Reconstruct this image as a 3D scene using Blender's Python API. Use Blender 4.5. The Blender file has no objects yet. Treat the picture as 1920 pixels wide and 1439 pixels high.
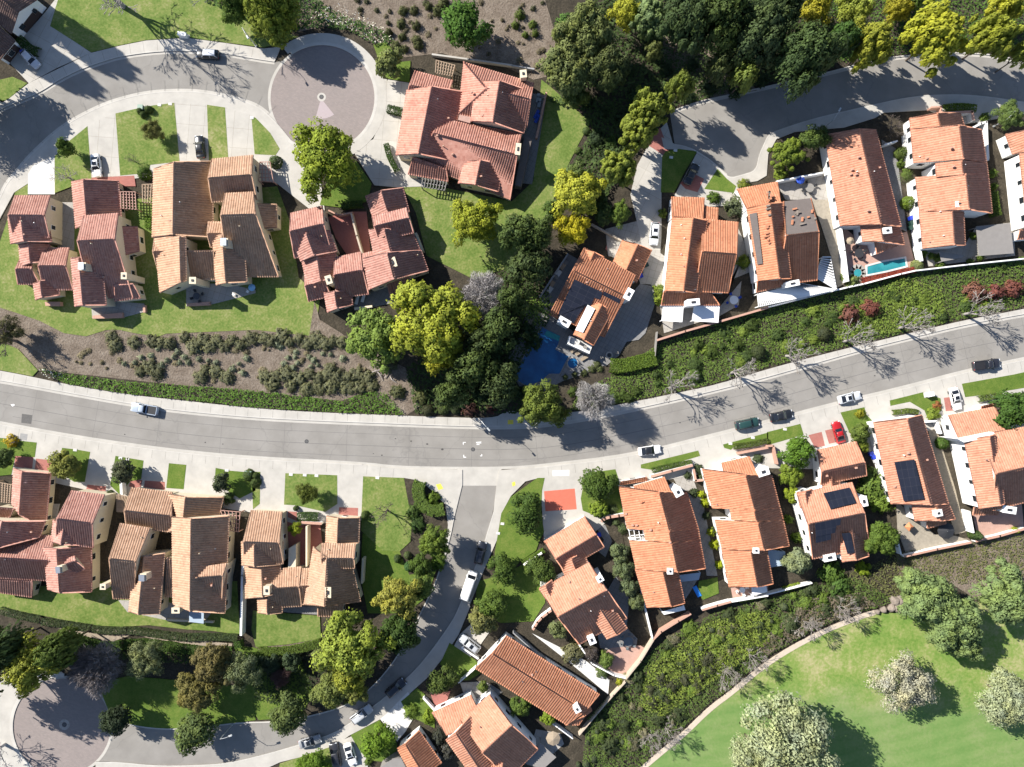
import bpy, math, random
import numpy as np
from mathutils import Vector, noise
C = bpy.context.scene.collection
R = random.Random(7)
PXM, HC, CX, CY = 9.0, 153.0, 960.0, 719.5      # pixels per metre on the ground, drone height, image centre
def P(px, py, z=0.0):
    k = (HC - z) / HC
    return Vector(((px - CX) / PXM * k, (CY - py) / PXM * k, z))
def nums(s):
    return [tuple(float(v) for v in t.split(',')) for t in s.split()]
def Z(c, r, s):
    return [(480 * c + x / 4.0, 360 * r + y / 4.0) for x, y in nums(s)]
def F(s):
    return nums(s)

# ---------------------------------------------------------------- materials
MATS = {}
class NT:
    def __init__(s, name):
        s.m = bpy.data.materials.new(name); s.m.use_nodes = True
        s.t = s.m.node_tree; s.t.nodes.clear()
        s.out = s.n('ShaderNodeOutputMaterial'); s.bsdf = s.n('ShaderNodeBsdfPrincipled')
        s.t.links.new(s.bsdf.outputs[0], s.out.inputs[0])
    def n(s, typ, **kw):
        nd = s.t.nodes.new(typ)
        for k, v in kw.items(): setattr(nd, k, v)
        return nd
    def l(s, a, b): s.t.links.new(a, b)
    def val(s, sock, v):
        if hasattr(v, 'is_output'): s.l(v, sock)
        else: sock.default_value = v
    def noise(s, vec, scale, detail=4, rough=.6):
        nd = s.n('ShaderNodeTexNoise'); nd.inputs['Scale'].default_value = scale
        nd.inputs['Detail'].default_value = detail; nd.inputs['Roughness'].default_value = rough
        if vec is not None: s.l(vec, nd.inputs['Vector'])
        return nd.outputs[0]
    def ramp(s, fac, stops):
        nd = s.n('ShaderNodeValToRGB'); e = nd.color_ramp.elements
        while len(e) < len(stops): e.new(.5)
        for el, (p, c) in zip(e, stops):
            el.position = p; el.color = (*c, 1) if len(c) == 3 else c
        s.l(fac, nd.inputs[0]); return nd.outputs[0]
    def mix(s, fac, a, b, mode='MIX'):
        nd = s.n('ShaderNodeMix', data_type='RGBA', blend_type=mode)
        s.val(nd.inputs[0], fac)
        for sock, v in ((nd.inputs[6], a), (nd.inputs[7], b)):
            s.val(sock, (*v, 1) if isinstance(v, tuple) and len(v) == 3 else v)
        return nd.outputs[2]
    def math(s, op, a, b=0.0):
        nd = s.n('ShaderNodeMath', operation=op); s.val(nd.inputs[0], a); s.val(nd.inputs[1], b); return nd.outputs[0]
    def pos(s): return s.n('ShaderNodeNewGeometry').outputs['Position']
    def obj(s): return s.n('ShaderNodeTexCoord').outputs['Object']
    def bump(s, h, strength=.5, dist=.05):
        nd = s.n('ShaderNodeBump'); nd.inputs['Strength'].default_value = strength; nd.inputs['Distance'].default_value = dist
        s.l(h, nd.inputs['Height']); s.l(nd.outputs[0], s.bsdf.inputs['Normal'])
    def done(s, col, rough=.85, spec=.3, metal=0.):
        s.val(s.bsdf.inputs['Base Color'], (*col, 1) if isinstance(col, tuple) and len(col) == 3 else col)
        s.bsdf.inputs['Roughness'].default_value = rough; s.bsdf.inputs['Specular IOR Level'].default_value = spec
        s.bsdf.inputs['Metallic'].default_value = metal
        return s.m
def sc(c, k): return tuple(min(1, v * k) for v in c)
def plain(name, col, var=.12, scale=3., rough=.8, spec=.3, metal=0., bump=0., local=False, det=5):
    if name in MATS: return MATS[name]
    s = NT(name); v = s.obj() if local else s.pos()
    n = s.noise(v, scale, det); n2 = s.noise(v, scale * .17, 3)
    c = s.ramp(n, [(.3, sc(col, 1 - var)), (.7, sc(col, 1 + var))])
    c = s.mix(s.math('MULTIPLY', n2, .55), c, sc(col, 1 - 1.3 * var))
    if bump: s.bump(n, bump, .08)
    MATS[name] = s.done(c, rough, spec, metal); return MATS[name]
def patchy(name, stops, s1, s2, s3, rough=.95, bump=.0, bd=.1):
    """ground material: three noise scales through a colour ramp"""
    if name in MATS: return MATS[name]
    s = NT(name); p = s.pos()
    a = s.noise(p, s1, 4, .65); b = s.noise(p, s2, 3, .6); d = s.noise(p, s3, 2, .6)
    f = s.math('ADD', s.math('MULTIPLY', a, .42), s.math('ADD', s.math('MULTIPLY', b, .38), s.math('MULTIPLY', d, .2)))
    c = s.ramp(f, stops)
    if bump: s.bump(a, bump, bd)
    MATS[name] = s.done(c, rough, .15); return MATS[name]
lawn = patchy('lawn_grass', [(.32, (.07, .10, .018)), (.44, (.105, .158, .034)), (.54, (.162, .192, .054)), (.68, (.28, .26, .13))], 2.4, .3, .07, .95, .6, .12)
lush = patchy('lush_grass', [(.3, (.045, .09, .014)), (.5, (.095, .145, .024)), (.68, (.16, .18, .045))], 4., .5, .1, .95, .6, .1)
def make_golf():
    s = NT('golf_grass'); p = s.pos()
    f = s.math('ADD', s.math('MULTIPLY', s.noise(p, 1.6, 5, .7), .34), s.math('ADD', s.math('MULTIPLY', s.noise(p, .2, 4, .65), .4), s.math('MULTIPLY', s.noise(p, .05, 3, .6), .26)))
    c = s.ramp(f, [(.30, (.075, .15, .025)), (.42, (.125, .205, .04)), (.5, (.18, .235, .062)), (.58, (.27, .275, .115)), (.67, (.36, .315, .175))])
    mp = s.n('ShaderNodeMapping'); mp.inputs['Rotation'].default_value = (0, 0, -.25); s.l(p, mp.inputs[0])
    wv = s.n('ShaderNodeTexWave', bands_direction='Y'); wv.inputs['Scale'].default_value = .11; wv.inputs['Distortion'].default_value = 1.2; s.l(mp.outputs[0], wv.inputs[0])
    x = s.n('ShaderNodeSeparateXYZ'); s.l(p, x.inputs[0])
    m = s.ramp(s.math('ADD', s.math('MULTIPLY', s.math('ADD', x.outputs[1], 63.), -.09), s.noise(p, .08, 3)), [(.4, (0, 0, 0)), (1., (.75, .75, .75))])
    mow = s.mix(s.ramp(wv.outputs[1], [(.2, (0, 0, 0)), (.8, (1, 1, 1))]), (.088, .185, .048), (.118, .21, .062)); mow = s.mix(s.math('MULTIPLY', f, .6), mow, (.17, .22, .08))
    c = s.mix(m, c, mow); s.bump(f, .4, .08); return s.done(c, .95, .15)
golf = make_golf()
soil = patchy('slope_soil', [(.3, (.07, .058, .047)), (.44, (.135, .106, .08)), (.58, (.205, .168, .132)), (.74, (.31, .27, .22))], 2.6, .5, .09, .97, .9, .25)
mulch = patchy('garden_mulch', [(.3, (.02, .018, .014)), (.5, (.05, .042, .03)), (.7, (.10, .082, .058))], 2.5, .6, .1, .97, .9, .2)
def make_asphalt():
    s = NT('asphalt'); p = s.pos()
    f = s.noise(p, 14., 4, .7); g = s.noise(p, .22, 4, .6); st = s.noise(p, 1.1, 5, .7)
    c = s.ramp(g, [(.3, (.215, .20, .178)), (.68, (.275, .258, .232))])
    c = s.mix(s.math('MULTIPLY', f, .35), c, (.15, .142, .13))
    c = s.mix(s.ramp(st, [(.62, (0, 0, 0)), (.78, (.35, .35, .35))]), c, (.13, .127, .125))
    v = s.n('ShaderNodeTexVoronoi', feature='DISTANCE_TO_EDGE'); v.inputs['Scale'].default_value = .085
    w = s.n('ShaderNodeMix', data_type='VECTOR'); w.inputs[0].default_value = .06
    nz = s.n('ShaderNodeTexNoise'); nz.inputs['Scale'].default_value = .5; s.l(p, nz.inputs['Vector'])
    ad = s.n('ShaderNodeVectorMath', operation='ADD'); s.l(p, ad.inputs[0]); 
    scn = s.n('ShaderNodeVectorMath', operation='SCALE'); s.l(nz.outputs[1], scn.inputs[0]); scn.inputs['Scale'].default_value = 2.5
    s.l(scn.outputs[0], ad.inputs[1]); s.l(ad.outputs[0], v.inputs['Vector'])
    crack = s.ramp(v.outputs['Distance'], [(.0, (1, 1, 1)), (.012, (0, 0, 0))])
    c = s.mix(s.math('MULTIPLY', crack, .22), c, (.10, .098, .095))
    s.bump(f, .3, .02); return s.done(c, .9, .2)
asphalt = make_asphalt()
def make_concrete(name, col, joint=2.4, ang=0.):
    if name in MATS: return MATS[name]
    s = NT(name); p = s.pos()
    mp = s.n('ShaderNodeMapping'); mp.inputs['Rotation'].default_value = (0, 0, ang); s.l(p, mp.inputs[0])
    f = s.noise(p, 6., 5, .7); g = s.noise(p, .35, 5, .65)
    c = s.ramp(g, [(.3, sc(col, .86)), (.7, sc(col, 1.1))])
    c = s.mix(s.math('MULTIPLY', f, .25), c, sc(col, .72))
    if joint:
        b = s.n('ShaderNodeTexBrick', offset=0.0); s.l(mp.outputs[0], b.inputs['Vector'])
        for k, v in (('Scale', 1.), ('Mortar Size', .035), ('Mortar Smooth', .3), ('Brick Width', joint), ('Row Height', joint * 1.3)): b.inputs[k].default_value = v
        b.inputs['Color1'].default_value = (1, 1, 1, 1); b.inputs['Color2'].default_value = (.94, .94, .94, 1); b.inputs['Mortar'].default_value = (.66, .64, .6, 1)
        c = s.mix(1., c, b.outputs[0], 'MULTIPLY')
    MATS[name] = s.done(c, .88, .25); return MATS[name]
concrete = make_concrete('sidewalk_concrete', (.43, .405, .36), 0)
drive = make_concrete('driveway_concrete', (.43, .405, .36), 3.1, .08)
drive2 = make_concrete('driveway_concrete_b', (.43, .405, .36), 3.1, .5)
curbm = make_concrete('kerb_concrete', (.47, .445, .40), 0)
paleconc = make_concrete('pale_concrete', (.62, .605, .57), 2.8, .1)
patio = make_concrete('patio_concrete', (.36, .335, .30), 1.2, .3)
darkpatio = make_concrete('stone_patio', (.22, .215, .21), .8, .5)
def make_brick(name, c1, c2, mortar, w=.22, h=.11, ang=0.3):
    s = NT(name); p = s.pos()
    mp = s.n('ShaderNodeMapping'); mp.inputs['Rotation'].default_value = (0, 0, ang); s.l(p, mp.inputs[0])
    b = s.n('ShaderNodeTexBrick'); s.l(mp.outputs[0], b.inputs['Vector'])
    for k, v in (('Scale', 1.), ('Mortar Size', .012), ('Brick Width', w), ('Row Height', h)): b.inputs[k].default_value = v
    b.inputs['Color1'].default_value = (*c1, 1); b.inputs['Color2'].default_value = (*c2, 1); b.inputs['Mortar'].default_value = (*mortar, 1)
    g = s.noise(p, .3, 5, .65); f = s.noise(p, 3., 4, .7)
    c = s.mix(s.math('MULTIPLY', g, .55), b.outputs[0], sc(c1, .72)); c = s.mix(s.math('MULTIPLY', f, .3), c, sc(c2, 1.25))
    return s.done(c, .9, .2)
brickpave = make_brick('brick_paving', (.215, .185, .17), (.265, .222, .203), (.19, .17, .158), .5, .25)
redpave = make_brick('red_paving', (.30, .115, .095), (.36, .15, .12), (.22, .11, .10), .4, .2)
terrace = make_brick('terracotta_paving', (.38, .235, .185), (.44, .28, .225), (.3, .22, .18), .6, .6, .45)
coralpave = plain('coral_red_pad', (.52, .135, .085), .08, 2.)
whitewall = plain('white_stucco', (.80, .785, .75), .05, 4., .9, .2)
cream = plain('cream_stucco', (.62, .535, .39), .07, 3., .9, .2)
paint = plain('white_paint', (.8, .79, .76), .05, 5., .6)
wallcap = plain('terracotta_cap', (.46, .27, .20), .12, 3.)
tanwall = plain('tan_garden_wall', (.46, .38, .29), .12, 3.)
greywall = plain('grey_fence', (.30, .30, .30), .15, 3.)
pinkwood = plain('pink_timber', (.42, .25, .20), .15, 5.)
greywood = plain('grey_timber', (.24, .225, .205), .15, 5.)
tanwood = plain('tan_timber', (.40, .29, .20), .15, 5.)
darkwood = plain('brown_door', (.055, .035, .03), .15, 5.)
glassm = plain('window_glass', (.02, .025, .03), .1, 2., .12, .6)
metal = plain('sheet_metal', (.42, .44, .46), .08, 3., .35, .5, .7)
dark = plain('dark_metal', (.035, .036, .04), .1, 4., .5)
tar = plain('roof_felt', (.135, .115, .105), .12, 1.5, .95)
greyroof = plain('grey_roll_roof', (.22, .205, .19), .08, 1.2, .95)
whitesh = plain('white_fabric', (.78, .77, .75), .04, 3.)
bluefab = plain('blue_fabric', (.03, .08, .42), .15, 3.)
bluebin = plain('blue_plastic', (.015, .04, .38), .1, 3., .4, .5)
greenbin = plain('dark_green_plastic', (.012, .04, .03), .1, 3., .4, .5)
orangefab = plain('orange_fabric', (.55, .22, .10), .1, 3.)
tanfab = plain('tan_fabric', (.30, .24, .17), .1, 3.)
yellowpaint = plain('yellow_paint', (.72, .58, .08), .12, 5.)
rockm = plain('rock', (.24, .20, .165), .25, 2., .95, .2, 0, .6, True)
trunkm = plain('bark', (.11, .085, .065), .25, 6., .95, .1, 0, .5, True)
palebark = plain('pale_bark', (.36, .325, .295), .2, 6., .95, .1, 0, .4, True)
def make_solar():
    s = NT('solar_panel'); uv = s.n('ShaderNodeUVMap').outputs[0]
    b = s.n('ShaderNodeTexBrick', offset=0.0); s.l(uv, b.inputs['Vector'])
    for k, v in (('Scale', 1.), ('Mortar Size', .02), ('Brick Width', 1.05), ('Row Height', 1.75)): b.inputs[k].default_value = v
    b.inputs['Color1'].default_value = (.012, .014, .022, 1); b.inputs['Color2'].default_value = (.016, .018, .028, 1); b.inputs['Mortar'].default_value = (.04, .04, .048, 1)
    return s.done(b.outputs[0], .22, .5)
solarm = make_solar()
def make_water(name, c1, c2):
    s = NT(name); p = s.pos()
    n = s.noise(p, .28, 4, .6); c = s.ramp(n, [(.32, c1), (.7, c2)])
    w = s.noise(p, 3.5, 3, .6); s.bump(w, .12, .03)
    return s.done(c, .06, .5)
deepwater = make_water('deep_pool_water', (.006, .06, .17), (.014, .13, .30))
tealwater = make_water('teal_pool_water', (.02, .17, .20), (.05, .30, .32))
def make_foliage(name, lo, hi, trans):
    s = NT(name)
    oi = s.n('ShaderNodeObjectInfo'); g = s.n('ShaderNodeNewGeometry')
    r = g.outputs['Random Per Island']
    k = s.ramp(r, [(0., (lo,) * 3), (1., (hi,) * 3)])
    c = s.mix(1., oi.outputs['Color'], k, 'MULTIPLY')
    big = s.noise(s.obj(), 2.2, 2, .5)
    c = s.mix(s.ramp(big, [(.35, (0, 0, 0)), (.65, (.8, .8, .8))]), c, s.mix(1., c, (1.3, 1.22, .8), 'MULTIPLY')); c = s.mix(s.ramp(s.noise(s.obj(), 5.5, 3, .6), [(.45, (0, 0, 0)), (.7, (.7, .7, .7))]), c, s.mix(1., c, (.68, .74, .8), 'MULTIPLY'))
    s.done(c, .75, .2)
    if trans:
        tr = s.n('ShaderNodeBsdfTranslucent'); s.l(c, tr.inputs[0])
        mx = s.n('ShaderNodeMixShader'); mx.inputs[0].default_value = trans
        s.l(s.bsdf.outputs[0], mx.inputs[1]); s.l(tr.outputs[0], mx.inputs[2]); s.l(mx.outputs[0], s.out.inputs[0])
    return s.m
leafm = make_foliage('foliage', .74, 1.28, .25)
def make_bare():
    s = NT('bare_branch_bark'); oi = s.n('ShaderNodeObjectInfo')
    c = s.mix(s.noise(s.obj(), 5., 4), sc((1, 1, 1), .75), (1.15, 1.15, 1.15)); c = s.mix(1., oi.outputs['Color'], c, 'MULTIPLY')
    return s.done(c, .95, .1)
barem = make_bare()
def make_tile(name, c1, c2, c3, moss=.0):
    s = NT(name); uv = s.n('ShaderNodeUVMap').outputs[0]; p = s.pos()
    fl = s.n('ShaderNodeVectorMath', operation='FLOOR'); s.l(uv, fl.inputs[0])
    w = s.n('ShaderNodeTexWhiteNoise', noise_dimensions='2D'); s.l(fl.outputs[0], w.inputs['Vector'])
    c = s.ramp(w.outputs['Value'], [(0., sc(c1, 1.12)), (.3, c2), (.85, c2), (1., tuple((a + b) / 2 for a, b in zip(c2, c3)))])
    g = s.noise(p, .45, 5, .65); f = s.noise(p, 2.2, 4, .7)
    c = s.mix(s.ramp(g, [(.42, (0, 0, 0)), (.72, (.55, .55, .55))]), c, sc(c1, .74))
    c = s.mix(s.ramp(f, [(.5, (0, 0, 0)), (.8, (.4, .4, .4))]), c, sc(c3, 1.12))
    return s.done(c, .85, .25)
T_pink = make_tile('pinkish_roof_tile', (0.292, 0.135, 0.106), (0.400, 0.211, 0.167), (0.508, 0.324, 0.270))
T_red = make_tile('red_roof_tile', (0.324, 0.140, 0.103), (0.437, 0.216, 0.162), (0.529, 0.313, 0.248))
T_tan = make_tile('tan_roof_tile', (0.313, 0.184, 0.117), (0.432, 0.270, 0.178), (0.540, 0.373, 0.265))
T_orange = make_tile('orange_roof_tile', (.35, .14, .075), (.455, .20, .112), (.53, .285, .18))
T_salmon = make_tile('salmon_roof_tile', (.345, .155, .095), (.455, .22, .142), (.54, .31, .22))
T_brown = make_tile('brown_roof_tile', (.12, .075, .062), (.18, .115, .095), (.26, .18, .15))

# ---------------------------------------------------------------- mesh building
class MB:
    def __init__(s): s.v = []; s.f = []
    def add(s, vs, fs):
        o = len(s.v); s.v += [tuple(v) for v in vs]; s.f += [tuple(o + i for i in f) for f in fs]; return s
    def poly(s, pts): return s.add(pts, [tuple(range(len(pts)))])
    def prism(s, pts, z0, z1):
        """pts: plan outline (x,y); closed solid between z0 and z1"""
        n = len(pts); a = sum(pts[i][0] * pts[(i + 1) % n][1] - pts[(i + 1) % n][0] * pts[i][1] for i in range(n))
        if a < 0: pts = pts[::-1]
        v = [(p[0], p[1], z0) for p in pts] + [(p[0], p[1], z1) for p in pts]
        f = [tuple(range(n, 2 * n)), tuple(range(n - 1, -1, -1))] + [(i, (i + 1) % n, n + (i + 1) % n, n + i) for i in range(n)]
        return s.add(v, f)
    def box(s, c, size, rz=0., taper=1.):
        ca, sa = math.cos(rz), math.sin(rz); v = []
        for k in (0, 1):
            t = taper if k else 1.
            for sx, sy in ((-1, -1), (1, -1), (1, 1), (-1, 1)):
                x, y = sx * size[0] / 2 * t, sy * size[1] / 2 * t
                v.append((c[0] + x * ca - y * sa, c[1] + x * sa + y * ca, c[2] + (k - .5) * size[2]))
        return s.add(v, [(3, 2, 1, 0), (4, 5, 6, 7), (0, 1, 5, 4), (1, 2, 6, 5), (2, 3, 7, 6), (3, 0, 4, 7)])
    def tube(s, path, radii, n=6, cap=True):
        vs = []; fs = []
        for i, p in enumerate(path):
            p = Vector(p); d = (Vector(path[min(i + 1, len(path) - 1)]) - Vector(path[max(i - 1, 0)]))
            if d.length < 1e-6: d = Vector((0, 0, 1))
            d.normalize(); u = d.cross(Vector((0, 0, 1)) if abs(d.z) < .9 else Vector((1, 0, 0))).normalized(); w = d.cross(u)
            r = radii[i] if isinstance(radii, (list, tuple)) else radii
            for k in range(n):
                a = 2 * math.pi * k / n; vs.append(p + u * math.cos(a) * r + w * math.sin(a) * r)
        for i in range(len(path) - 1):
            for k in range(n):
                fs.append((i * n + k, i * n + (k + 1) % n, (i + 1) * n + (k + 1) % n, (i + 1) * n + k))
        if cap: fs += [tuple(range(n - 1, -1, -1)), tuple((len(path) - 1) * n + k for k in range(n))]
        return s.add(vs, fs)
    def cyl(s, c, r, h, n=14, r2=None):
        return s.tube([(c[0], c[1], c[2]), (c[0], c[1], c[2] + h)], [r, r if r2 is None else r2], n)
    def build(s, name, m, parent=None, smooth=False):
        me = bpy.data.meshes.new(name); o = parent.location if parent is not None else Vector((0, 0, 0))
        me.from_pydata([(a - o.x, b - o.y, c - o.z) for a, b, c in s.v], [], s.f); me.update()
        if smooth: me.polygons.foreach_set('use_smooth', [True] * len(me.polygons))
        me.materials.append(m); ob = bpy.data.objects.new(name, me); C.objects.link(ob)
        if parent is not None: ob.parent = parent
        return ob
def mesh_np(name, V, Fq, m, parent=None, uv=None, smooth=False, nor=None):
    V = np.asarray(V, dtype=np.float32); Fq = np.asarray(Fq, dtype=np.int32)
    if parent is not None: V = V - np.array(parent.location, dtype=np.float32)
    me = bpy.data.meshes.new(name); k = Fq.shape[1]
    me.vertices.add(len(V)); me.vertices.foreach_set('co', V.ravel())
    me.loops.add(Fq.size); me.loops.foreach_set('vertex_index', Fq.ravel())
    me.polygons.add(len(Fq)); me.polygons.foreach_set('loop_start', np.arange(0, Fq.size, k, dtype=np.int32))
    if uv is not None:
        l = me.uv_layers.new(name='UVMap'); l.data.foreach_set('uv', np.asarray(uv, dtype=np.float32)[Fq.ravel()].ravel())
    me.update(calc_edges=True); me.validate()
    if smooth: me.polygons.foreach_set('use_smooth', [True] * len(me.polygons))
    if nor is not None:
        me.polygons.foreach_set('use_smooth', [True] * len(me.polygons))
        if len(me.polygons) == len(Fq): me.normals_split_custom_set_from_vertices(np.asarray(nor, dtype=np.float32).tolist())
    me.materials.append(m); ob = bpy.data.objects.new(name, me); C.objects.link(ob)
    if parent is not None: ob.parent = parent
    return ob
def tag(o, label, cat, group=None, kind=None):
    if label: o['label'] = label
    if cat: o['category'] = cat
    if group: o['group'] = group
    if kind: o['kind'] = kind
    return o
def thing(name, label, cat, loc=(0, 0, 0), group=None):
    o = bpy.data.objects.new(name, None); C.objects.link(o); o.location = loc; o.empty_display_size = .3
    return tag(o, label, cat, group)
def copy_tree(o, parent=None, color=None):
    c = o.copy(); C.objects.link(c)
    if parent is not None: c.parent = parent
    if color is not None and c.type == 'MESH': c.color = (*color, 1)
    for ch in o.children: copy_tree(ch, c, color)
    return c
def kill(o):
    for ch in list(o.children): kill(ch)
    bpy.data.objects.remove(o)
def slab(name, px, z, m, kind='structure', zb=-.05, label=None, cat=None, group=None):
    pts = [P(x, y, 0) for x, y in px]
    o = MB().prism([(p.x, p.y) for p in pts], zb, z).build(name, m); o['kind'] = kind
    tag(o, label, cat, group); return o
def smoothpath(pts, it=2):
    for _ in range(it):
        q = [pts[0]]
        for a, b in zip(pts, pts[1:]):
            q += [(a[0] * .75 + b[0] * .25, a[1] * .75 + b[1] * .25), (a[0] * .25 + b[0] * .75, a[1] * .25 + b[1] * .75)]
        pts = q + [pts[-1]]
    return pts
def offset(pts, d):
    """polyline offset to its left by d pixels (y down)"""
    out = []
    for i, p in enumerate(pts):
        a = pts[max(0, i - 1)]; b = pts[min(len(pts) - 1, i + 1)]; dx, dy = b[0] - a[0], b[1] - a[1]; l = math.hypot(dx, dy) or 1
        out.append((p[0] + dy / l * d, p[1] - dx / l * d))
    return out
def circle(cx, cy, r, n=48, a0=0, a1=360, ry=None):
    return [(cx + r * math.cos(math.radians(a0 + (a1 - a0) * i / n)), cy + (ry or r) * math.sin(math.radians(a0 + (a1 - a0) * i / n))) for i in range(n + (0 if a1 - a0 == 360 else 1))]
# ---------------------------------------------------------------- ground, roads, pavements
o = MB().poly([(-900, -900, 0), (900, -900, 0), (900, 900, 0), (-900, 900, 0)]).build('ground', mulch); o['kind'] = 'structure'
def strip(name, path, w, m, z, side=1, smooth=2, **kw):
    p = smoothpath(path, smooth); q = offset(p, w * side)
    mb = MB()
    for i in range(len(p) - 1):
        a, b, c, d = [P(*t) for t in (p[i], p[i + 1], q[i + 1], q[i])]
        if side < 0: a, b, c, d = b, a, d, c
        lo = -.05
        mb.add([(v.x, v.y, z) for v in (a, b, c, d)] + [(v.x, v.y, lo) for v in (a, b, c, d)],
               [(3, 2, 1, 0), (0, 1, 5, 4), (2, 3, 7, 6)])
    o = mb.build(name, m); o['kind'] = kw.pop('kind', 'structure'); tag(o, kw.get('label'), kw.get('cat'), kw.get('group')); return o
def ring(name, cx, cy, r0, r1, z, m, a0=0, a1=360, n=64):
    mb = MB(); a = circle(cx, cy, r0, n, a0, a1); b = circle(cx, cy, r1, n, a0, a1); k = len(a)
    for i in range(k if a1 - a0 == 360 else k - 1):
        j = (i + 1) % k
        v = [P(*t) for t in (a[i], a[j], b[j], b[i])]
        mb.add([(p.x, p.y, z) for p in v] + [(p.x, p.y, -.05) for p in v], [(0, 1, 2, 3), (1, 0, 4, 5), (3, 2, 6, 7)])
    o = mb.build(name, m); o['kind'] = 'structure'; return o
# --- main street
MN = F('-160,690 0,714 35,720 150,741 240,757 325,770 475,784 600,790 705,794 867,800 955,801 1030,797 1135,779 1280,748 1440,708 1600,661 1700,636 1815,608 1920,590 2080,560')
MS = F('-160,765 0,795 100,814 200,830 325,847 475,861 680,871 742,879 867,881 960,880 1002,877 1185,856 1360,812 1440,792 1572,757 1690,730 1820,695 1920,675 2080,640')
slab('road', smoothpath(MN) + smoothpath(MS)[::-1], .03, asphalt)
strip('gutter', MN, 5, concrete, .034, -1); strip('gutter', MS, 5, concrete, .034, 1)
strip('kerb', MN, 2.2, curbm, .19, 1); strip('kerb', MS[:7], 2.2, curbm, .19, -1); strip('kerb', MS[10:], 2.2, curbm, .19, -1)
NO = F('2080,545 1920,580 1810,600 1677,632 1565,659 1440,692 1345,721 1295,732 1152,761 1065,775 985,781 965,770 945,773 927,785 812,782 762,780 605,774 475,766 350,752 237,740 125,721 62,707 0,695 -160,668')
slab('pavement', smoothpath(MN) + smoothpath(NO), .17, concrete)
slab('pavement', smoothpath(MS[:9]) + F('867,909 852,970 847,997 836,1042 829,1040 838,985 834,953 820,930 800,911 775,902 760,900 690,975 560,985 500,965 430,955 330,935 215,930 100,905 20,890 -160,880'), .17, concrete)
slab('pavement', F('936,882') + smoothpath(MS[9:]) + F('2080,740 1920,735 1840,760 1800,790 1700,820 1640,850 1580,835 1535,880 1440,878 1335,885 1250,900 1180,935 1130,985 1060,1045 1020,1015 1015,930 1012,896 985,903 958,930 940,963 932,1012 905,1075 880,1137 850,1200 800,1270 790,1272 850,1162 865,1127 890,1065 905,1030 910,1010 925,960 931,909'), .17, concrete)
slab('crosswalk_apron', F('850,876 950,876 936,883 931,911 867,911 862,884'), .036, concrete)
for off_, w_ in ((-42, .9), (-20, .6)): strip('road_seam', offset(MN, off_)[1:-1], w_, plain('seam_asphalt', (.15, .142, .132), .1, 3.), .033, -1)
strip('road_seam', offset(MN, -62)[2:-2], .7, plain('seam_asphalt', (.15, .142, .132)), .033, -1)
def joints(path, w, side, step, z, name='pavement_joint', jw=.055, m=None, off=0.):
    p = [P(*t) for t in smoothpath(path, 2)]; mb = MB(); acc = 0.
    for a, b in zip(p, p[1:]):
        d = b - a; L = d.length; d.normalize(); n = Vector((-d.y, d.x, 0)) * side; t = step - acc
        while t < L:
            q = a + d * t + n * off; r = q + n * w; h = d * jw / 2; mb.add([(v.x, v.y, z) for v in (q - h, q + h, r + h, r - h)], [(0, 1, 2, 3) if side > 0 else (3, 2, 1, 0)]); t += step
        acc = (acc + L) % step
    o = mb.build(name, m or plain('joint_dirt', (.22, .205, .18), .2, 3.)); o['kind'] = 'structure'
joints(MN, 1.7, 1, 2.6, .173); joints(MS[:8], 1.9, -1, 2.8, .173); joints(MS[10:], 2.1, -1, 2.8, .173)
joints(MN, 9.6, -1, 13., .0335, 'road_seam', .05, plain('seam_asphalt', (.15, .142, .132)), .6)
# --- side street down to the lower cul-de-sac
SL = F('867,909 852,970 847,997 830,1055 817,1095 800,1130 775,1180 745,1235 700,1290 650,1325 580,1345 520,1355 450,1356 400,1362 322,1370 245,1362 208,1345')
SR = F('931,909 925,960 910,1010 905,1030 890,1065 865,1127 850,1162 805,1225 775,1260 725,1305 655,1357 620,1377 560,1396 505,1412 440,1428 400,1433 300,1436 222,1428 180,1428')
slab('road', smoothpath(SL) + smoothpath(SR)[::-1], .028, asphalt)
strip('kerb', SL[1:], 2.2, curbm, .18, -1); strip('kerb', SR[1:], 2.2, curbm, .19, 1)
slab('pavement', smoothpath(SR[5:]) + F('180,1460 300,1475 480,1450 525,1429 620,1405 655,1379 712,1349 750,1317 782,1288 800,1272 832,1232 860,1190 882,1137'), .165, concrete)
slab('lower_cul_de_sac', circle(118, 1362, 93), .04, brickpave)
ring('kerb', 118, 1362, 93, 99, .18, curbm, 78, 272)
slab('pavement', circle(118, 1362, 99, 30, 80, 272) + F('95,1250 0,1270 -60,1290 -60,1500 140,1500'), .165, concrete)
ring('brick_edging', 118, 1362, 89.5, 94.5, .047, concrete, -100, 80); ring('medallion', 121, 1359, 5, 10, .05, patio)
# --- upper left street and brick cul-de-sac
TO = F('-160,300 -60,245 0,207 30,194 75,175 110,152 150,132 190,118 225,107 300,97 375,97 425,102 480,112 515,117')
TI = F('520,232 505,217 480,197 430,182 375,172 325,171 275,175 235,184 200,195 165,211 130,230 100,252 75,275 50,300 30,325 12,345 0,372 -30,430 -80,520')
slab('road', smoothpath(TO) + F('560,110 560,240') + smoothpath(TI) + F('-160,520'), .03, asphalt)
slab('pavement', smoothpath(TO) + F('530,82 515,90 495,92 480,90 425,82 350,72 275,77 225,87 172,100 110,130 55,157 15,188 -60,225 -160,280'), .17, concrete)
slab('pavement', smoothpath(TI) + F('-60,520 0,412 27,362 53,345 130,350 300,330 500,340 520,345 590,400 610,400 600,330 560,290 545,262'), .17, concrete)
joints(TO, 2.4, 1, 2.8, .173); joints(TI, 2.4, -1, 2.8, .173)
strip('kerb', TO, 2.2, curbm, .19, 1); strip('kerb', TI, 2.2, curbm, .19, 1)
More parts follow.
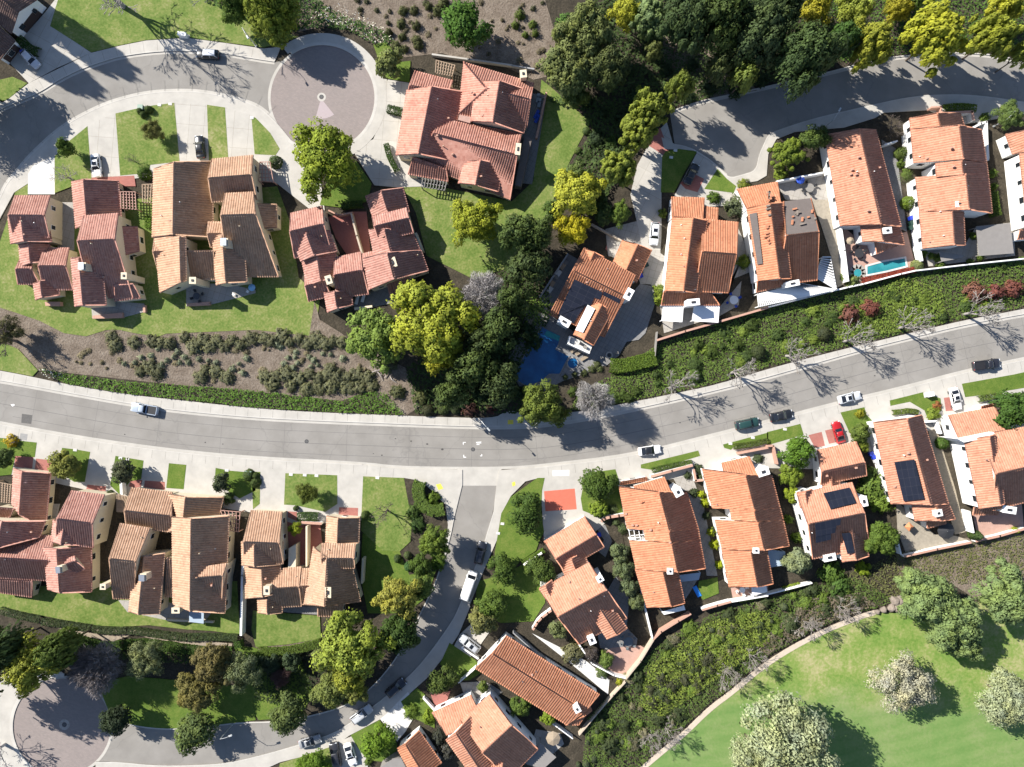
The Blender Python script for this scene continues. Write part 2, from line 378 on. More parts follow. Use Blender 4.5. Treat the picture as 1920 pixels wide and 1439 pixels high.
strip('gutter', TO, 4.5, concrete, .034, -1); strip('gutter', TI, 4.5, concrete, .034, -1)
slab('upper_cul_de_sac', circle(604, 184, 100), .04, brickpave)
ring('kerb', 604, 184, 98.5, 104, .19, curbm, -125, 128); ring('pavement', 604, 184, 104, 121, .18, concrete, -128, 132)
ring('brick_edging', 604, 184, 96.5, 101.5, .045, concrete, 128, 235)
ring('medallion', 603, 182.5, 4.5, 8, .05, concrete)
slab('paving_wedge', F('600.5,190 606,190') + circle(603, 183, 40, 8, 54, 106), .046, plain('pale_paving', (.36, .30, .30), .06, 3.))
slab('driveway', F('715,148 770,157 752,300 775,305 800,350 745,352 702,348 672,300 660,280 700,262 718,220'), .16, drive)
slab('driveway', F('1240,442 1238,470 1205,470 1197,430 1182,365 1195,310 1225,255 1250,230 1262,272 1243,292 1240,360'), .16, drive2)
slab('driveway', F('1307,286 1362,326 1372,345 1395,345 1390,385 1262,392 1262,372 1283,332'), .16, drive2)
slab('brick_pad', Z(2, 0, '1000,1080 1110,960 1175,1130 1135,1168'), .168, redpave)
slab('brick_pad', Z(2, 0, '1262,1380 1330,1290 1440,1345 1390,1445 1300,1420'), .168, redpave)
slab('garage_forecourt', F('1135,430 1195,415 1238,440 1238,475 1270,500 1235,560 1200,500 1140,480'), .15, patio)
# --- upper right street
UN = F('1256,212 1290,199 1320,190 1380,177 1440,164 1500,150 1560,136 1610,122 1665,110 1715,105 1760,102 1810,101 1865,105 1920,117 2080,150')
US = F('2080,215 1920,192 1840,180 1777,177 1702,182 1615,202 1527,222 1465,242 1440,252 1432,270 1422,292 1417,320 1392,328 1365,335 1345,310 1310,285 1285,274 1265,271')
slab('road', smoothpath(UN) + smoothpath(US), .03, asphalt)
slab('pavement', smoothpath(US) + F('1240,258 1245,280 1300,283 1335,305 1372,348 1420,340 1437,330 1440,290 1455,262 1490,248 1582,240 1640,222 1657,212 1740,207 1800,235 1920,215 2080,240'), .17, concrete)
strip('kerb', UN, 2.2, curbm, .19, 1); strip('kerb', US, 2.2, curbm, .19, 1); strip('gutter', UN, 4.5, concrete, .034, -1)
# --- driveways and lawns in the front yards
def lawn_at(px, m=lawn, z=.2): return slab('lawn', px, z, m)
lawn_at(F('0,577 25,585 75,602 120,625 162,631 200,619 225,619 252,625 297,632 312,626 480,619 580,630 592,620 600,560 560,520 545,420 520,350 130,385 53,368 53,330 30,358 12,420 0,455'), z=.12)
lawn_at(Z(0, 0, '415,1175 500,1080 660,950 690,1345 415,1450')); lawn_at(Z(0, 0, '870,855 1000,825 1150,795 1310,775 1340,1100 1350,1215 1130,1240 1120,1300 905,1320'))
lawn_at(Z(0, 0, '1555,790 1690,810 1715,1200 1570,1230')); lawn_at(F('472,219 480,222 507,250 525,280 517,292 478,290'))
lawn_at(F('95,50 110,0 60,-40 300,-40 480,40 560,70 530,80 495,90 480,88 425,81 350,71 275,76 225,86 172,99'))
lawn_at(F('-40,205 0,190 15,188 52,157 25,145 -40,160')); lawn_at(F('600,385 612,345 650,330 668,302 697,345 690,378 640,390'), lush)
lawn_at(F('700,85 725,80 740,100 745,118 770,115 768,155 725,148 715,125'), lush)
lawn_at(F('745,330 830,352 960,378 1000,340 1015,150 1040,170 1090,215 1110,225 1085,270 1060,320 1050,350 1010,430 960,500 890,525 850,505 800,480 780,400'), z=.1)
lawn_at(Z(2, 0, '1125,1180 1150,1140 1250,1120 1385,1140 1290,1300 1215,1445 1115,1445'), lush)
lawn_at(Z(2, 0, '1440,1420 1540,1270 1610,1345 1680,1400 1660,1450'), lush)
lawn_at(F('-160,645 0,640 35,655 72,695 62,706 0,694 -160,670'))
for q in ('-100,420 0,405 70,410 140,425 280,440 265,550 120,540 90,680 -100,700', '470,480 560,490 680,510 640,735 560,735 430,650', '870,540 1080,575 1062,715 980,730 900,830 830,760', '1270,595 1400,607 1380,790 1250,780', '1620,630 1720,650 1919,668 1919,800 1800,860 1690,790 1610,760'): lawn_at(Z(0, 2, q), lush)
lawn_at(Z(1, 2, '-30,658 35,660 30,900 -20,940')); lawn_at(Z(1, 2, '222,670 610,685 612,900 520,960 300,910 212,905')); lawn_at(Z(1, 2, '805,693 1110,705 1170,1040 1160,1180 1080,1255 950,1250 790,1100 793,960'))
lawn_at(F('680,1000 725,1020 760,1040 790,1000 825,1050 800,1120 760,1150 690,1150 676,1080'), lush, .15)
slab('garden_bed', Z(1, 2, '1110,705 1200,720 1290,790 1420,900 1440,1060 1400,1300 1340,1400 1150,1430 1080,1260 1170,1180'), .185, mulch)
lawn_at(F('0,1105 200,1090 445,1090 450,1190 400,1183 350,1180 280,1172 230,1175 170,1172 60,1150 0,1143 -100,1140 -100,1105')); lawn_at(F('475,1145 600,1155 602,1197 540,1208 480,1213 472,1180'))
lawn_at(F('185,1280 240,1268 330,1275 470,1290 480,1350 440,1355 400,1360 325,1368 245,1360 207,1340 195,1310'), lush, .15)
lawn_at(F('440,1210 560,1225 590,1300 560,1345 485,1350 450,1290'), lush, .11)
slab('soil_track', F('0,1149 100,1175 205,1205 250,1190 300,1200 350,1215 435,1216 436,1207 350,1197 300,1187 250,1182 150,1180 75,1165 0,1145'), .16, plain('tan_track', (.30, .245, .185), .2, 2.))
slab('soil_track', F('480,1214 540,1209 598,1198 600,1202 545,1214 485,1219'), .19, soil)
for q in ('-10,850 190,705 245,705 225,800 220,960 240,1110 200,1190 180,1250 60,1330 0,1400 -120,1420 -130,1270 -80,970', '550,670 775,640 800,720 830,980 680,1010 530,950 515,860', '965,605 1395,500 1410,540 1050,645 965,632', '1580,455 1919,365 1919,425 1660,475 1640,495 1590,480'): lawn_at(Z(2, 2, q), lush)
for q in ('-10,362 240,300 265,380 100,430 -10,460', '540,215 720,175 735,230 790,290 700,420 610,370', '910,125 1170,60 1290,110 1300,200 1190,250 1170,200 1060,135 915,165', '1450,0 1840,-70 1930,-90 2200,-120 2200,0 1919,30 1560,90 1475,100'): lawn_at(Z(3, 2, q), lush)
slab('red_pad', Z(2, 2, '240,805 470,785 485,940 250,955'), .176, coralpave)
for q in ('300,385 400,360 425,465 350,480', '425,350 490,335 545,430 455,450', '1315,105 1360,100 1395,200 1330,205'): slab('red_pad', Z(3, 2, q), .176, redpave)
for q in ('120,540 255,550 245,640 110,620', '275,560 400,575 420,660 265,640', '660,755 800,770 790,830 640,820', '985,715 1070,720 1060,780 970,770', '1090,725 1240,735 1240,800 1080,790'): slab('brick_pad', Z(0, 2, q), .178, redpave)
for q in ('625,925 768,930 765,1000 620,995', '240,955 310,960 310,1030 240,1000'): slab('brick_pad', Z(1, 2, q), .178, redpave)
slab('brick_pad', F('1305,1005 0,0'.replace('1305,1005 0,0', '808,1303 845,1295 835,1322 818,1330')), .178, redpave)
slab('brick_pad', Z(0, 0, '690,1335 1010,1320 1020,1400 700,1400'), .178, redpave)
# driveways in a paler, cleaner concrete where the photograph shows them
slab('driveway', Z(0, 0, '215,1310 250,1250 410,1175 415,1460 213,1460'), .178, paleconc)
for q in ('660,950 700,925 865,855 905,1320 690,1345', '1310,775 1555,790 1585,1210 1350,1215', '1690,810 1890,870 1900,1200 1720,1200'): slab('driveway', Z(0, 0, q), .176, drive)
slab('driveway', F('85,25 120,-20 175,0 180,5 95,48 172,100 108,128 55,157 20,120 45,70'), .175, darkpatio if False else drive2)
slab('driveway', F('765,1297 785,1330 760,1372 745,1390 735,1375 713,1348 725,1338'), .175, paleconc)
slab('driveway', F('862,1190 905,1150 925,1175 900,1210 880,1235 850,1215'), .175, drive2)
slab('driveway', F('640,1388 662,1380 690,1425 690,1460 620,1460 620,1400'), .175, drive2)
lawn_at(F('843,1205 892,1238 905,1260 880,1275 850,1275 825,1245'), lush); lawn_at(F('752,1315 782,1290 795,1300 815,1330 815,1365 785,1350 768,1345'), lush)
lawn_at(F('525,1432 620,1400 625,1460 520,1460'), lawn); lawn_at(F('658,1378 712,1350 745,1395 740,1430 690,1425 670,1400'), lush)
lawn_at(F('895,1090 945,1078 1005,1045 1022,1060 1022,1130 1000,1165 940,1168 890,1150'), lush, .13)
# --- slopes
slab('soil_slope', F('560,-40 1010,-40 1040,60 1045,140 1000,150 930,118 880,120 830,100 760,108 725,100 700,78 660,55 610,50 560,60'), .05, soil)
slab('soil_slope', F('-160,577 0,577 25,585 75,602 120,625 162,631 200,619 225,619 252,625 297,632 312,626 480,619 580,630 650,632 700,660 760,690 790,760 762,780 690,735 640,752 480,735 330,722 130,700 72,695 35,655 0,640 -160,640'), .06, soil)
slab('soil_slope', F('590,565 600,600 640,625 660,640 580,630'), .14, soil)
slab('soil_slope', F('1230,20 1300,10 1340,90 1420,170 1310,190 1250,150'), .05, soil)
slab('soil_slope', F('1680,1040 1800,1010 1930,1000 1930,1150 1840,1130 1760,1080 1690,1100'), .05, soil)
# --- golf course
GP = F('1195,1450 1210,1437 1250,1403 1285,1375 1330,1330 1375,1297 1440,1242 1530,1190 1612,1157 1640,1149')
slab('fairway', smoothpath(GP) + F('1700,1150 1760,1120 1840,1130 2100,1100 2100,1600 1195,1600'), .1, golf)
strip('golf_path', offset(GP, -4), 9, plain('tan_path', (.50, .42, .33), .12, 2.), .16, 1)
# --- patios, pool terraces and side yards
def yard(name, c, r, s, m, z=.14): return slab(name, Z(c, r, s), z, m)
yard('patio', 2, 1, '960,690 1075,715 1090,780 1000,1060 950,1110 860,1125 800,1230 700,1310 590,1200 700,1000', darkpatio, .15)
yard('patio', 2, 1, '950,640 1110,420 1110,700 960,690', patio, .13); yard('brick_terrace', 2, 1, '745,290 900,250 1040,300 1110,440 960,640 780,500 700,430', redpave, .13)
yard('patio', 2, 1, '120,890 300,930 450,1040 610,1200 700,1300 560,1360 380,1420 230,1500 60,1470 -40,1280', darkpatio, .13)
yard('patio', 2, 1, '200,780 420,465 500,510 290,920 240,900', darkpatio, .12)
yard('patio', 2, 1, '1110,850 1560,860 1720,670 1700,850 1560,930 1140,1060', patio, .13); yard('patio', 2, 1, '1680,240 1760,420 1790,600 1640,660 1620,760 1690,480', patio, .12)
yard('patio', 3, 1, '310,0 480,-20 620,660 520,720 470,480 400,260 360,150', plain('tan_paving', (.30, .265, .21), .2, 2.), .12)
yard('patio', 3, 0, '60,1370 400,1300 480,1439 460,1500 130,1500', patio, .13)
yard('brick_terrace', 3, 1, '560,260 700,380 1040,300 1110,580 890,630 720,700 610,640', terrace, .13)
yard('patio', 3, 1, '1160,420 1480,390 1560,260 1840,230 1850,480 1200,560', patio, .12); yard('side_yard', 3, 0, '850,1050 960,1120 1000,1439 1040,1740 950,1700 900,1439', darkpatio, .12)
yard('patio', 3, 2, '960,880 1250,1130 1410,1140 1520,1180 1040,1290 970,1100', plain('tan_paving', (.30, .265, .21), .2, 2.), .13)
yard('side_yard', 3, 2, '1190,290 1260,330 1330,560 1400,780 1480,1110 1400,1130 1230,520', plain('dry_soil', (.30, .255, .19), .2, 2.), .12)
yard('patio', 3, 2, '1530,960 1900,900 1919,1100 1640,1165 1560,1110', terrace, .13)
yard('patio', 2, 2, '1320,820 1420,830 1540,1439 1460,1439 1400,1100', darkpatio, .12)
yard('patio', 2, 2, '1170,640 1330,640 1390,800 1260,800', patio, .125)
yard('patio', 2, 3, '690,150 780,0 880,170 860,380 820,330', darkpatio, .13); yard('brick_terrace', 2, 3, '740,540 960,520 1010,550 850,770 600,660', terrace, .14)
yard('patio', 2, 3, '640,430 860,390 940,470 930,540 760,560 660,540', darkpatio, .135); yard('lawn', 2, 3, '1400,40 1540,10 1550,130 1430,180 1390,120', lush, .15)
yard('path', 2, 3, '150,430 420,640 720,890 730,780 560,640 330,520', paleconc, .12); yard('patio', 2, 3, '1000,0 1400,10 1330,130 1280,200', darkpatio, .11)
yard('patio', 2, 3, '1640,90 1919,60 1919,160 1660,190', terrace, .12); yard('patio', 1, 3, '1530,800 1720,790 1850,870 1700,980 1560,890', patio, .13)
yard('patio', 2, 3, '180,1150 360,1180 390,1260 300,1340 150,1250', patio, .12)
yard('patio', 0, 1, '1400,690 1720,690 1919,740 1919,760 1730,810 1570,850 1400,860', patio, .2); yard('patio', 0, 1, '690,870 860,820 1085,840 1090,900 920,945 695,950', patio, .2)
yard('patio', 1, 1, '730,770 1060,690 1060,830 740,890', darkpatio, .2); yard('courtyard', 1, 1, '540,190 720,150 830,150 860,470 700,500 600,350', redpave, .16)
yard('courtyard', 1, 2, '210,960 480,1040 500,1220 430,1360 280,1360 210,1200', redpave, .15); yard('patio', 1, 3, '190,220 470,230 660,190 660,300 470,290 210,270', darkpatio, .2)
yard('patio', 0, 3, '890,180 1230,190 1600,260 1530,355 1250,330 960,270', patio, .22); yard('courtyard', 0, 1, '380,80 560,80 560,440 440,440', patio, .16)
yard('courtyard', 2, 0, '60,690 260,720 210,1030 150,1385 20,1370', darkpatio, .2)
yard('courtyard', 0, 2, '400,900 450,900 400,1150 330,1100', patio, .15)
yard('patio', 3, 0, '1200,800 1560,800 1640,920 1660,1200 1560,900', paleconc, .13)
yard('side_yard', 2, 2, '600,1010 800,1000 840,1200 860,1439 700,1439 640,1200', mulch, .12); yard('path', 2, 2, '600,1030 700,1060 750,1180 700,1300 640,1250 690,1170', darkpatio, .14)
# ---------------------------------------------------------------- houses
BW, CO = .48, .44                       # barrel width and course length of the roof tiles
PROF = [(0, 0), (.1, .01), (.24, .085), (.42, .125), (.6, .125), (.78, .085), (.92, .01)]
class RoofB:
    """collects tiled planes; one mesh per house"""
    def __init__(s): s.V = []; s.Q = []; s.U = []; s.n = 0
    def push(s, V, Q, U):
        s.V.append(V); s.Q.append(Q + s.n); s.U.append(U); s.n += len(V)
    def quad(s, pts):
        V = np.array([tuple(p) for p in pts]); s.push(V, np.array([[0, 1, 2, 3]]) if len(V) == 4 else np.array([[0, 1, 2, 2]]), V[:, :2] * 2)
    def plane(s, poly, tiles=True):
        poly = [Vector(p) for p in poly]
        n = Vector((0, 0, 0))
        for a, b in zip(poly, poly[1:] + poly[:1]): n += a.cross(b)
        n.normalize()
        if n.z < 0: poly = poly[::-1]; n = -n
        u = Vector((0, 0, 1)).cross(n)
        if u.length < 1e-4: u = Vector((1, 0, 0))
        u.normalize(); v = n.cross(u)
        if v.z > 0: v = -v; u = -u
        O = poly[0]; pu = [(p - O).dot(u) for p in poly]; pv = [(p - O).dot(v) for p in poly]
        u0, u1 = min(pu), max(pu); vmax, vmin = max(pv), min(pv)
        # fascia skirt and underside
        th = Vector((0, 0, -.16))
        for a, b in zip(poly, poly[1:] + poly[:1]): s.quad([a, a + th, b + th, b])
        if len(poly) in (3, 4): s.quad([p + th for p in poly[::-1]])
        us = []; hs = []
        k = 0
        while u0 + k * BW < u1:
            for f, h in PROF:
                t = u0 + (k + f) * BW
                if t < u1: us.append(t); hs.append(h)
            k += 1
        us.append(u1); hs.append(0); us = np.array(us); hs = np.array(hs)
        lo = np.full(len(us), 1e9); hi = np.full(len(us), -1e9)
        for i in range(len(poly)):
            a, b = i, (i + 1) % len(poly)
            ua, ub, va, vb = pu[a], pu[b], pv[a], pv[b]
            if abs(ua - ub) < 1e-6:
                m = np.abs(us - ua) < 1e-5
                lo[m] = np.minimum(lo[m], min(va, vb)); hi[m] = np.maximum(hi[m], max(va, vb)); continue
            m = (us >= min(ua, ub) - 1e-6) & (us <= max(ua, ub) + 1e-6)
            vv = va + (vb - va) * (us[m] - ua) / (ub - ua)
            lo[m] = np.minimum(lo[m], vv); hi[m] = np.maximum(hi[m], vv)
        bad = lo > hi; lo[bad] = 0; hi[bad] = 0
        nr = int(math.ceil((vmax - vmin) / CO)) + 1
        tops = vmax - np.arange(nr, 0, -1) * CO
        vl = np.empty(nr * 2); vl[0::2] = tops; vl[1::2] = tops + CO
        hv = np.tile([0., .05], nr)
        gv = np.clip(vl[None, :], lo[:, None], hi[:, None])
        gh = hs[:, None] + hv[None, :]
        O_, u_, v_, n_ = (np.array(t) for t in (O, u, v, n))
        V = O_ + us[:, None, None] * u_ + gv[..., None] * v_ + gh[..., None] * n_
        U = np.empty(V.shape[:2] + (2,)); U[..., 0] = ((us - u0) / BW)[:, None]; U[..., 1] = (gv - vmax) / CO + 1e-3 + np.tile([0, -2e-3], nr)[None, :] + 40
        nu, nv = V.shape[:2]; idx = np.arange(nu * nv).reshape(nu, nv)
        Q = np.stack([idx[:-1, :-1], idx[:-1, 1:], idx[1:, 1:], idx[1:, :-1]], -1)
        d0 = gv[:-1, 1:] - gv[:-1, :-1]; d1 = gv[1:, 1:] - gv[1:, :-1]
        keep = (d0 > 1e-4) | (d1 > 1e-4)
        step = np.zeros_like(keep); step[:, 1::2] = True
        inside = (gv[:-1, :-1] > lo[:-1, None] + 1e-4) & (gv[:-1, :-1] < hi[:-1, None] - 1e-4)
        keep = np.where(step, inside, keep)
        s.push(V.reshape(-1, 3), Q[keep], U.reshape(-1, 2))
    def cap(s, a, b, r=.17, dz=.1):
        a, b = Vector(a), Vector(b); d = (b - a)
        if d.length < .2: return
        d.normalize(); w = d.cross(Vector((0, 0, 1))).normalized(); up = w.cross(d)
        N = max(1, int((b - a).length / .45)); ring = [(-1, -.3), (-.75, .5), (0, .85), (.75, .5), (1, -.3)]
        V = []; U = []
        for i in range(N + 1):
            for j in ((0, 1) if 0 < i < N else ((0,) if i == N else (1,))):
                p = a.lerp(b, i / N); k = 1.12 if j == 0 else .92
                for x, y in ring: V.append(tuple(p + w * x * r * k + up * (y * r * k + dz))); U.append((i + 100 + (.3 if j else -.3), 7.5))
        L = len(V) // 5; Q = [(i * 5 + m, i * 5 + m + 1, (i + 1) * 5 + m + 1, (i + 1) * 5 + m) for i in range(L - 1) for m in range(4)]
        s.push(np.array(V), np.array(Q), np.array(U))
    def build(s, m, parent):
        if not s.V: return None
        return mesh_np('roof', np.concatenate(s.V), np.concatenate(s.Q), m, parent, np.concatenate(s.U))
def inpoly(p, poly):
    c = False; j = len(poly) - 1
    for i in range(len(poly)):
        if (poly[i].y > p.y) != (poly[j].y > p.y) and p.x < (poly[j].x - poly[i].x) * (p.y - poly[i].y) / (poly[j].y - poly[i].y) + poly[i].x: c = not c
        j = i
    return c
class House:
    def __init__(s, name, label, c, r, tile, wall, at, cat='house', pitch=.36, winstep=3.2):
        s.c, s.r, s.tile, s.wall, s.pitch, s.ws = c, r, tile, wall, (.31 if wall is whitewall and pitch == .36 else .42 if wall is cream else pitch), winstep
        p = P(*Z(c, r, at)[0]); s.root = thing(name, label, cat, (p.x, p.y, 0))
        s.R = RoofB(); s.W = MB(); s.feet = []; s.edges = []; s.flat = {}; s.tops = []
    def px(s, t): return Z(s.c, s.r, t)
    def g(s, q, ez=3., f=.5, rz=None, e2=None, hip='', o=.38, bare='', dz=0, pitch=None, nc=''):
        """gable or hip block: eave corners A B (first eave, height ez) and C D (second eave, height e2)"""
        q = s.px(q); pitch = pitch or s.pitch; ez += dz
        if rz is None:
            w = ((P(*q[0], ez) - P(*q[3], ez)).length + (P(*q[1], ez) - P(*q[2], ez)).length) / 2
            rz = ez + pitch * w * f
            if e2 is None: e2 = max(2.3, rz - pitch * w * (1 - f))
        if e2 is None: e2 = ez
        A, B = P(*q[0], ez), P(*q[1], ez); Cc, D = P(*q[2], e2), P(*q[3], e2)
        r1 = A.lerp(D, f); r2 = B.lerp(Cc, f); r1.z = r2.z = rz
        ax = (r2 - r1); L = ax.length; ax.normalize(); w = (D - A).length
        R1, R2 = r1.copy(), r2.copy()
        if '1' in hip: R1 = r1 + ax * min(w * .5, L * .48)
        if '2' in hip: R2 = r2 - ax * min(w * .5, L * .48)
        for tag_, pl in (('a', [A, B, R2, R1]), ('b', [Cc, D, R1, R2])):
            if tag_ in bare: s.bare(pl)
            else: s.R.plane(pl)
        if '1' in hip: s.R.plane([D, A, R1]); s.R.cap(A, R1); s.R.cap(D, R1)
        elif '1' not in nc: s.R.cap(A, R1, .13, .03); s.R.cap(D, R1, .13, .03)
        if '2' in hip: s.R.plane([B, Cc, R2]); s.R.cap(B, R2); s.R.cap(Cc, R2)
        elif '2' not in nc: s.R.cap(B, R2, .13, .03); s.R.cap(Cc, R2, .13, .03)
        s.R.cap(R1, R2)
        # walls, inset below the eaves
        u = ax.copy(); u.z = 0; v = (D - A); v.z = 0; v.normalize(); ends = .12
        a, b, c, d = (p.copy() for p in (A, B, Cc, D))
        sl = (rz - ez) / max(.1, w * f); s2 = (rz - e2) / max(.1, w * (1 - f))
        for p, su, sv in ((a, 1, 1), (b, -1, 1), (c, -1, -1), (d, 1, -1)): p += u * ends * su + v * o * sv
        a.z = b.z = ez + sl * o - .17; c.z = d.z = e2 + s2 * o - .17
        t1, t2 = r1 + u * ends, r2 - u * ends; t1.z -= .17; t2.z -= .17
        dn = lambda p: Vector((p.x, p.y, -.05))
        W = s.W
        W.poly([dn(b), dn(a), a, b]); W.poly([dn(d), dn(c), c, d])
        if '1' in hip: W.poly([dn(a), dn(d), d, a])
        else: W.poly([dn(a), dn(d), d, t1, a])
        if '2' in hip: W.poly([dn(c), dn(b), b, c])
        else: W.poly([dn(c), dn(b), b, t2, c])
        s.feet.append([A, B, Cc, D]); s.tops.append((A, B, Cc, D, ez, rz, e2, f))
        for p0, p1, h in ((a, b, a.z), (b, c, min(a.z, c.z)), (c, d, c.z), (d, a, min(a.z, c.z))): s.edges.append((p0, p1, h, len(s.feet) - 1))
        return s
    def shed(s, q, lo, hi, wall=True, o=.2):
        """single slope: A B low eave, C D high edge"""
        q = s.px(q); A, B = P(*q[0], lo), P(*q[1], lo); Cc, D = P(*q[2], hi), P(*q[3], hi)
        # keep the four corners in one plane
        n = (B - A).cross(D - A)
        if abs(n.z) > 1e-6: Cc.z = A.z - (n.x * (Cc.x - A.x) + n.y * (Cc.y - A.y)) / n.z
        s.R.plane([A, B, Cc, D])
        for e in ((A, D), (B, Cc), (D, Cc)): s.R.cap(*e, .12, .03)
        if wall:
            m = (A + B + Cc + D) / 4; p = []
            for t in (A, B, Cc, D):
                k = t.lerp(m, .04); k.z = t.z - .2; p.append(k)
            for i in range(4):
                a, b = p[i], p[(i + 1) % 4]; s.W.poly([(a.x, a.y, -.05), (b.x, b.y, -.05), b, a])
                s.edges.append((b, a, min(a.z, b.z), len(s.feet)))
            s.feet.append([A, B, Cc, D])
        return s
    def bare(s, pl):
        n = (pl[1] - pl[0]).cross(pl[3] - pl[0]).normalized(); n = n if n.z > 0 else -n
        s.fl(tar, 'underlayment', [tuple(p + n * .03) for p in pl]); 
    def fl(s, m, name, pts): s.flat.setdefault(name, (MB(), m))[0].poly(pts)
    def box(s, q, z0, z1, m=None, name=None):
        """walled terrace, parapet, wall piece: plan outline traced at its top"""
        pts = [P(x, y, z1) for x, y in s.px(q)]
        mb = s.W if name is None else MB()
        mb.prism([(p.x, p.y) for p in pts], z0, z1)
        if name: mb.build(name, m, s.root)
        return s
    def chim(s, at, w=1.1, d=1.3, h=6.5, rot=0., m=None, cap='tile'):
        p = P(*s.px(at)[0], h); m = m or s.wall; z0 = 0
        c = MB().box((p.x, p.y, h / 2), (w, d, h), rot).box((p.x, p.y, h + .04), (w + .16, d + .16, .12), rot).build('chimney', m, s.root)
        f = MB()
        if cap == 'metal': f.box((p.x, p.y, h + .42), (w * .8, d * .8, .5), rot).box((p.x, p.y, h + .72), (w, d, .07), rot); f = f.build('chimney_cap', metal, None)
        else: f.box((p.x, p.y, h + .16), (w * .36, d * .36, .16), rot); f = f.build('flue', dark, None)
        f.parent = c; f.location = -s.root.location; return s
    def vents(s, pts, h=5.):
        for x, y in s.px(pts):
            p = P(x, y, h); z = s.rz_at(p)
            if z is None: continue
            p = P(x, y, z)
            if R.random() < .5: MB().cyl((p.x, p.y, z - .1), .09, .6, 8).build('vent_pipe', s.wall if R.random() < .5 else metal, s.root)
            else: MB().box((p.x, p.y, z + .18), (.5, .42, .4), .2, .7).build('roof_vent', wallcap, s.root)
        return s
    def rz_at(s, p):
        best = None
        for A, B, Cc, D, ez, rz, e2, f in s.tops:
            if not inpoly(p, [A, B, Cc, D]): continue
            r = A.lerp(D, f); r.z = rz; zs = []
            for a, b in ((A, B), (D, Cc)):
                n = (b - a).cross(r - a); zs.append(a.z - (n.x * (p.x - a.x) + n.y * (p.y - a.y)) / n.z)
            z = min(zs); best = z if best is None else max(best, z)
        return best
    def solar(s, *qs, m=None, name='solar_panel', lift=.44):
        """panels lie on the roof plane below their outline"""
        for q in qs:
            px = s.px(q); pts = []
            for x, y in px:
                z = 5.
                for _ in range(4): z = s.rz_at(P(x, y, z)) or z
                pts.append(P(x, y, z))
            n = (pts[1] - pts[0]).cross(pts[2] - pts[0]).normalized(); n = n if n.z > 0 else -n
            pts = [pts[0], pts[1], pts[2]] + [Vector((p.x, p.y, pts[0].z - (n.x * (p.x - pts[0].x) + n.y * (p.y - pts[0].y)) / n.z)) for p in pts[3:]]
            u = (pts[1] - pts[0]).normalized(); v = n.cross(u)
            k = len(pts); V = [tuple(p + n * lift) for p in pts] + [tuple(p + n * (lift - .06)) for p in pts]
            area = sum((V[i][0] * V[(i + 1) % k][1] - V[(i + 1) % k][0] * V[i][1]) for i in range(k))
            f = [tuple(range(k)) if area > 0 else tuple(range(k - 1, -1, -1))] + [(i, (i + 1) % k, k + (i + 1) % k, k + i) for i in range(k)]
            me = bpy.data.meshes.new(name); L = s.root.location
            me.from_pydata([(a - L.x, b - L.y, c) for a, b, c in V], [], f)
            uv = me.uv_layers.new(name='UVMap')
            for lp in me.loops:
                p = Vector(V[lp.vertex_index]) - pts[0]; uv.data[lp.index].uv = (p.dot(u), p.dot(v))
            me.materials.append(m or solarm); ob = bpy.data.objects.new(name, me); C.objects.link(ob); ob.parent = s.root
        return s
    def garage(s, blk, e, m=None, wfrac=.7):
        p0, p1, h, k = s.edges[blk * 4 + e]; d = (p1 - p0); d.z = 0; L = d.length; d.normalize(); nrm = Vector((d.y, -d.x, 0))
        c = (p0 + p1) / 2
        if (c + nrm - sum(s.feet[k], Vector()) / 4).length < (c - nrm - sum(s.feet[k], Vector()) / 4).length: nrm = -nrm
        MB().box((c.x + nrm.x * .03, c.y + nrm.y * .03, 1.1), (L * wfrac, .08, 2.3), math.atan2(d.y, d.x)).build('garage_door', m or darkwood, s.root); return s
    def finish(s):
        s.R.build(s.tile, s.root); s.W.build('wall', s.wall, s.root)
        for name, (mb, m) in s.flat.items(): mb.build(name, m, s.root)
        # windows on the walls that face the middle of the picture and are not buried in another block
        nwin = 0
        for p0, p1, h, k in s.edges:
            d = p1 - p0; d.z = 0; L = d.length
            if L < 2.4 or nwin > 14: continue
            d.normalize(); nrm = Vector((d.y, -d.x, 0)); mid = (p0 + p1) / 2; cen = sum(s.feet[k], Vector()) / 4
            if (mid - cen).dot(nrm) < 0: nrm = -nrm
            if nrm.dot(-Vector((mid.x, mid.y, 0)).normalized()) < .45: continue
            N = max(1, int(L / s.ws))
            for i in range(N):
                q = p0.lerp(p1, (i + .5) / N); q.z = 0
                t = q + nrm * 1.6
                if any(inpoly(t, ft) for j, ft in enumerate(s.feet) if j != k) or any(inpoly(q + nrm * .5, ft) for j, ft in enumerate(s.feet) if j != k): continue
                zz = h - 1.15; hw = R.choice((.8, 1.0, 1.2)); a = math.atan2(d.y, d.x)
                f = MB().box((q.x + nrm.x * .02, q.y + nrm.y * .02, zz), (hw + .16, .1, 1.36), a).build('window', paint if s.wall is cream else s.wall, s.root)
                g = MB().box((q.x + nrm.x * .05, q.y + nrm.y * .05, zz), (hw, .1, 1.2), a).build('pane', glassm, None); g.parent = f; g.location = -s.root.location; nwin += 1
        return s
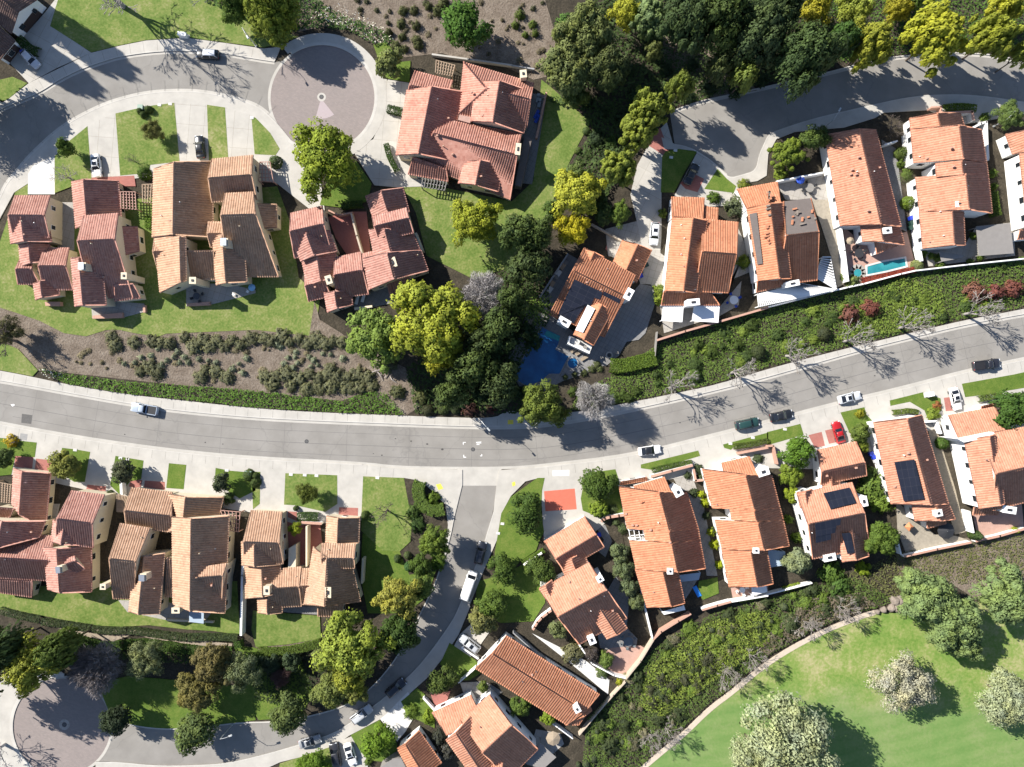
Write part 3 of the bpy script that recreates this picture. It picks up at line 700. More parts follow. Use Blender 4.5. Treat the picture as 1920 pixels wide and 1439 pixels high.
def pergola(c, r, q, z, m, n1, n2, label, cat='pergola', name='pergola', bw=.13, group=None):
    """open timber grid on posts: four corners traced at the top"""
    pts = [P(x, y, z) for x, y in Z(c, r, q)]; cen = sum(pts, Vector()) / 4; root = thing(name, label, cat, (cen.x, cen.y, 0), group)
    A, B, Cc, D = pts; rails = MB(); posts = []
    def bar(mb, a, b, w, h, dz):
        d = (b - a); mb.box(((a.x + b.x) / 2, (a.y + b.y) / 2, z + dz), (d.length, w, h), math.atan2(d.y, d.x))
    for i in range(n1): bar(rails, A.lerp(B, i / (n1 - 1)), D.lerp(Cc, i / (n1 - 1)), bw, .14, .07)
    sl = MB()
    for i in range(n2): bar(sl, A.lerp(D, i / (n2 - 1)), B.lerp(Cc, i / (n2 - 1)), bw, .14, -.08)
    rails.build('slats', m, root); sl.build('beams', m, root)
    for p in pts:
        q = p.lerp(cen, .03); MB().box((q.x, q.y, z / 2 - .08), (.16, .16, z - .16)).build('post', m, root)
    return root
def cover(c, r, q, z, m, label, name='patio_cover', cat='patio cover', th=.08):
    pts = [P(x, y, z) for x, y in Z(c, r, q)]; cen = sum(pts, Vector()) / len(pts); root = thing(name, label, cat, (cen.x, cen.y, 0))
    MB().prism([(p.x, p.y) for p in pts], z, z + th).build('panel', m, root)
    for p in pts:
        k = p.lerp(cen, .06); MB().box((k.x, k.y, z / 2), (.14, .14, z)).build('post', m if m is not tar else greywood, root)
    return root
def gwall(c, r, path, h, w, m, label, name='garden_wall', cat='wall', cap=None, group=None, smooth=0):
    px = Z(c, r, path); px = smoothpath(px, smooth) if smooth else px
    pts = [P(x, y, h) for x, y in px]; mb = MB(); cp = MB()
    for a, b in zip(pts, pts[1:]):
        d = b - a; mb.box(((a.x + b.x) / 2, (a.y + b.y) / 2, h / 2), (d.length + w * .6, w, h), math.atan2(d.y, d.x))
        if cap: cp.box(((a.x + b.x) / 2, (a.y + b.y) / 2, h + .04), (d.length + w * .7, w + .12, .09), math.atan2(d.y, d.x))
    cen = sum(pts, Vector()) / len(pts)
    if cap:
        root = thing(name, label, cat, (cen.x, cen.y, 0), group); mb.build('wall', m, root); cp.build('coping', cap, root); return root
    o = mb.build(name, m); return tag(o, label, cat, group)

# --- terrace of town houses below the upper left street
h = House('townhouse', 'pinkish red roofed townhouse at the far west, beside the pale driveway', 0, 1, T_pink, cream, '500,500')
h.g('115,28 378,28 372,345 100,340', 4.4, .52).g('60,200 80,390 390,375 362,200', 4.4, .47).g('140,395 155,560 385,520 375,395', 3.2, .47)
h.g('150,505 240,505 300,697 135,697', 2.9, .42).g('330,420 520,420 550,738 330,738', 3.1, .46).g('532,500 562,860 800,850 768,500', 5.0, .38)
h.g('538,-75 568,275 915,200 892,-80', 3., .36).g('630,180 888,160 1000,800 690,800', 5.2, .34).shed('1032,262 1047,445 870,495 880,262', 2.9, 4.2)
h.g('250,690 268,812 450,775 440,650', 3., .42).shed('1055,800 862,822 862,700 1000,690', 2.7, 4.)
h.chim('622,560', 1.1, 1.4, 7.6, 0, None, 'metal').chim('930,630', 1., 1.2, 7.4).box('690,930 915,905 920,945 695,952', 0, .9, wallcap, 'terrace_wall').box('1070,850 1088,850 1090,905 1072,905', 0, .9, wallcap, 'terrace_wall').box('335,825 450,825 450,855 340,855', 0, 1.2, wallcap, 'terrace_wall')
h.vents('172,222 185,322 265,235 690,390 780,640 565,650 1010,620'); h.finish()
h = House('townhouse', 'tan brown roofed townhouse with a long ridge, between two red roofed ones', 0, 1, T_tan, cream, '1500,400')
h.g('1152,-170 1140,340 1600,340 1600,-228', 4.3, .44).g('1160,340 1203,758 1400,668 1395,340', 4.3, .86, rz=6.7, e2=6.2).g('1160,335 1330,335 1340,632 1197,632', 3.5, .42)
h.g('1590,-245 1898,-275 1925,60 1590,80', 4.4, .5).g('1690,12 1900,0 2090,640 1720,640', 5.6, .3).g('1592,330 1622,700 1855,675 1830,330', 4.6, .4).g('1562,225 1690,225 1690,420 1580,420', 4.2, .5)
h.shed('1390,665 1615,660 1600,440 1375,445', 3.1, 5.2).shed('2078,95 2078,268 1930,275 1905,90', 3., 4.4)
h.chim('1685,380', 1.2, 1.5, 8., 0, None, 'metal').chim('1445,665', 1.2, 1.2, 7.).box('1400,838 1570,825 1572,850 1402,858', 0, .9, wallcap, 'terrace_wall')
h.vents('1280,215 1355,80 1215,180 1230,475 1800,260 1440,500 1690,70'); h.finish()
h = House('townhouse', 'pinkish red roofed townhouse around a narrow planted courtyard, under the lime green tree', 1, 1, T_pink, cream, '750,450')
h.g('262,160 497,105 560,440 290,500', 4.4, .45).g('268,345 335,522 610,445 555,290', 4.4, .44).g('345,530 385,710 620,640 600,440', 3.3, .5)
h.g('365,630 500,595 560,785 395,825', 2.9, .42).g('590,495 785,450 845,770 610,800', 3.1, .46).g('770,470 920,435 960,680 830,720', 3.1, .46)
h.g('820,35 872,180 1152,150 1105,-30', 3., .46).g('872,185 1128,120 1182,310 920,370', 5.2, .45).g('845,285 885,490 1235,440 1175,300', 4.6, .4).g('800,500 845,735 1295,590 1240,440', 4.4, .46)
h.shed('1010,790 1130,755 1150,590 965,625', 2.8, 4.).g('510,760 535,905 728,845 715,740', 3., .44)
h.chim('1025,530', 1.3, 1.8, 6.6, .3).chim('545,660', 1.1, 1.6, 6.2, .3).box('735,868 870,850 872,866 738,886', 0, .9, cream, 'terrace_wall').box('1190,310 1205,305 1255,440 1240,445', 0, 2.8)
h.vents('495,335 445,715 640,800 955,335 1215,475'); h.finish()
h = House('townhouse', 'large bright red roofed townhouse east of the brick cul-de-sac', 1, 0, T_red, cream, '1550,950')
h.g('1130,680 1050,1165 1440,1200 1560,690', 4.2, .46).g('1195,530 1475,605 1420,830 1120,800', 3.2, .5).g('1558,465 2082,625 2030,960 1515,860', 4., .46, hip='1').g('1650,610 1610,910 2010,1000 2075,690', 4.8, .42)
h.g('1390,900 1990,1005 1905,1500 1245,1240', 3.9, .38).g('1560,1215 1515,1375 1820,1440 1850,1230', 3.9, .44).shed('1140,1310 1440,1365 1425,1262 1180,1180', 2.7, 3.9).shed('1440,800 1530,780 1540,690 1460,660', 3., 3.5)
h.box('2015,1010 2070,1040 1990,1400 1940,1390', 0, 2.7, tar, 'flat_deck').box('2172,690 2185,695 2110,1040 2095,1035', 0, 1.2, wallcap, 'terrace_wall').box('1525,862 1615,880 1605,925 1515,900', 0, 4.6, terrace, 'flat_roof').box('1690,985 1755,1000 1745,1095 1655,1080', 0, 4.6, greyroof, 'skylight')
h.chim('2005,555', 1.2, 1.4, 6.2, .1).chim('1965,1120', .9, 2.2, 6.4, -.1); h.vents('1365,750 1405,1100 1445,890 1735,720 1850,700 1690,1325 1620,695 1700,870 1875,1135 1360,1020 1475,1160')
h.finish()
# --- pool house and the row of white houses north of the main street
h = House('villa', 'orange roofed villa with dark solar panels, turned beside the deep blue pool', 2, 1, T_orange, whitewall, '620,750')
h.g('545,418 925,625 690,1090 280,925', 4.6, .36).g('590,800 460,1070 612,1152 752,900', 4.7, .5).g('825,365 758,522 935,682 1050,440', 3., .5).g('538,425 500,545 640,580 690,490', 4.5, .5)
h.solar('350,900 470,655 680,752 660,805 618,792 596,842', '462,985 345,930 360,885 590,845 555,838', '690,745 815,805 803,835 680,772').solar('570,852 625,882 535,1060 478,1040', m=metal, name='solar_heater', lift=.5)
h.chim('875,768', 1.3, 2.2, 6.6, -.5).chim('392,975', 1.3, 2.4, 5.4, 1.05).box('430,1080 605,1155 580,1212 418,1135', 0, 2.9, paleconc, 'balcony'); h.box('430,1080 440,1085 428,1140 418,1135', 0, 3.8, paint, 'balcony_rail').box('418,1130 585,1205 580,1215 415,1140', 0, 3.8, paint, 'balcony_rail')
h.vents('715,580 560,680 665,735 935,515 590,970'); h.finish()
h = House('villa', 'orange roofed white villa with two white slatted patio covers on its south side', 2, 1, T_orange, whitewall, '1400,500')
h.g('1200,188 1142,745 1385,755 1468,215', 5.4, .56).shed('1198,38 1442,45 1430,205 1200,192', 2.9, 4.9).shed('1440,108 1545,122 1535,262 1440,215', 3., 4.2).g('1430,200 1695,228 1620,760 1370,750', 4.8, .48).shed('1120,852 1558,852 1480,740 1140,745', 2.9, 4.1)
h.chim('1360,828', 2.4, 1.2, 6., .1); h.vents('1290,350 1265,470 1285,560 1265,250 1370,735'); h.finish()
cover(2, 1, '1133,850 1287,855 1277,978 1120,968', 2.6, whitesh, 'white slatted patio cover on the west half of the villa terrace'); cover(2, 1, '1365,842 1557,855 1547,982 1348,970', 2.65, whitesh, 'wide white patio cover in front of the white chimney')
h = House('villa', 'half stripped orange roof under repair, with grey underlayment and stacked tiles', 3, 1, T_orange, whitewall, '150,350')
h.g('-160,125 -75,668 175,650 110,80', 5.4, .6).shed('-232,-20 70,-75 95,100 -155,135', 3., 5.4).g('118,72 322,48 368,665 75,700', 4.6, .44, bare='a').shed('-85,755 250,680 280,640 -80,645', 2.9, 4.)
h.solar('-140,170 -85,158 -40,540 -80,548', m=tar, name='underlayment', lift=.4).chim('185,688', 2.6, 1., 5.6, .2)
for i in range(26):
    x, y = [(-20 + R.random() * 30, 100 + R.random() * 330), (160 + R.random() * 200, 130 + R.random() * 120), (-10 + R.random() * 60, 0 + R.random() * 60)][R.randrange(3)]
    for z0 in (5.8,):
        p = P(*h.px('%f,%f' % (x, y))[0], z0); z = h.rz_at(p) or 5.6; p = P(*h.px('%f,%f' % (x, y))[0], z)
        tag(MB().box((p.x, p.y, z + .3), (.3 + R.random() * .9, .32, .34), R.choice((.25, 1.45))).build('tile_stack', T_orange if R.random() < .8 else rockm), 'loose stack of orange roof tiles on the villa roof under repair', 'tile stack', 'stacks of roof tiles on the stripped roof')
h.finish()
pergola(3, 1, '-80,768 250,690 515,735 -70,862', 2.7, paint, 40, 3, 'white lattice patio cover running along the foot of the half stripped roof', 'patio cover', 'lattice_cover', .2)
pergola(3, 1, '355,640 408,490 468,490 515,735', 2.7, paint, 12, 26, 'white lattice side cover east of the half stripped roof', 'patio cover', 'lattice_cover', .2)
h = House('villa', 'long orange roofed white villa above the small teal pool', 3, 1, T_salmon, whitewall, '750,0')
h.g('425,-425 540,255 1000,260 805,-465', 4., .6).g('690,240 708,372 1025,398 985,240', 4., .42).shed('815,468 985,400 975,340 800,378', 2.7, 3.5)
h.chim('895,290', 1.6, 1.1, 5.6, .1).vents('680,-260 630,-165 665,-150 620,-130 790,-150 835,-180 750,140 850,-330 660,-130'); h.finish()
h = House('villa', 'long orange roofed white villa with a square roof court and a grey shade cover behind', 3, 1, T_salmon, whitewall, '1400,-100')
h.g('1068,-470 1092,-215 1640,-215 1600,-465', 4.2, .58, rz=7.2, e2=5., nc='2').g('1255,-215 1262,-110 1655,-110 1640,-215', 5.7, .405, rz=7.2, e2=5., nc='12').g('1105,-110 1135,150 1682,160 1655,-110', 4.2, .58, rz=7.2, e2=5., nc='1').g('1132,140 1160,425 1480,400 1468,150', 4.2, .66).g('1060,-550 1075,-400 1485,-460 1440,-590', 3.2, .46)
h.chim('1440,90', 1.7, 1., 6.6, .1).vents('1130,-260 1190,-250 1375,-330 1470,-200 1390,-190 1490,-40 1310,330 1285,150 1205,380'); h.finish()
cover(3, 1, '1558,262 1815,235 1842,462 1582,482', 2.7, greyroof, 'flat grey shade cover beside the white wall villa'); cover(3, 1, '1282,450 1470,475 1462,495 1300,525', 2.6, greyroof, 'narrow grey lean-to cover at the south end of the villa')
h = House('villa', 'white walled villa cut by the picture edge, upper street', 3, 1, T_salmon, whitewall, '2000,0')
h.g('1780,-430 1832,-282 2250,-340 2200,-490', 3.6, .5).g('1885,-285 1942,260 2330,230 2270,-330', 5.2, .5).shed('1870,360 2200,330 2200,260 1890,285', 2.8, 3.6).finish()
h = House('house', 'brown roofed house with a white gable above its garage doors, top corner', 0, 0, T_brown, whitewall, '0,100')
h.g('-229,7 85,255 288,-8 -24,-253', 3.2, .5, pitch=.42).shed('0,450 112,312 -120,100 -260,260', 2.7, 4.2); h.garage(0, 1, darkwood, .62); h.garage(1, 0, darkwood, .8); h.finish()
# --- lower row of town houses
h = House('townhouse', 'red and pink roofed townhouse at the west end of the lower row', 0, 2, T_pink, cream, '300,1150')
h.g('103,635 90,900 345,1090 384,672', 3.2, .38).g('-120,1000 -150,1262 300,1150 345,1030', 4.6, .44).g('540,800 785,830 700,1230 420,1190', 5., .5).g('400,1020 388,1182 670,1212 720,1095', 5., .38)
h.g('-150,1100 410,1140 430,1480 -150,1450', 3.2, .5).g('325,1225 362,1542 690,1560 690,1215', 4.4, .4).g('430,1330 560,1290 640,1390 520,1440', 5.2, .3).shed('-30,1565 240,1602 248,1478 -30,1468', 2.4, 3.2)
h.shed('-60,1030 75,1000 95,940 -40,925', 3., 4.).chim('450,1390', .9, 1.3, 7.2, .1, None, 'metal').vents('65,1110 50,1315 505,1190 240,1110'); h.finish()
h = House('townhouse', 'tan and dark brown roofed townhouse, second in the lower row', 0, 2, T_tan, cream, '1250,1250')
h.g('990,775 1292,812 1340,1120 948,1075', 3.2, .55).g('1262,825 1250,1112 1640,1010 1680,850', 3.4, .4).g('1290,1000 1300,1650 1690,1720 1722,990', 5., .42).g('905,1045 1125,1080 1010,1615 850,1612', 5.2, .42).g('1010,1290 965,1708 1200,1725 1240,1270', 5., .42)
h.g('1490,1375 1700,1345 1665,1615 1480,1600', 5.6, .3).shed('1240,1600 1310,1600 1320,1330 1250,1300', 3.2, 4.4)
h.chim('1075,1450', 1.1, 1.3, 7.8, 0, None, 'metal').chim('1318,1700', 1.5, 1., 5.2).chim('772,1522', 1., 1., 7.).box('1250,1765 1600,1780 1598,1795 1250,1780', 0, .9, cream, 'terrace_wall'); h.vents('965,1325 1065,1150 1500,1270 1620,1235 1165,1530 1430,1615 1590,1510'); h.finish()
pergola(0, 2, '880,830 972,850 930,962 878,960', 2.6, tanwood, 9, 4, 'tan timber pergola at the side of the second townhouse in the lower row'); pergola(0, 2, '1655,950 1802,962 1790,1112 1718,1100', 2.6, pinkwood, 6, 6, 'pink timber pergola between the second and third lower townhouses')
pergola(0, 2, '-40,735 102,760 90,895 -40,880', 2.6, tanwood, 8, 9, 'tan timber pergola against the westernmost lower townhouse')
h = House('townhouse', 'peach and dark roofed townhouse at the east end of the lower row', 1, 2, T_tan, cream, '350,1250')
h.g('-35,948 197,960 205,1350 -90,1340', 3.6, .56).g('-110,1185 -105,1360 200,1352 205,1185', 4.6, .38).g('-85,1345 -80,1610 195,1560 185,1352', 3.2, .55).g('10,1600 15,1716 200,1716 200,1600', 3., .46)
h.g('118,1390 340,1370 342,1670 100,1680', 3.2, .45).g('330,1385 430,1380 425,1650 330,1650', 3.2, .45).g('530,990 522,1192 773,1192 780,1005', 3.2, .4).g('495,1195 748,1200 740,1385 500,1385', 5., .55).g('430,1222 350,1655 787,1632 722,1375', 4.6, .42).shed('465,1745 645,1745 655,1640 462,1640', 2.7, 3.8)
h.chim('80,1550', 1.1, 1.6, 6.4).chim('540,1565', 1.1, 2., 6.6).box('245,1235 300,1205 298,1400 240,1420', 0, 3.2).box('372,1070 386,1068 384,1370 372,1372', 0, 2.6).box('795,1310 812,1310 800,1500 785,1500', 0, 2.2)
h.vents('115,1235 545,1240 75,1460 305,1440 730,1500 130,1670'); h.finish()
# --- row south-east of the main street
h = House('villa', 'orange roofed villa in two linked wings behind the coral red drive pad', 2, 2, T_salmon, whitewall, '500,1500')
h.g('240,1180 545,993 692,1225 390,1400', 3.1, .56).g('205,1540 575,1340 862,1760 505,1955', 4.6, .44).g('560,1680 710,1915 866,1832 718,1610', 4.8, .5).g('350,1340 392,1430 580,1370 540,1260', 3.3, .5).g('205,1535 240,1600 330,1560 300,1470', 4.8, .5)
h.chim('660,1465', 1.2, 1., 6.8, .5).chim('597,1920', 1.3, 1.7, 5.2, .4).vents('430,1485 500,1610 590,1700 755,1700 690,1590'); h.finish()
h = House('villa', 'orange roofed villa with a pergola light court in its west slope', 2, 2, T_orange, whitewall, '1100,1200')
h.g('800,772 862,1088 1400,1088 1312,815', 3.8, .56, rz=6.6, e2=4.4, nc='2').g('985,1088 1000,1173 1413,1173 1400,1088', 4.87, .43, rz=6.6, e2=4.4, nc='12').g('880,1173 930,1395 1452,1385 1413,1173', 3.8, .56, rz=6.6, e2=4.4, nc='1').g('922,1390 1010,1677 1297,1645 1245,1388', 3.8, .62).shed('915,765 1142,698 1200,832 965,895', 3., 5.4).shed('812,760 1015,725 1010,700 815,738', 2., 2.3)
h.chim('1245,812', 1.6, 1.6, 6., .5).chim('1185,1405', 1., 1.1, 6.6); h.vents('855,975 905,1060 935,1060 1040,1095 1095,1040 1185,1190 1060,1560'); h.finish()
h = House('villa', 'orange roofed villa with a dark square roof court, lime bushes along its west wall', 2, 2, T_orange, whitewall, '1750,1100')
h.g('1425,640 1500,932 2012,932 1950,690', 4., .57, rz=6.9, e2=4.7, nc='2').g('1632,932 1645,1020 2036,1020 2012,932', 5.3, .427, rz=6.9, e2=4.7, nc='12').g('1520,1020 1575,1245 2080,1215 2036,1020', 4., .57, rz=6.9, e2=4.7, nc='1').g('1570,1235 1625,1522 1960,1500 1912,1240', 4., .6).shed('1572,592 1778,545 1840,678 1605,740', 3.1, 5.3)
h.chim('1885,660', 2.2, 1.5, 6., .3).chim('1830,1250', 1.1, 1., 6.6); h.vents('1535,905 1560,1010'); h.finish()
h = House('villa', 'orange roofed villa with three dark solar arrays and a small garage wing', 3, 2, T_salmon, whitewall, '500,1000')
h.g('368,495 660,430 740,690 395,760', 3.1, .6).g('215,820 628,738 762,1230 335,1315', 4.9, .44).g('520,1040 555,1336 757,1292 705,1010', 5., .46).g('400,660 410,800 540,770 530,640', 3.3, .5).g('215,815 240,930 345,905 330,790', 5., .5)
h.solar('410,822 605,780 657,895 465,942', '345,1040 540,1000 535,1050 505,1056 495,1110 350,1140', '350,1140 465,1115 465,1160 350,1187').solar('545,1120 610,1113 642,1260 580,1270')
h.chim('718,882', 1.3, 1.9, 6.2, .2).chim('462,1302', 2.4, 1.3, 4.6, .2).vents('660,630 440,690 230,1020 325,1115'); h.finish()
h = House('villa', 'orange roofed villa with one large dark solar array, beside the red car', 3, 2, T_salmon, whitewall, '1050,700')
h.g('790,290 920,900 1355,900 1152,235', 4., .62).g('1075,890 1100,1027 1405,1015 1352,890', 4., .56).shed('1195,1085 1335,1050 1330,1015 1190,1040', 2.5, 3.)
h.solar('945,585 1095,565 1168,860 1015,877').chim('1278,970', 1.4, 1.2, 6., .2).vents('950,770 1050,520 1015,535 1190,570'); h.finish()
h = House('villa', 'orange roofed white villa with a tall blank white west wall, right edge', 3, 2, T_salmon, whitewall, '1700,600')
h.g('1352,235 1702,170 1770,370 1425,430', 3.4, .9, rz=5.4, e2=5.).g('1470,425 1582,938 1775,900 1700,380', 5.9, .76).g('1600,385 2080,290 2120,840 1690,950', 5.7, .5).shed('1590,245 1700,205 1690,150 1600,170', 2.6, 3.2)
h.box('1425,415 1690,362 1702,378 1640,405 1470,440', 0, 6.7, whitewall, 'parapet').chim('1810,945', 2.6, 1.3, 6.2, -.15).shed('1535,985 1720,985 1740,935 1545,925', 2.7, 3.2, False); h.vents('1635,570 1430,470'); h.finish()
h = House('villa', 'long orange roofed villa set diagonally beside the curving side street', 2, 3, T_orange, whitewall, '200,750')
h.g('-40,448 657,887 410,1118 -275,695', 3.4, .46).g('560,900 600,1010 480,1080 440,940', 3.5, .5).shed('400,1118 500,1120 560,1040 470,1010', 2.6, 3.4)
h.chim('488,1000', 1.1, 1.3, 6.2, .5).vents('150,740 180,715 80,790'); h.finish()
h = House('villa', 'salmon roofed villa with stepped gables at the bottom edge of the picture', 1, 3, T_salmon, whitewall, '1650,1200')
h.g('1530,1080 1750,890 2115,1300 1900,1520', 4.6, .46).shed('1320,1025 1612,893 1700,1080 1430,1195', 3., 4.8).g('1425,1232 1640,1530 1830,1430 1605,1055', 5.4, .42).g('1700,1360 1860,1350 1830,1500 1730,1520', 5., .5)
h.vents('1595,1325 1680,1130'); h.finish()
cover(2, 3, '100,1410 212,1253 332,1360 232,1450', 2.7, greyroof, 'grey slatted shade cover beside the bottom edge villa')
h = House('cottage', 'small orange roofed house next to the very white driveway, bottom edge', 1, 3, T_orange, whitewall, '1200,1300')
h.g('1058,1297 1180,1520 1395,1400 1225,1158', 3.2, .4).finish()
h = House('garage', 'flat grey felt roofed garage at the bottom edge', 1, 3, T_brown, whitewall, '1030,1400')
h.box('930,1440 1030,1370 1090,1370 1130,1450 1130,1560 950,1560', 0, 2.9, greyroof, 'flat_roof').box('935,1445 1030,1376 1085,1376 1122,1450 1122,1550 955,1550', 0, 2.85).finish()
# pergolas of the upper row
pergola(0, 1, '905,-2 1015,0 1022,132 908,122', 2.6, pinkwood, 6, 7, 'pink timber pergola against the westernmost townhouse, upper row'); pergola(0, 1, '1068,-55 1160,-60 1146,82 1072,78', 2.6, tanwood, 5, 6, 'tan timber pergola at the front corner of the tan roofed townhouse')
pergola(1, 0, '30,1215 105,1215 130,1365 20,1362', 2.6, pinkwood, 5, 6, 'pink timber pergola behind the topiary bush by the tan roofed townhouse'); pergola(1, 0, '1352,452 1492,490 1470,572 1345,548', 2.6, tanwood, 8, 5, 'tan timber pergola on the uphill side of the large red townhouse')
pergola(1, 0, '1256,1308 1436,1340 1415,1428 1240,1402', 2.6, greywood, 9, 4, 'weathered grey pergola below the large red townhouse')
pergola(2, 2, '876,1098 985,1092 1000,1168 892,1182', 3.6, paint, 4, 3, 'white pergola grid over the light court in the orange roof')
# ---------------------------------------------------------------- plants
NPR = np.random.RandomState(11)
def leaf_quads(P0, N, size, rng, aspect=.62, S=None):
    """diamond leaf cards at P0 (n x 3) facing N (n x 3)"""
    n = len(P0); N = N / np.maximum(1e-6, np.linalg.norm(N, axis=1, keepdims=True))
    t = rng.normal(size=(n, 3)); t -= (t * N).sum(1, keepdims=True) * N; t /= np.linalg.norm(t, axis=1, keepdims=True); b = np.cross(N, t)
    s = (size * rng.uniform(.65, 1.35, n))[:, None]
    V = np.stack([P0 - t * s, P0 - b * s * aspect, P0 + t * s, P0 + b * s * aspect], 1).reshape(-1, 3)
    if S is None: S = N
    S = S / np.maximum(1e-6, np.linalg.norm(S, axis=1, keepdims=True)); S = S * .8 + N * .35
    return V, np.arange(4 * n).reshape(n, 4), np.repeat(S / np.linalg.norm(S, axis=1, keepdims=True), 4, 0)
def crown_np(seed, clumps, per, leaf, cr=(.2, .34), zc=.62, zr=.38, lobes=4, up=.6, shell=.75, flat=1.):
    rng = np.random.RandomState(seed); ph = rng.uniform(0, 6.28, lobes); am = rng.uniform(.1, .28, lobes)
    PP = []; NN = []; SS = []
    for i in range(clumps):
        a = rng.uniform(0, 6.283); u = rng.uniform(-.35, 1.) if i % 4 else rng.uniform(.2, 1.)
        rad = math.sqrt(max(0, 1 - u * u)); lob = .92 + sum(am[k] * math.sin((k + 2) * a + ph[k]) for k in range(lobes)) * .6
        d = rng.uniform(.55, .86) if i % 5 else rng.uniform(.15, .6)
        c = np.array([math.cos(a) * rad * d * lob, math.sin(a) * rad * d * lob, zc + u * zr * d * rng.uniform(.75, 1.05)])
        r = rng.uniform(*cr)
        q = rng.normal(size=(per, 3)); q /= np.linalg.norm(q, axis=1, keepdims=True)
        q[:, 2] = np.where(rng.uniform(size=per) < .55, np.abs(q[:, 2]), q[:, 2])
        rr = r * (shell + (1 - shell) * rng.uniform(size=per) ** .5) * (1 + .28 * np.sin(q[:, 0] * 7 + i) * np.sin(q[:, 1] * 6 + 2 * i))
        pos = c + q * rr[:, None] * np.array([1, 1, .62 * flat])
        PP.append(pos); NN.append(q * .8 + np.array([0, 0, up]) + rng.normal(size=(per, 3)) * .4); SS.append(q + (pos - np.array([0, 0, zc])) * .35 + np.array([0, 0, .35]))
    return leaf_quads(np.concatenate(PP), np.concatenate(NN), leaf, rng, .62, np.concatenate(SS))
def trunk_mb(seed, zt=.62, r=.05, limbs=5, spread=.5):
    rg = random.Random(seed); mb = MB(); mb.tube([(0, 0, 0), (rg.uniform(-.03, .03), rg.uniform(-.03, .03), zt * .5), (0, 0, zt)], [r, r * .75, r * .4], 7)
    for i in range(limbs):
        a = i * 6.283 / limbs + rg.uniform(-.4, .4); z = zt * rg.uniform(.45, .8); L = spread * rg.uniform(.7, 1.2)
        mb.tube([(0, 0, z), (math.cos(a) * L * .5, math.sin(a) * L * .5, z + .13), (math.cos(a) * L, math.sin(a) * L, z + .24)], [r * .5, r * .32, r * .14], 5)
    return mb
def proto(name, crowns, zt=.62, r=.05, bark=trunkm):
    """unit tree: height 1, crown radius 1; copied and scaled later"""
    root = bpy.data.objects.new(name, None); C.objects.link(root)
    V, Fq, S_ = crowns; c = mesh_np('crown', V, Fq, leafm, None, nor=S_); c.parent = root
    t = trunk_mb(len(V), zt, r).build('trunk', bark, None); t.parent = root
    return root
PROT = {
    'broad': [proto('broadleaf_tree', crown_np(s, 48, 150, .05)) for s in (1, 2, 3, 4)],
    'big': [proto('spreading_tree', crown_np(s, 105, 165, .033, (.12, .24))) for s in (5, 6, 7)],
    'fine': [proto('fine_leaved_tree', crown_np(s, 80, 190, .034, (.12, .28), shell=.5)) for s in (8, 9)],
    'tuft': [proto('pine_tree', crown_np(s, 110, 120, .04, (.1, .17), lobes=5, up=.9, shell=.7, flat=1.15)) for s in (10, 11, 12)],
    'small': [proto('small_tree', crown_np(s, 30, 120, .072, (.22, .4), lobes=3)) for s in (13, 14, 15)],
    'wispy': [proto('feathery_tree', crown_np(s, 90, 165, .025, (.12, .3), shell=.25, up=.35)) for s in (16, 17, 18)],
}
def bush_np(seed, n, leaf, rough=.12, top=1.):
    rng = np.random.RandomState(seed); q = rng.normal(size=(n, 3)); q /= np.linalg.norm(q, axis=1, keepdims=True); q[:, 2] = np.abs(q[:, 2])
    k = 1 + rough * (np.sin(q[:, 0] * 5 + seed) * np.sin(q[:, 1] * 5 + 2 * seed) + .6 * np.sin(q[:, 0] * 11 + q[:, 2] * 8)) + rng.normal(size=n) * rough * .35
    rr = k * rng.uniform(.82, 1.02, n)
    P0 = q * rr[:, None] * .92; P0[:, 2] = P0[:, 2] * top
    return leaf_quads(P0, q * .9 + np.array([0, 0, .35]) + rng.normal(size=(n, 3)) * .35, leaf, rng, .62, q + np.array([0, 0, .3]))
def single(name, V, Fq, S_):
    return mesh_np(name, V, Fq, leafm, None, nor=S_)
BUSH = {'round': [single('round_bush', *bush_np(s, 1300, .075, .05)) for s in (1, 2)],
        'loose': [single('shrub', *bush_np(s, 1000, .105, .3)) for s in (3, 4, 5, 6)],
        'tiny': [single('small_shrub', *bush_np(s, 170, .2, .28)) for s in (7, 8, 9)]}
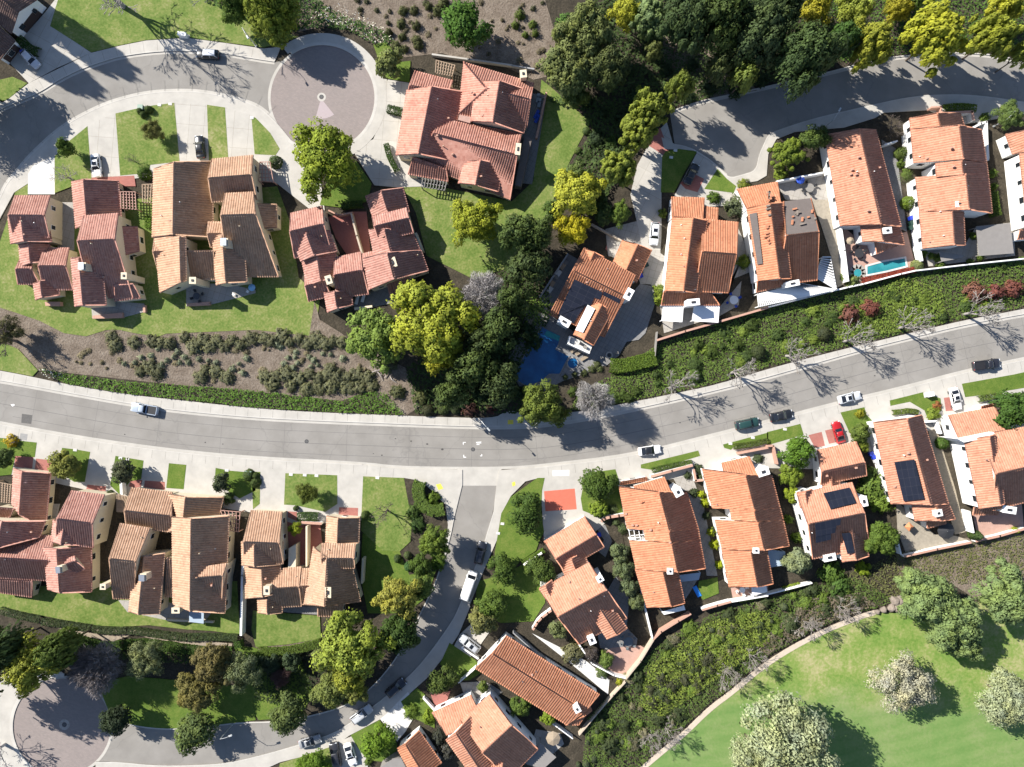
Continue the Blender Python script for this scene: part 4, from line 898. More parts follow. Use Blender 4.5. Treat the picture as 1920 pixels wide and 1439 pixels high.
# bare trees grown by recursion
def bare_np(seed, height_ratio=1., depth=6, vase=.55, n0=4, trunk=.22, thick=.028, twig=1.):
    rg = random.Random(seed); segs = []
    def grow(p, d, L, r, k):
        steps = 2; q = p
        for i in range(steps):
            d2 = (d + Vector((rg.gauss(0, .12), rg.gauss(0, .12), rg.gauss(0, .08) + .04))).normalized(); e = q + d2 * L / steps
            segs.append((q, e, r * (1 - .25 * i), r * (1 - .25 * (i + 1)), k)); q = e; d = d2
        if k == 0: return
        for i in range(rg.choice((2, 2, 3))):
            sp = rg.uniform(.3, .75); ax = Vector((rg.gauss(0, 1), rg.gauss(0, 1), rg.gauss(0, .6))).normalized()
            nd = (d + ax * sp).normalized(); grow(q, nd, L * rg.uniform(.62, .86), max(.0035 * twig, r * rg.uniform(.5, .68)), k - 1)
    q = Vector((0, 0, 0)); top = Vector((rg.uniform(-.02, .02), rg.uniform(-.02, .02), trunk)); segs.append((q, top, thick * 1.15, thick * .9, depth))
    for i in range(n0):
        a = 6.283 * i / n0 + rg.uniform(-.4, .4); d = Vector((math.cos(a) * vase, math.sin(a) * vase, 1)).normalized()
        grow(top, d, .26, thick * .62, depth - 1)
    V = []; Q = []
    for a, b, r0, r1, k in segs:
        d = (b - a).normalized(); u = d.cross(Vector((.3, .2, .9))).normalized(); w = d.cross(u); n = 5 if k >= depth - 1 else 3; o = len(V)
        for p, r in ((a, r0), (b, r1)):
            for i in range(n): V.append(tuple(p + (u * math.cos(6.283 * i / n) + w * math.sin(6.283 * i / n)) * r))
        for i in range(n): Q.append((o + i, o + (i + 1) % n, o + n + (i + 1) % n, o + n + i))
    V = np.array(V); mx = np.abs(V[:, :2]).max(); V[:, :2] /= mx; V[:, 2] /= V[:, 2].max()
    return V, np.array(Q)
def bare_proto(seed, **kw):
    V, Q = bare_np(seed, **kw); root = bpy.data.objects.new('bare_tree', None); C.objects.link(root)
    k = len(Q); nt_ = 5
    # first five faces are the trunk
    used = np.unique(Q[:nt_]); t = mesh_np('trunk', V[used], np.searchsorted(used, Q[:nt_]), barem, None); t.parent = root
    rest = Q[nt_:]; used = np.unique(rest); b = mesh_np('branches', V[used], np.searchsorted(used, rest), barem, None); b.parent = root
    return root
PROT['bare'] = [bare_proto(s, thick=.04, twig=2.1, vase=.5) for s in (1, 2, 3, 5)]
PROT['bareden'] = [bare_proto(s, depth=7, n0=5, thick=.034, twig=1.25) for s in (21, 22)]
def twig_proto(seed):
    root = bare_proto(seed, depth=6, n0=5, thick=.03, twig=1.2); rng = np.random.RandomState(seed); ph = rng.uniform(0, 6.28, 3)
    n = 9000; d = rng.normal(size=(n, 3)); d /= np.linalg.norm(d, axis=1, keepdims=True); d[:, 2] = np.where(rng.uniform(size=n) < .7, np.abs(d[:, 2]), d[:, 2])
    a = np.arctan2(d[:, 1], d[:, 0]); rr = rng.uniform(.25, 1, n) ** .6 * (.86 + .1 * np.sin(3 * a + ph[0]) + .09 * np.sin(5 * a + ph[1]) + .06 * np.sin(9 * a + ph[2]))
    p = d * rr[:, None] * np.array([.95, .95, .42]) + np.array([0, 0, .56]); t = d + rng.normal(size=(n, 3)) * .55; t /= np.linalg.norm(t, axis=1, keepdims=True)
    s = np.cross(t, rng.normal(size=(n, 3))); s /= np.linalg.norm(s, axis=1, keepdims=True); L = rng.uniform(.05, .12, n)[:, None]
    V = np.stack([p - t * L, p - s * .006, p + t * L, p + s * .006], 1).reshape(-1, 3); o = mesh_np('twigs', V, np.arange(4 * n).reshape(n, 4), barem, None); o.parent = root; return root
PROT['twig'] = [twig_proto(s) for s in (41, 42)]
PROT['cone'] = [bare_proto(s, vase=.45, n0=5, depth=7, trunk=.14, thick=.026, twig=1.9) for s in (31, 32)]
def palm_np(seed, fronds=18, L=1.):
    rng = np.random.RandomState(seed); V = []; Q = []
    for i in range(fronds):
        a = 6.283 * i / fronds + rng.uniform(-.15, .15); el = rng.uniform(.1, .9); pts = []
        for t in np.linspace(0, 1, 7): pts.append(np.array([math.cos(a) * t * math.cos(el * (1 - t * .6)), math.sin(a) * t * math.cos(el * (1 - t * .6)), .75 + .25 * math.sin(el) * t - .3 * t * t]))
        side = np.array([-math.sin(a), math.cos(a), 0])
        for j in range(6):
            for sgn in (-1, 1):
                w = .16 * (1 - abs(j - 2.5) / 4.5); o = len(V); m = (pts[j] + pts[j + 1]) / 2
                V += [pts[j], m + side * sgn * w * .2, m + side * sgn * w + (pts[j + 1] - pts[j]) * .6 + np.array([0, 0, -.05]), pts[j + 1] * .5 + m * .5]; Q.append((o, o + 1, o + 2, o + 3))
    return np.array(V), np.array(Q)
def palm_proto(s):
    root = bpy.data.objects.new('palm_tree', None); C.objects.link(root)
    V, Q = palm_np(s); c = mesh_np('crown', V, Q, leafm, None); c.parent = root
    t = MB().tube([(0, 0, 0), (.01, 0, .4), (0, 0, .78)], [.06, .045, .04], 7).build('trunk', trunkm, None); t.parent = root; return root
PROT['palm'] = [palm_proto(1), palm_proto(2)]
# foliage colours (albedo)
LIME = (.185, .235, .028); YEL = (.33, .345, .045); YG = (.225, .265, .048); MID = (.085, .135, .026); DK = (.062, .092, .028); OLV = (.135, .16, .058); GRY = (.17, .20, .115); SIL = (.36, .37, .24)
LG = (.15, .215, .05); BLK = (.016, .028, .013); RED = (.19, .045, .035); BRN = (.14, .12, .05); WOOD = (.34, .31, .285); WOODD = (.16, .13, .11); GLD = (.25, .245, .055); PNE = (.17, .205, .036); MNT = (.155, .215, .095)
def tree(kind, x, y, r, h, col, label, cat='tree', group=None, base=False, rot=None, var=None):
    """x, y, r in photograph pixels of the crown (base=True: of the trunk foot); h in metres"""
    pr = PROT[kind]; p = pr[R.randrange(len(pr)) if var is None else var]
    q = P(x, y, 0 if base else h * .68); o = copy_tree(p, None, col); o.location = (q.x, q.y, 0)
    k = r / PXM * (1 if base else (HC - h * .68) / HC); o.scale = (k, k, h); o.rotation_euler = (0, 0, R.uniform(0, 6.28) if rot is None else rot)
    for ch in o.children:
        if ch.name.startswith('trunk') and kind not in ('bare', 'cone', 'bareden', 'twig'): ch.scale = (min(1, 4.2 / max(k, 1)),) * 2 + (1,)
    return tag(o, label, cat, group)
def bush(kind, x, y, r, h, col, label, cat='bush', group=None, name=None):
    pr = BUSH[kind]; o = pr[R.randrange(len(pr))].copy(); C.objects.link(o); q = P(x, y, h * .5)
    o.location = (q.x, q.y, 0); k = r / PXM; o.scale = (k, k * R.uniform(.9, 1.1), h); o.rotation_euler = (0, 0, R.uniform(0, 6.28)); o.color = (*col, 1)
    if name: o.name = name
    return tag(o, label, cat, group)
def hedge(c, r, path, w, h, col, label, group=None, dens=105, smooth=1, name='hedge', cat='hedge', leaf=.12):
    px = Z(c, r, path); px = smoothpath(px, smooth) if smooth else px
    pts = [P(x, y, h * .8) for x, y in px]; PP = []; NN = []
    for a, b in zip(pts, pts[1:]):
        d = b - a; L = d.length; n = max(6, int(L * (w + 2 * h) * dens)); d.normalize(); s = Vector((-d.y, d.x, 0))
        t = NPR.uniform(-.03, 1.03, n); f = NPR.uniform(-1, 1, n) * (w / 2 + h)
        off = np.clip(f, -w / 2, w / 2); dz = h - np.maximum(0, np.abs(f) - w / 2)
        wob = .06 * np.sin(t * L * 2.3) + NPR.normal(size=n) * .05
        X = a.x + d.x * t * L + s.x * (off * (1 + wob)); Y = a.y + d.y * t * L + s.y * (off * (1 + wob))
        PP.append(np.stack([X, Y, np.maximum(.05, dz + NPR.normal(size=n) * .06)], 1)); sd = np.sign(f) * (np.abs(f) > w / 2)
        NN.append(np.stack([s.x * sd, s.y * sd, np.where(sd == 0, 1., .25)], 1) + NPR.normal(size=(n, 3)) * .4)
    V, Q, S_ = leaf_quads(np.concatenate(PP), np.concatenate(NN), leaf, NPR); o = mesh_np(name, V, Q, leafm, None, nor=S_); o.color = (*col, 1)
    return tag(o, label, cat, group)
def cover_plants(name, px, h, dens, cols, leaf=.2, label=None, seed=0, hum=1.6, base=0.):
    """ground cover grown over a patch: uncountable, so one object"""
    pts = [P(x, y, 0) for x, y in px]; rng = np.random.RandomState(seed + 50)
    x0, x1 = min(p.x for p in pts), max(p.x for p in pts); y0, y1 = min(p.y for p in pts), max(p.y for p in pts)
    n = int((x1 - x0) * (y1 - y0) * dens); X = rng.uniform(x0, x1, n); Y = rng.uniform(y0, y1, n); ins = np.zeros(n, bool); k = len(pts)
    for i in range(k):
        a, b = pts[i], pts[i - 1]
        if a.y == b.y: continue
        ins ^= ((a.y > Y) != (b.y > Y)) & (X < (b.x - a.x) * (Y - a.y) / (b.y - a.y) + a.x)
    X, Y = X[ins], Y[ins]
    lat = rng.uniform(0, 1, (64, 64))
    def vn(x, y):
        xi, yi = np.floor(x).astype(int), np.floor(y).astype(int); fx, fy = x - xi, y - yi; fx = fx * fx * (3 - 2 * fx); fy = fy * fy * (3 - 2 * fy)
        g = lambda i, j: lat[i % 64, j % 64]
        return (g(xi, yi) * (1 - fx) + g(xi + 1, yi) * fx) * (1 - fy) + (g(xi, yi + 1) * (1 - fx) + g(xi + 1, yi + 1) * fx) * fy
    H = lambda X, Y: h * np.clip(.15 + .5 * vn(X * hum * .3 + Y * .11, Y * hum * .3) + .42 * vn(X * hum * .75 + 9, Y * hum * .75 - X * .2) + .25 * vn(X * hum * 1.9, Y * hum * 1.9 + 5) - .12, .08, 1.2)
    z = H(X, Y); e = .15; gx = (H(X + e, Y) - z) / e; gy = (H(X, Y + e) - z) / e
    N = np.stack([-gx, -gy, np.ones_like(z)], 1) + rng.normal(size=(len(X), 3)) * .3
    V, Q, S_ = leaf_quads(np.stack([X, Y, z + .1 + base + rng.normal(size=len(X)) * .05], 1), N, leaf, rng, .62, np.stack([-gx, -gy, np.ones_like(z)], 1))
    o = mesh_np(name, V, Q, leafm, None, nor=S_); o.color = (*cols, 1); o['kind'] = 'stuff'; tag(o, label, None); return o
cover_plants('ivy_bank', F('70,690 130,700 225,714 330,721 480,732 560,742 640,752 690,735 722,735 760,778 605,772 475,764 350,750 237,738 125,719'), .8, 20, (.085, .165, .024), .17, 'deep green ivy strip above the main street pavement', 1)
cover_plants('slope_ground_cover', F('1062,772 1090,735 1150,700 1235,645 1390,590 1560,545 1700,515 1930,480 1930,574 1810,597 1677,628 1565,655 1440,688 1345,717 1295,729 1152,758'), .5, 20, (.105, .165, .036), .17, 'green ground cover on the bank above the main street', 2, 1.1)
cover_plants('slope_ground_cover', F('1560,640 1600,570 1690,520 1760,545 1770,590 1690,622'), .8, 18, (.155, .215, .042), .16, 'brighter green ground cover in the middle of the bank', 12, 1.3, .3)
cover_plants('slope_ground_cover', F('1090,1450 1100,1345 1170,1275 1235,1205 1330,1150 1520,1100 1600,1080 1680,1125 1640,1139 1608,1146 1526,1179 1436,1230 1370,1286 1325,1319 1280,1363 1245,1391 1195,1440'), .75, 18, (.085, .13, .034), .18, 'dark green brush slope above the golf course', 3, .9)
cover_plants('slope_ground_cover', F('1215,1245 1330,1160 1440,1140 1440,1200 1370,1250 1300,1300 1240,1340 1195,1320'), .9, 20, (.16, .21, .042), .17, 'bright green ground cover in the middle of the brush slope', 4, 1.2, .45)
cover_plants('woodland_ivy', F('1560,-20 1930,-20 1930,95 1810,96 1715,100 1610,117 1560,120'), .9, 10, (.075, .14, .028), .2, 'green ivy bank beside the upper street', 5, 1.1)
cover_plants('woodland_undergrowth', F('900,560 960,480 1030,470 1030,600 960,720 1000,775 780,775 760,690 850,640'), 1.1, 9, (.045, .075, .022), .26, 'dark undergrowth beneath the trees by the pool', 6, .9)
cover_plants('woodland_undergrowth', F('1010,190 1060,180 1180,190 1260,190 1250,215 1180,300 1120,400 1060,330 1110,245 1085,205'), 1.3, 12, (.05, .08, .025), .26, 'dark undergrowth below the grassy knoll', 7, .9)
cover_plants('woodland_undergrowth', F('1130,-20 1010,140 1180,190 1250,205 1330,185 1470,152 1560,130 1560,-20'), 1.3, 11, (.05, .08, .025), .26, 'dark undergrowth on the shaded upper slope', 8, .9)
cover_plants('hillside_greenery', F('0,1190 100,1200 240,1205 310,1215 430,1222 430,1245 300,1240 180,1230 100,1250 0,1260'), .9, 11, (.05, .085, .018), .22, 'green bank above the lower cul-de-sac', 9, 1.)
cover_plants('hillside_greenery', F('470,1222 590,1220 610,1270 560,1330 480,1310'), .8, 8, (.03, .045, .018), .24, 'dark planting bank beside the lower street', 10, 1.)
cover_plants('flowering_bank', F('375,0 440,-30 560,-30 620,20 720,60 745,85 700,85 660,62 600,55 560,60 520,75 480,50'), 1.1, 14, (.05, .10, .022), .22, 'dark green flowering shrubs behind the brick cul-de-sac', 11, 1.3)
cover_plants('dry_brush', F('1440,1185 1520,1120 1610,1110 1640,1135 1600,1146 1526,1175 1436,1226 1420,1216'), .7, 15, (.15, .125, .10), .2, 'grey brown dry brush beside the golf path', 13, 1.2, .4)
cover_plants('bank_grass', F('1560,1085 1690,1035 1930,1000 1930,1095 1870,1085 1800,1095 1760,1085 1700,1130 1640,1110'), .4, 15, (.135, .145, .06), .17, 'rough grass bank behind the south-east villas', 14, 1.)
cover_plants('white_blossom', F('575,35 640,10 680,30 725,60 740,80 700,84 650,55 600,40'), 1.4, 4, (.62, .60, .58), .16, 'white blossom on the shrubs behind the brick cul-de-sac', 11, 1.3)
cover_plants('white_blossom', F('80,692 125,700 140,712 100,712 75,700'), 1., 4, (.6, .6, .57), .15, 'white blossom scattered over the ivy above the pavement', 1)
T = tree
# -- upper left
T('bareden', 232, 14, 95, 19, WOOD, 'very tall leafless tree on the lawn of the upper left corner', base=True, var=0)
T('bareden', 412, -10, 90, 16, WOOD, 'leafless tree at the top edge, throwing branch shadows over the parked dark suv', base=True, var=1)
T('fine', 512, 34, 52, 10, (.17, .205, .03), 'olive green tree at the top edge beside the brick cul-de-sac'); T('fine', 440, 12, 40, 8, MID, 'dark green tree at the top edge above the north lawn')
T('broad', 872, 50, 48, 9, (.06, .125, .022), 'lone dark green tree on the bare brown slope'); T('small', 730, 117, 29, 5.5, OLV, 'small grey green tree between the brick circle and the red house')
T('big', 608, 300, 74, 11, LIME, 'large lime green tree at the south edge of the brick cul-de-sac')
T('small', 122, 277, 18, 5, MID, 'small dark tree at the lawn edge by the upper street'); T('wispy', 286, 245, 23, 4.5, (.13, .135, .045), 'thin young tree in the middle of the front lawn, west of the black car', var=0)
T('bare', 120, 330, 26, 4, WOOD, 'leafless sapling on the small lawn next to the white driveway'); T('bare', 247, 300, 14, 2.5, WOODD, 'tiny leafless shrub on the front lawn near the pergola')
T('broad', -18, 178, 62, 12, DK, 'dark tree off the west edge, shading the upper street', base=True); T('wispy', -60, 215, 62, 13, MID, 'tall airy tree off the west edge of the upper street', base=True); T('tuft', -109, -7, 40, 30, DK, 'very tall dark conifer beyond the upper left corner', base=True); T('tuft', -39, -40, 36, 30, DK, 'very tall dark conifer beyond the top edge, by the corner house', base=True); T('big', 530, 45, 50, 13, (.16, .20, .03), 'tall olive tree at the rim of the brick cul-de-sac, casting the shade across it', base=True)
T('bare', 32, 640, 42, 9, WOODD, 'leafless brown tree at the west edge of the brush slope', base=True); T('wispy', 15, 620, 30, 6, (.10, .10, .05), 'half bare olive tree at the west edge of the brush slope')
# -- middle
T('big', 1098, 62, 62, 15, (.125, .15, .055), 'broad dark oak at the top, west of the yellow tree'); T('big', 1068, 128, 60, 14, (.135, .16, .06), 'broad dark oak just north of the grassy knoll'); T('big', 1140, 130, 45, 15, (.08, .10, .04), 'shaded dark oak east of the grassy knoll'); T('broad', 1080, 178, 28, 7, (.10, .13, .035), 'low green oak at the north tip of the grassy knoll')
T('fine', 1176, 24, 36, 10, YEL, 'bright yellow tree at the top edge, middle'); T('tuft', 1218, 34, 44, 11, MNT, 'blue green pine at the top edge beside the yellow tree')
T('small', 1226, 95, 19, 7, OLV, 'slim olive tree on the brown slope above the upper street'); T('fine', 1274, 165, 28, 14, (.15, .19, .04), 'light green tree at the north kerb of the upper street bend')
T('tuft', 1218, 205, 42, 14, PNE, 'tufted pine above the red brick pad'); T('tuft', 1196, 250, 42, 13, PNE, 'tufted pine beside the red brick pad, middle of three'); T('tuft', 1160, 315, 42, 12, PNE, 'tufted pine beside the pale driveway, east of the yellow tree')
T('broad', 1348, 125, 27, 13, (.09, .115, .045), 'grey green tree in the dark wood above the upper street'); T('small', 1395, 145, 29, 13, (.13, .17, .04), 'light green small tree at the wood edge above the upper street')
T('big', 1350, 40, 66, 20, DK, 'dark wood tree at the top, north of the street bend'); T('big', 1425, 60, 66, 20, (.065, .095, .04), 'dark wood tree at the top between the bend and the yellow trees'); T('big', 1290, 45, 56, 19, (.05, .078, .032), 'very dark wood tree at the top beside the blue green pine')
T('broad', 1460, 15, 46, 16, (.04, .062, .026), 'dark tree at the top edge left of the first yellow tree')
T('fine', 1530, 12, 35, 9, (.33, .31, .035), 'first yellow tree along the upper street, from the west'); T('fine', 1600, 18, 37, 9, YG, 'second yellow tree along the upper street, from the west'); T('fine', 1685, 15, 30, 9, (.29, .27, .03), 'third yellow tree along the upper street, at the top edge')
T('tuft', 1632, 82, 48, 14, (.21, .225, .03), 'olive pine overhanging the upper street kerb'); T('tuft', 1755, 68, 66, 16, (.27, .285, .03), 'large yellow green pine overhanging the upper street'); T('tuft', 1865, 68, 46, 15, (.20, .225, .03), 'yellow green pine at the kerb near the right edge'); T('fine', 1885, 10, 36, 10, YEL, 'bright yellow tree in the upper right corner')
T('big', 1515, 105, 66, 21, (.06, .095, .034), 'dark tree overhanging the upper street bend'); T('tuft', 1922, 100, 28, 13, YG, 'yellow green pine cut by the right edge'); T('broad', 1580, 75, 30, 13, (.05, .10, .025), 'deep green tree between the dark tree and the olive pine'); T('broad', 1700, -5, 40, 8, MID, 'green tree at the top edge behind the third yellow tree')
T('tuft', 1478, 290, 36, 6, (.125, .17, .025), 'rounded green tree inside the bend of the upper street'); T('broad', 1528, 256, 27, 6, (.08, .12, .03), 'darker green tree at the corner of the long orange roof'); T('bare', 1680, 236, 24, 4, WOODD, 'leafless brown tree between two villas on the upper street')
T('fine', 1893, 216, 30, 5, (.11, .16, .05), 'rounded green tree in front of the right edge villa')
T('fine', 1082, 360, 54, 9, YEL, 'large bright yellow tree north of the pool house'); T('fine', 1072, 430, 36, 7, (.36, .325, .02), 'lower bright yellow tree nearest the pool house'); T('broad', 1037, 395, 22, 6, (.07, .115, .03), 'green tree tucked against the large yellow tree'); T('broad', 1085, 325, 24, 5, (.10, .14, .045), 'grey green tree behind the large yellow tree')
T('fine', 1160, 400, 26, 5, (.10, .15, .03), 'light green tree by the garage forecourt'); T('small', 1130, 395, 26, 5, DK, 'dark tree between the yellow tree and the forecourt')
T('fine', 890, 412, 53, 9, (.23, .26, .028), 'yellow green tree on the lawn east of the courtyard townhouse')
T('fine', 808, 602, 88, 15, (.25, .28, .036), 'largest yellow green tree, south of the courtyard townhouse'); T('fine', 826, 655, 50, 11, (.31, .31, .035), 'golden lower tree beside the largest yellow green tree'); T('big', 704, 634, 64, 11, LG, 'light green tree on the slope edge, left of the yellow green one')
T('twig', 905, 554, 54, 10, (.40, .375, .365), 'pale grey leafless tree beside the largest yellow green tree')
for i, (x, y, r) in enumerate(((940, 620, 42), (890, 690, 45), (935, 720, 42), (850, 735, 36), (975, 440, 42), (990, 500, 42), (965, 560, 30), (1010, 440, 30), (905, 640, 34))):
    T('broad', x, y, r, 13 - i % 3, (DK, (.068, .10, .03), (.055, .08, .03))[i % 3], 'dark tree in ' + ('the shady grove west of the blue pool, nearest the yellow green tree', 'the shady grove, above the round kerb bushes', 'the shady grove, at the corner of the blue pool', 'the shady grove, at its south-west end', 'the dark belt between the knoll and the villa wall, northern end', 'the dark belt beside the villa wall, next to the pallet strip', 'the dark belt, beside the feathery palm', 'the dark belt, below the yellow tree', 'the middle of the shady grove')[i])
T('palm', 1003, 572, 38, 6, (.11, .17, .03), 'feathery palm by the stone pool terrace', 'palm', var=0); T('palm', 985, 545, 26, 5, (.09, .14, .03), 'smaller feathery palm behind the pool terrace', 'palm', var=1)
T('big', 1013, 758, 48, 11, (.11, .145, .03), 'dense olive tree at the pavement north of the junction'); T('small', 1048, 780, 22, 6, (.12, .155, .035), 'low olive tree leaning over the pavement kerb')
T('bare', 1708, 345, 1, 1, WOOD, 'x') if False else None
T('palm', 1702, 330, 16, 2.5, (.10, .14, .04), 'small palm in the gap between two upper villas', 'palm')
# leafless street trees
for x, y, r, h, lb in ((1683, 616, 40, 10, 'leafless street tree above the pickup side of the bank, with a pale trunk'), (1806, 590, 40, 10, 'leafless street tree nearest the right edge'), (1581, 641, 40, 9.6, 'leafless street tree below the two red bushes'), (1474, 668, 36, 9.4, 'leafless street tree beside the round dark bush'), (1371, 700, 36, 9.4, 'leafless street tree opposite the dark green suv'), (1256, 728, 42, 9.6, 'leafless street tree at the narrow end of the bank')):
    T('bare', x, y, r, h, (.30, .275, .25), lb, group='leafless street trees along the main street', base=True)
T('twig', 1106, 748, 40, 12, (.40, .38, .365), 'pale grey leafless tree at the pavement, tallest by the junction', base=True, var=0)
# -- south-east
T('broad', 1896, 768, 40, 7, (.05, .10, .02), 'dark green tree over the roof at the right edge'); T('broad', 1495, 848, 34, 6.5, (.08, .15, .02), 'round bright green tree beside the garage wing'); T('fine', 1482, 892, 24, 4, (.16, .22, .03), 'lime shrub tree under the round bright green tree'); T('fine', 1486, 928, 17, 3.5, (.22, .28, .03), 'small lime tree beside the white villa wall')
T('big', 1653, 1010, 38, 7, (.085, .135, .025), 'dense green tree between the two solar villas'); T('small', 1497, 1052, 28, 6, GRY, 'grey green tree at the corner of the three array villa'); T('small', 1612, 812, 22, 4, (.10, .14, .03), 'small tree near the red car and the white wall'); T('fine', 1616, 835, 16, 3, (.15, .19, .03), 'low bushy tree by the white bins')
T('broad', 1122, 910, 34, 5.5, (.06, .10, .02), 'dark green tree on the lawn east of the coral pad'); T('broad', 982, 962, 38, 6, (.055, .095, .02), 'dark green tree on the corner lawn west of the coral pad'); T('tuft', 1122, 955, 22, 3, (.15, .21, .03), 'lime bush tree behind the coral pad lawn')
T('small', 1160, 1035, 20, 4, (.11, .14, .07), 'grey green olive beside the linked wing villa, northern one'); T('small', 1168, 1068, 22, 4, (.10, .13, .065), 'grey green olive beside the linked wing villa, middle one'); T('small', 1180, 1100, 20, 4, (.10, .13, .07), 'grey green olive beside the linked wing villa, by the dark path'); T('small', 1195, 1130, 18, 3.5, (.10, .125, .06), 'grey green olive nearest the party wall corner')
T('broad', 940, 1070, 30, 5, (.06, .10, .02), 'dark leafy tree by the side street lawn'); T('broad', 1012, 1072, 30, 5, (.065, .10, .022), 'leafy tree at the corner of the linked wing villa'); T('broad', 922, 1132, 32, 5, (.08, .125, .025), 'green tree beside the white van'); T('small', 903, 1165, 30, 5, (.14, .145, .055), 'olive brown tree at the driveway of the silver suv'); T('small', 1045, 1180, 20, 4, (.13, .155, .07), 'olive tree between the diagonal villa and the linked wing villa')
T('fine', 746, 1122, 46, 12, GLD, 'golden tree at the west kerb of the side street'); T('broad', 790, 1100, 26, 7, (.11, .16, .04), 'green tree next to the golden tree by the side street'); T('big', 752, 1185, 44, 11, (.045, .08, .022), 'dark green tree below the golden tree'); T('big', 815, 1018, 34, 9, (.115, .165, .03), 'light green tree in the corner garden bed'); T('broad', 790, 1060, 24, 5, (.06, .10, .02), 'dark green tree behind the corner garden bed')
T('fine', 662, 1208, 74, 15, (.205, .255, .045), 'large yellow green tree beside the curve of the side street'); T('fine', 655, 1265, 40, 11, (.24, .265, .045), 'yellow tree at the kerb south of the large yellow green one'); T('broad', 615, 1230, 30, 8, OLV, 'olive tree west of the large yellow green tree'); T('big', 620, 1295, 40, 8, (.135, .165, .05), 'grey olive tree hanging over the lower street'); T('fine', 668, 1300, 27, 7, (.16, .18, .055), 'small olive tree at the lower street kerb')
T('broad', 542, 1340, 39, 7.5, (.085, .115, .04), 'dark olive street tree, opposite the grey sedan'); T('broad', 828, 1273, 29, 5, (.07, .10, .025), 'dark tufted tree at the bend of the side street'); T('broad', 706, 1388, 34, 5.5, (.12, .20, .022), 'round bright green tree between the two white driveways'); T('big', 585, 1440, 36, 5, (.10, .17, .02), 'bright green tree cut by the bottom edge'); T('small', 905, 1288, 12, 3, (.12, .16, .04), 'small tree in the yard of the diagonal villa'); T('tuft', 1030, 1345, 20, 3, (.15, .21, .025), 'lime hedge tree beside the diagonal villa'); T('fine', 975, 1325, 24, 3.5, (.09, .14, .03), 'green shrub tree between the diagonal villa and the stepped gable villa')
T('small', 1137, 1238, 17, 3, (.11, .16, .04), 'small palm like tree on the terracotta terrace'); T('small', 1112, 1228, 16, 3, (.06, .05, .05), 'dark purple shrub tree beside the terracotta terrace')
# -- lower left
T('fine', 62, 1250, 56, 15, (.235, .255, .045), 'yellow tree at the north rim of the lower brick circle'); T('broad', 112, 1215, 40, 16, (.075, .11, .025), 'green tree behind the yellow tree, lower left'); T('twig', 175, 1256, 58, 11, (.23, .205, .20), 'purple grey leafless tree above the lower brick circle', var=0); T('wispy', 270, 1240, 42, 8, (.17, .195, .10), 'pale grey green tree beside the leafless one')
T('big', 400, 1245, 44, 10, BRN, 'tall bronze tree above the lower street'); T('big', 365, 1300, 42, 8, (.155, .14, .05), 'lower bronze tree nearest the street lawn'); T('wispy', 455, 1258, 40, 9, (.15, .18, .095), 'pale grey green tree right of the bronze tree'); T('broad', 216, 1350, 32, 7, (.03, .045, .025), 'dark leaved street tree at the rim of the lower brick circle'); T('broad', 362, 1374, 41, 7.5, (.095, .13, .045), 'round olive street tree on the lower street lawn')
T('broad', 20, 1240, 62, 18, DK, 'unseen tall tree added off the west edge to shade the lower brick circle', base=True); T('broad', 8, 1212, 46, 16, (.05, .08, .03), 'dark green tree at the west edge, lower left'); T('twig', 525, 1272, 22, 4, (.16, .10, .09), 'small reddish leafless tree in the dark bank'); T('small', 545, 1240, 20, 4, (.05, .075, .04), 'dark shrub tree under the hedge of the third lawn'); T('small', 505, 1245, 20, 4, (.04, .06, .035), 'dark shrub tree beside the reddish leafless one'); T('bare', 75, 1425, 45, 8, WOOD, 'leafless tree casting thin shadows at the bottom of the brick circle', base=True) if False else T('bare', 10, 1395, 50, 8, (.5, .47, .44), 'leafless tree at the bottom left corner', base=True)  # first tree stands out of view, added only to shade the brick circle
T('small', 122, 872, 32, 5, (.155, .165, .04), 'yellowish tree in the front yard of the westernmost lower townhouse'); T('small', 232, 885, 25, 5, (.075, .085, .05), 'dark round tree in the second lower front yard'); T('small', 415, 905, 19, 4.5, (.055, .07, .04), 'small dark round tree in the fourth lower front yard'); T('wispy', 575, 925, 24, 5.5, (.10, .125, .025), 'airy young tree on the large lower front lawn', var=1); T('small', 8, 858, 22, 4, DK, 'dark tree at the west edge of the lower front yards'); T('fine', 553, 992, 14, 3.5, (.24, .29, .03), 'lime tree in the inner court of the east lower townhouse')
T('bare', 727, 957, 26, 7, WOODD, 'leafless young tree on the wide corner lawn', base=True)
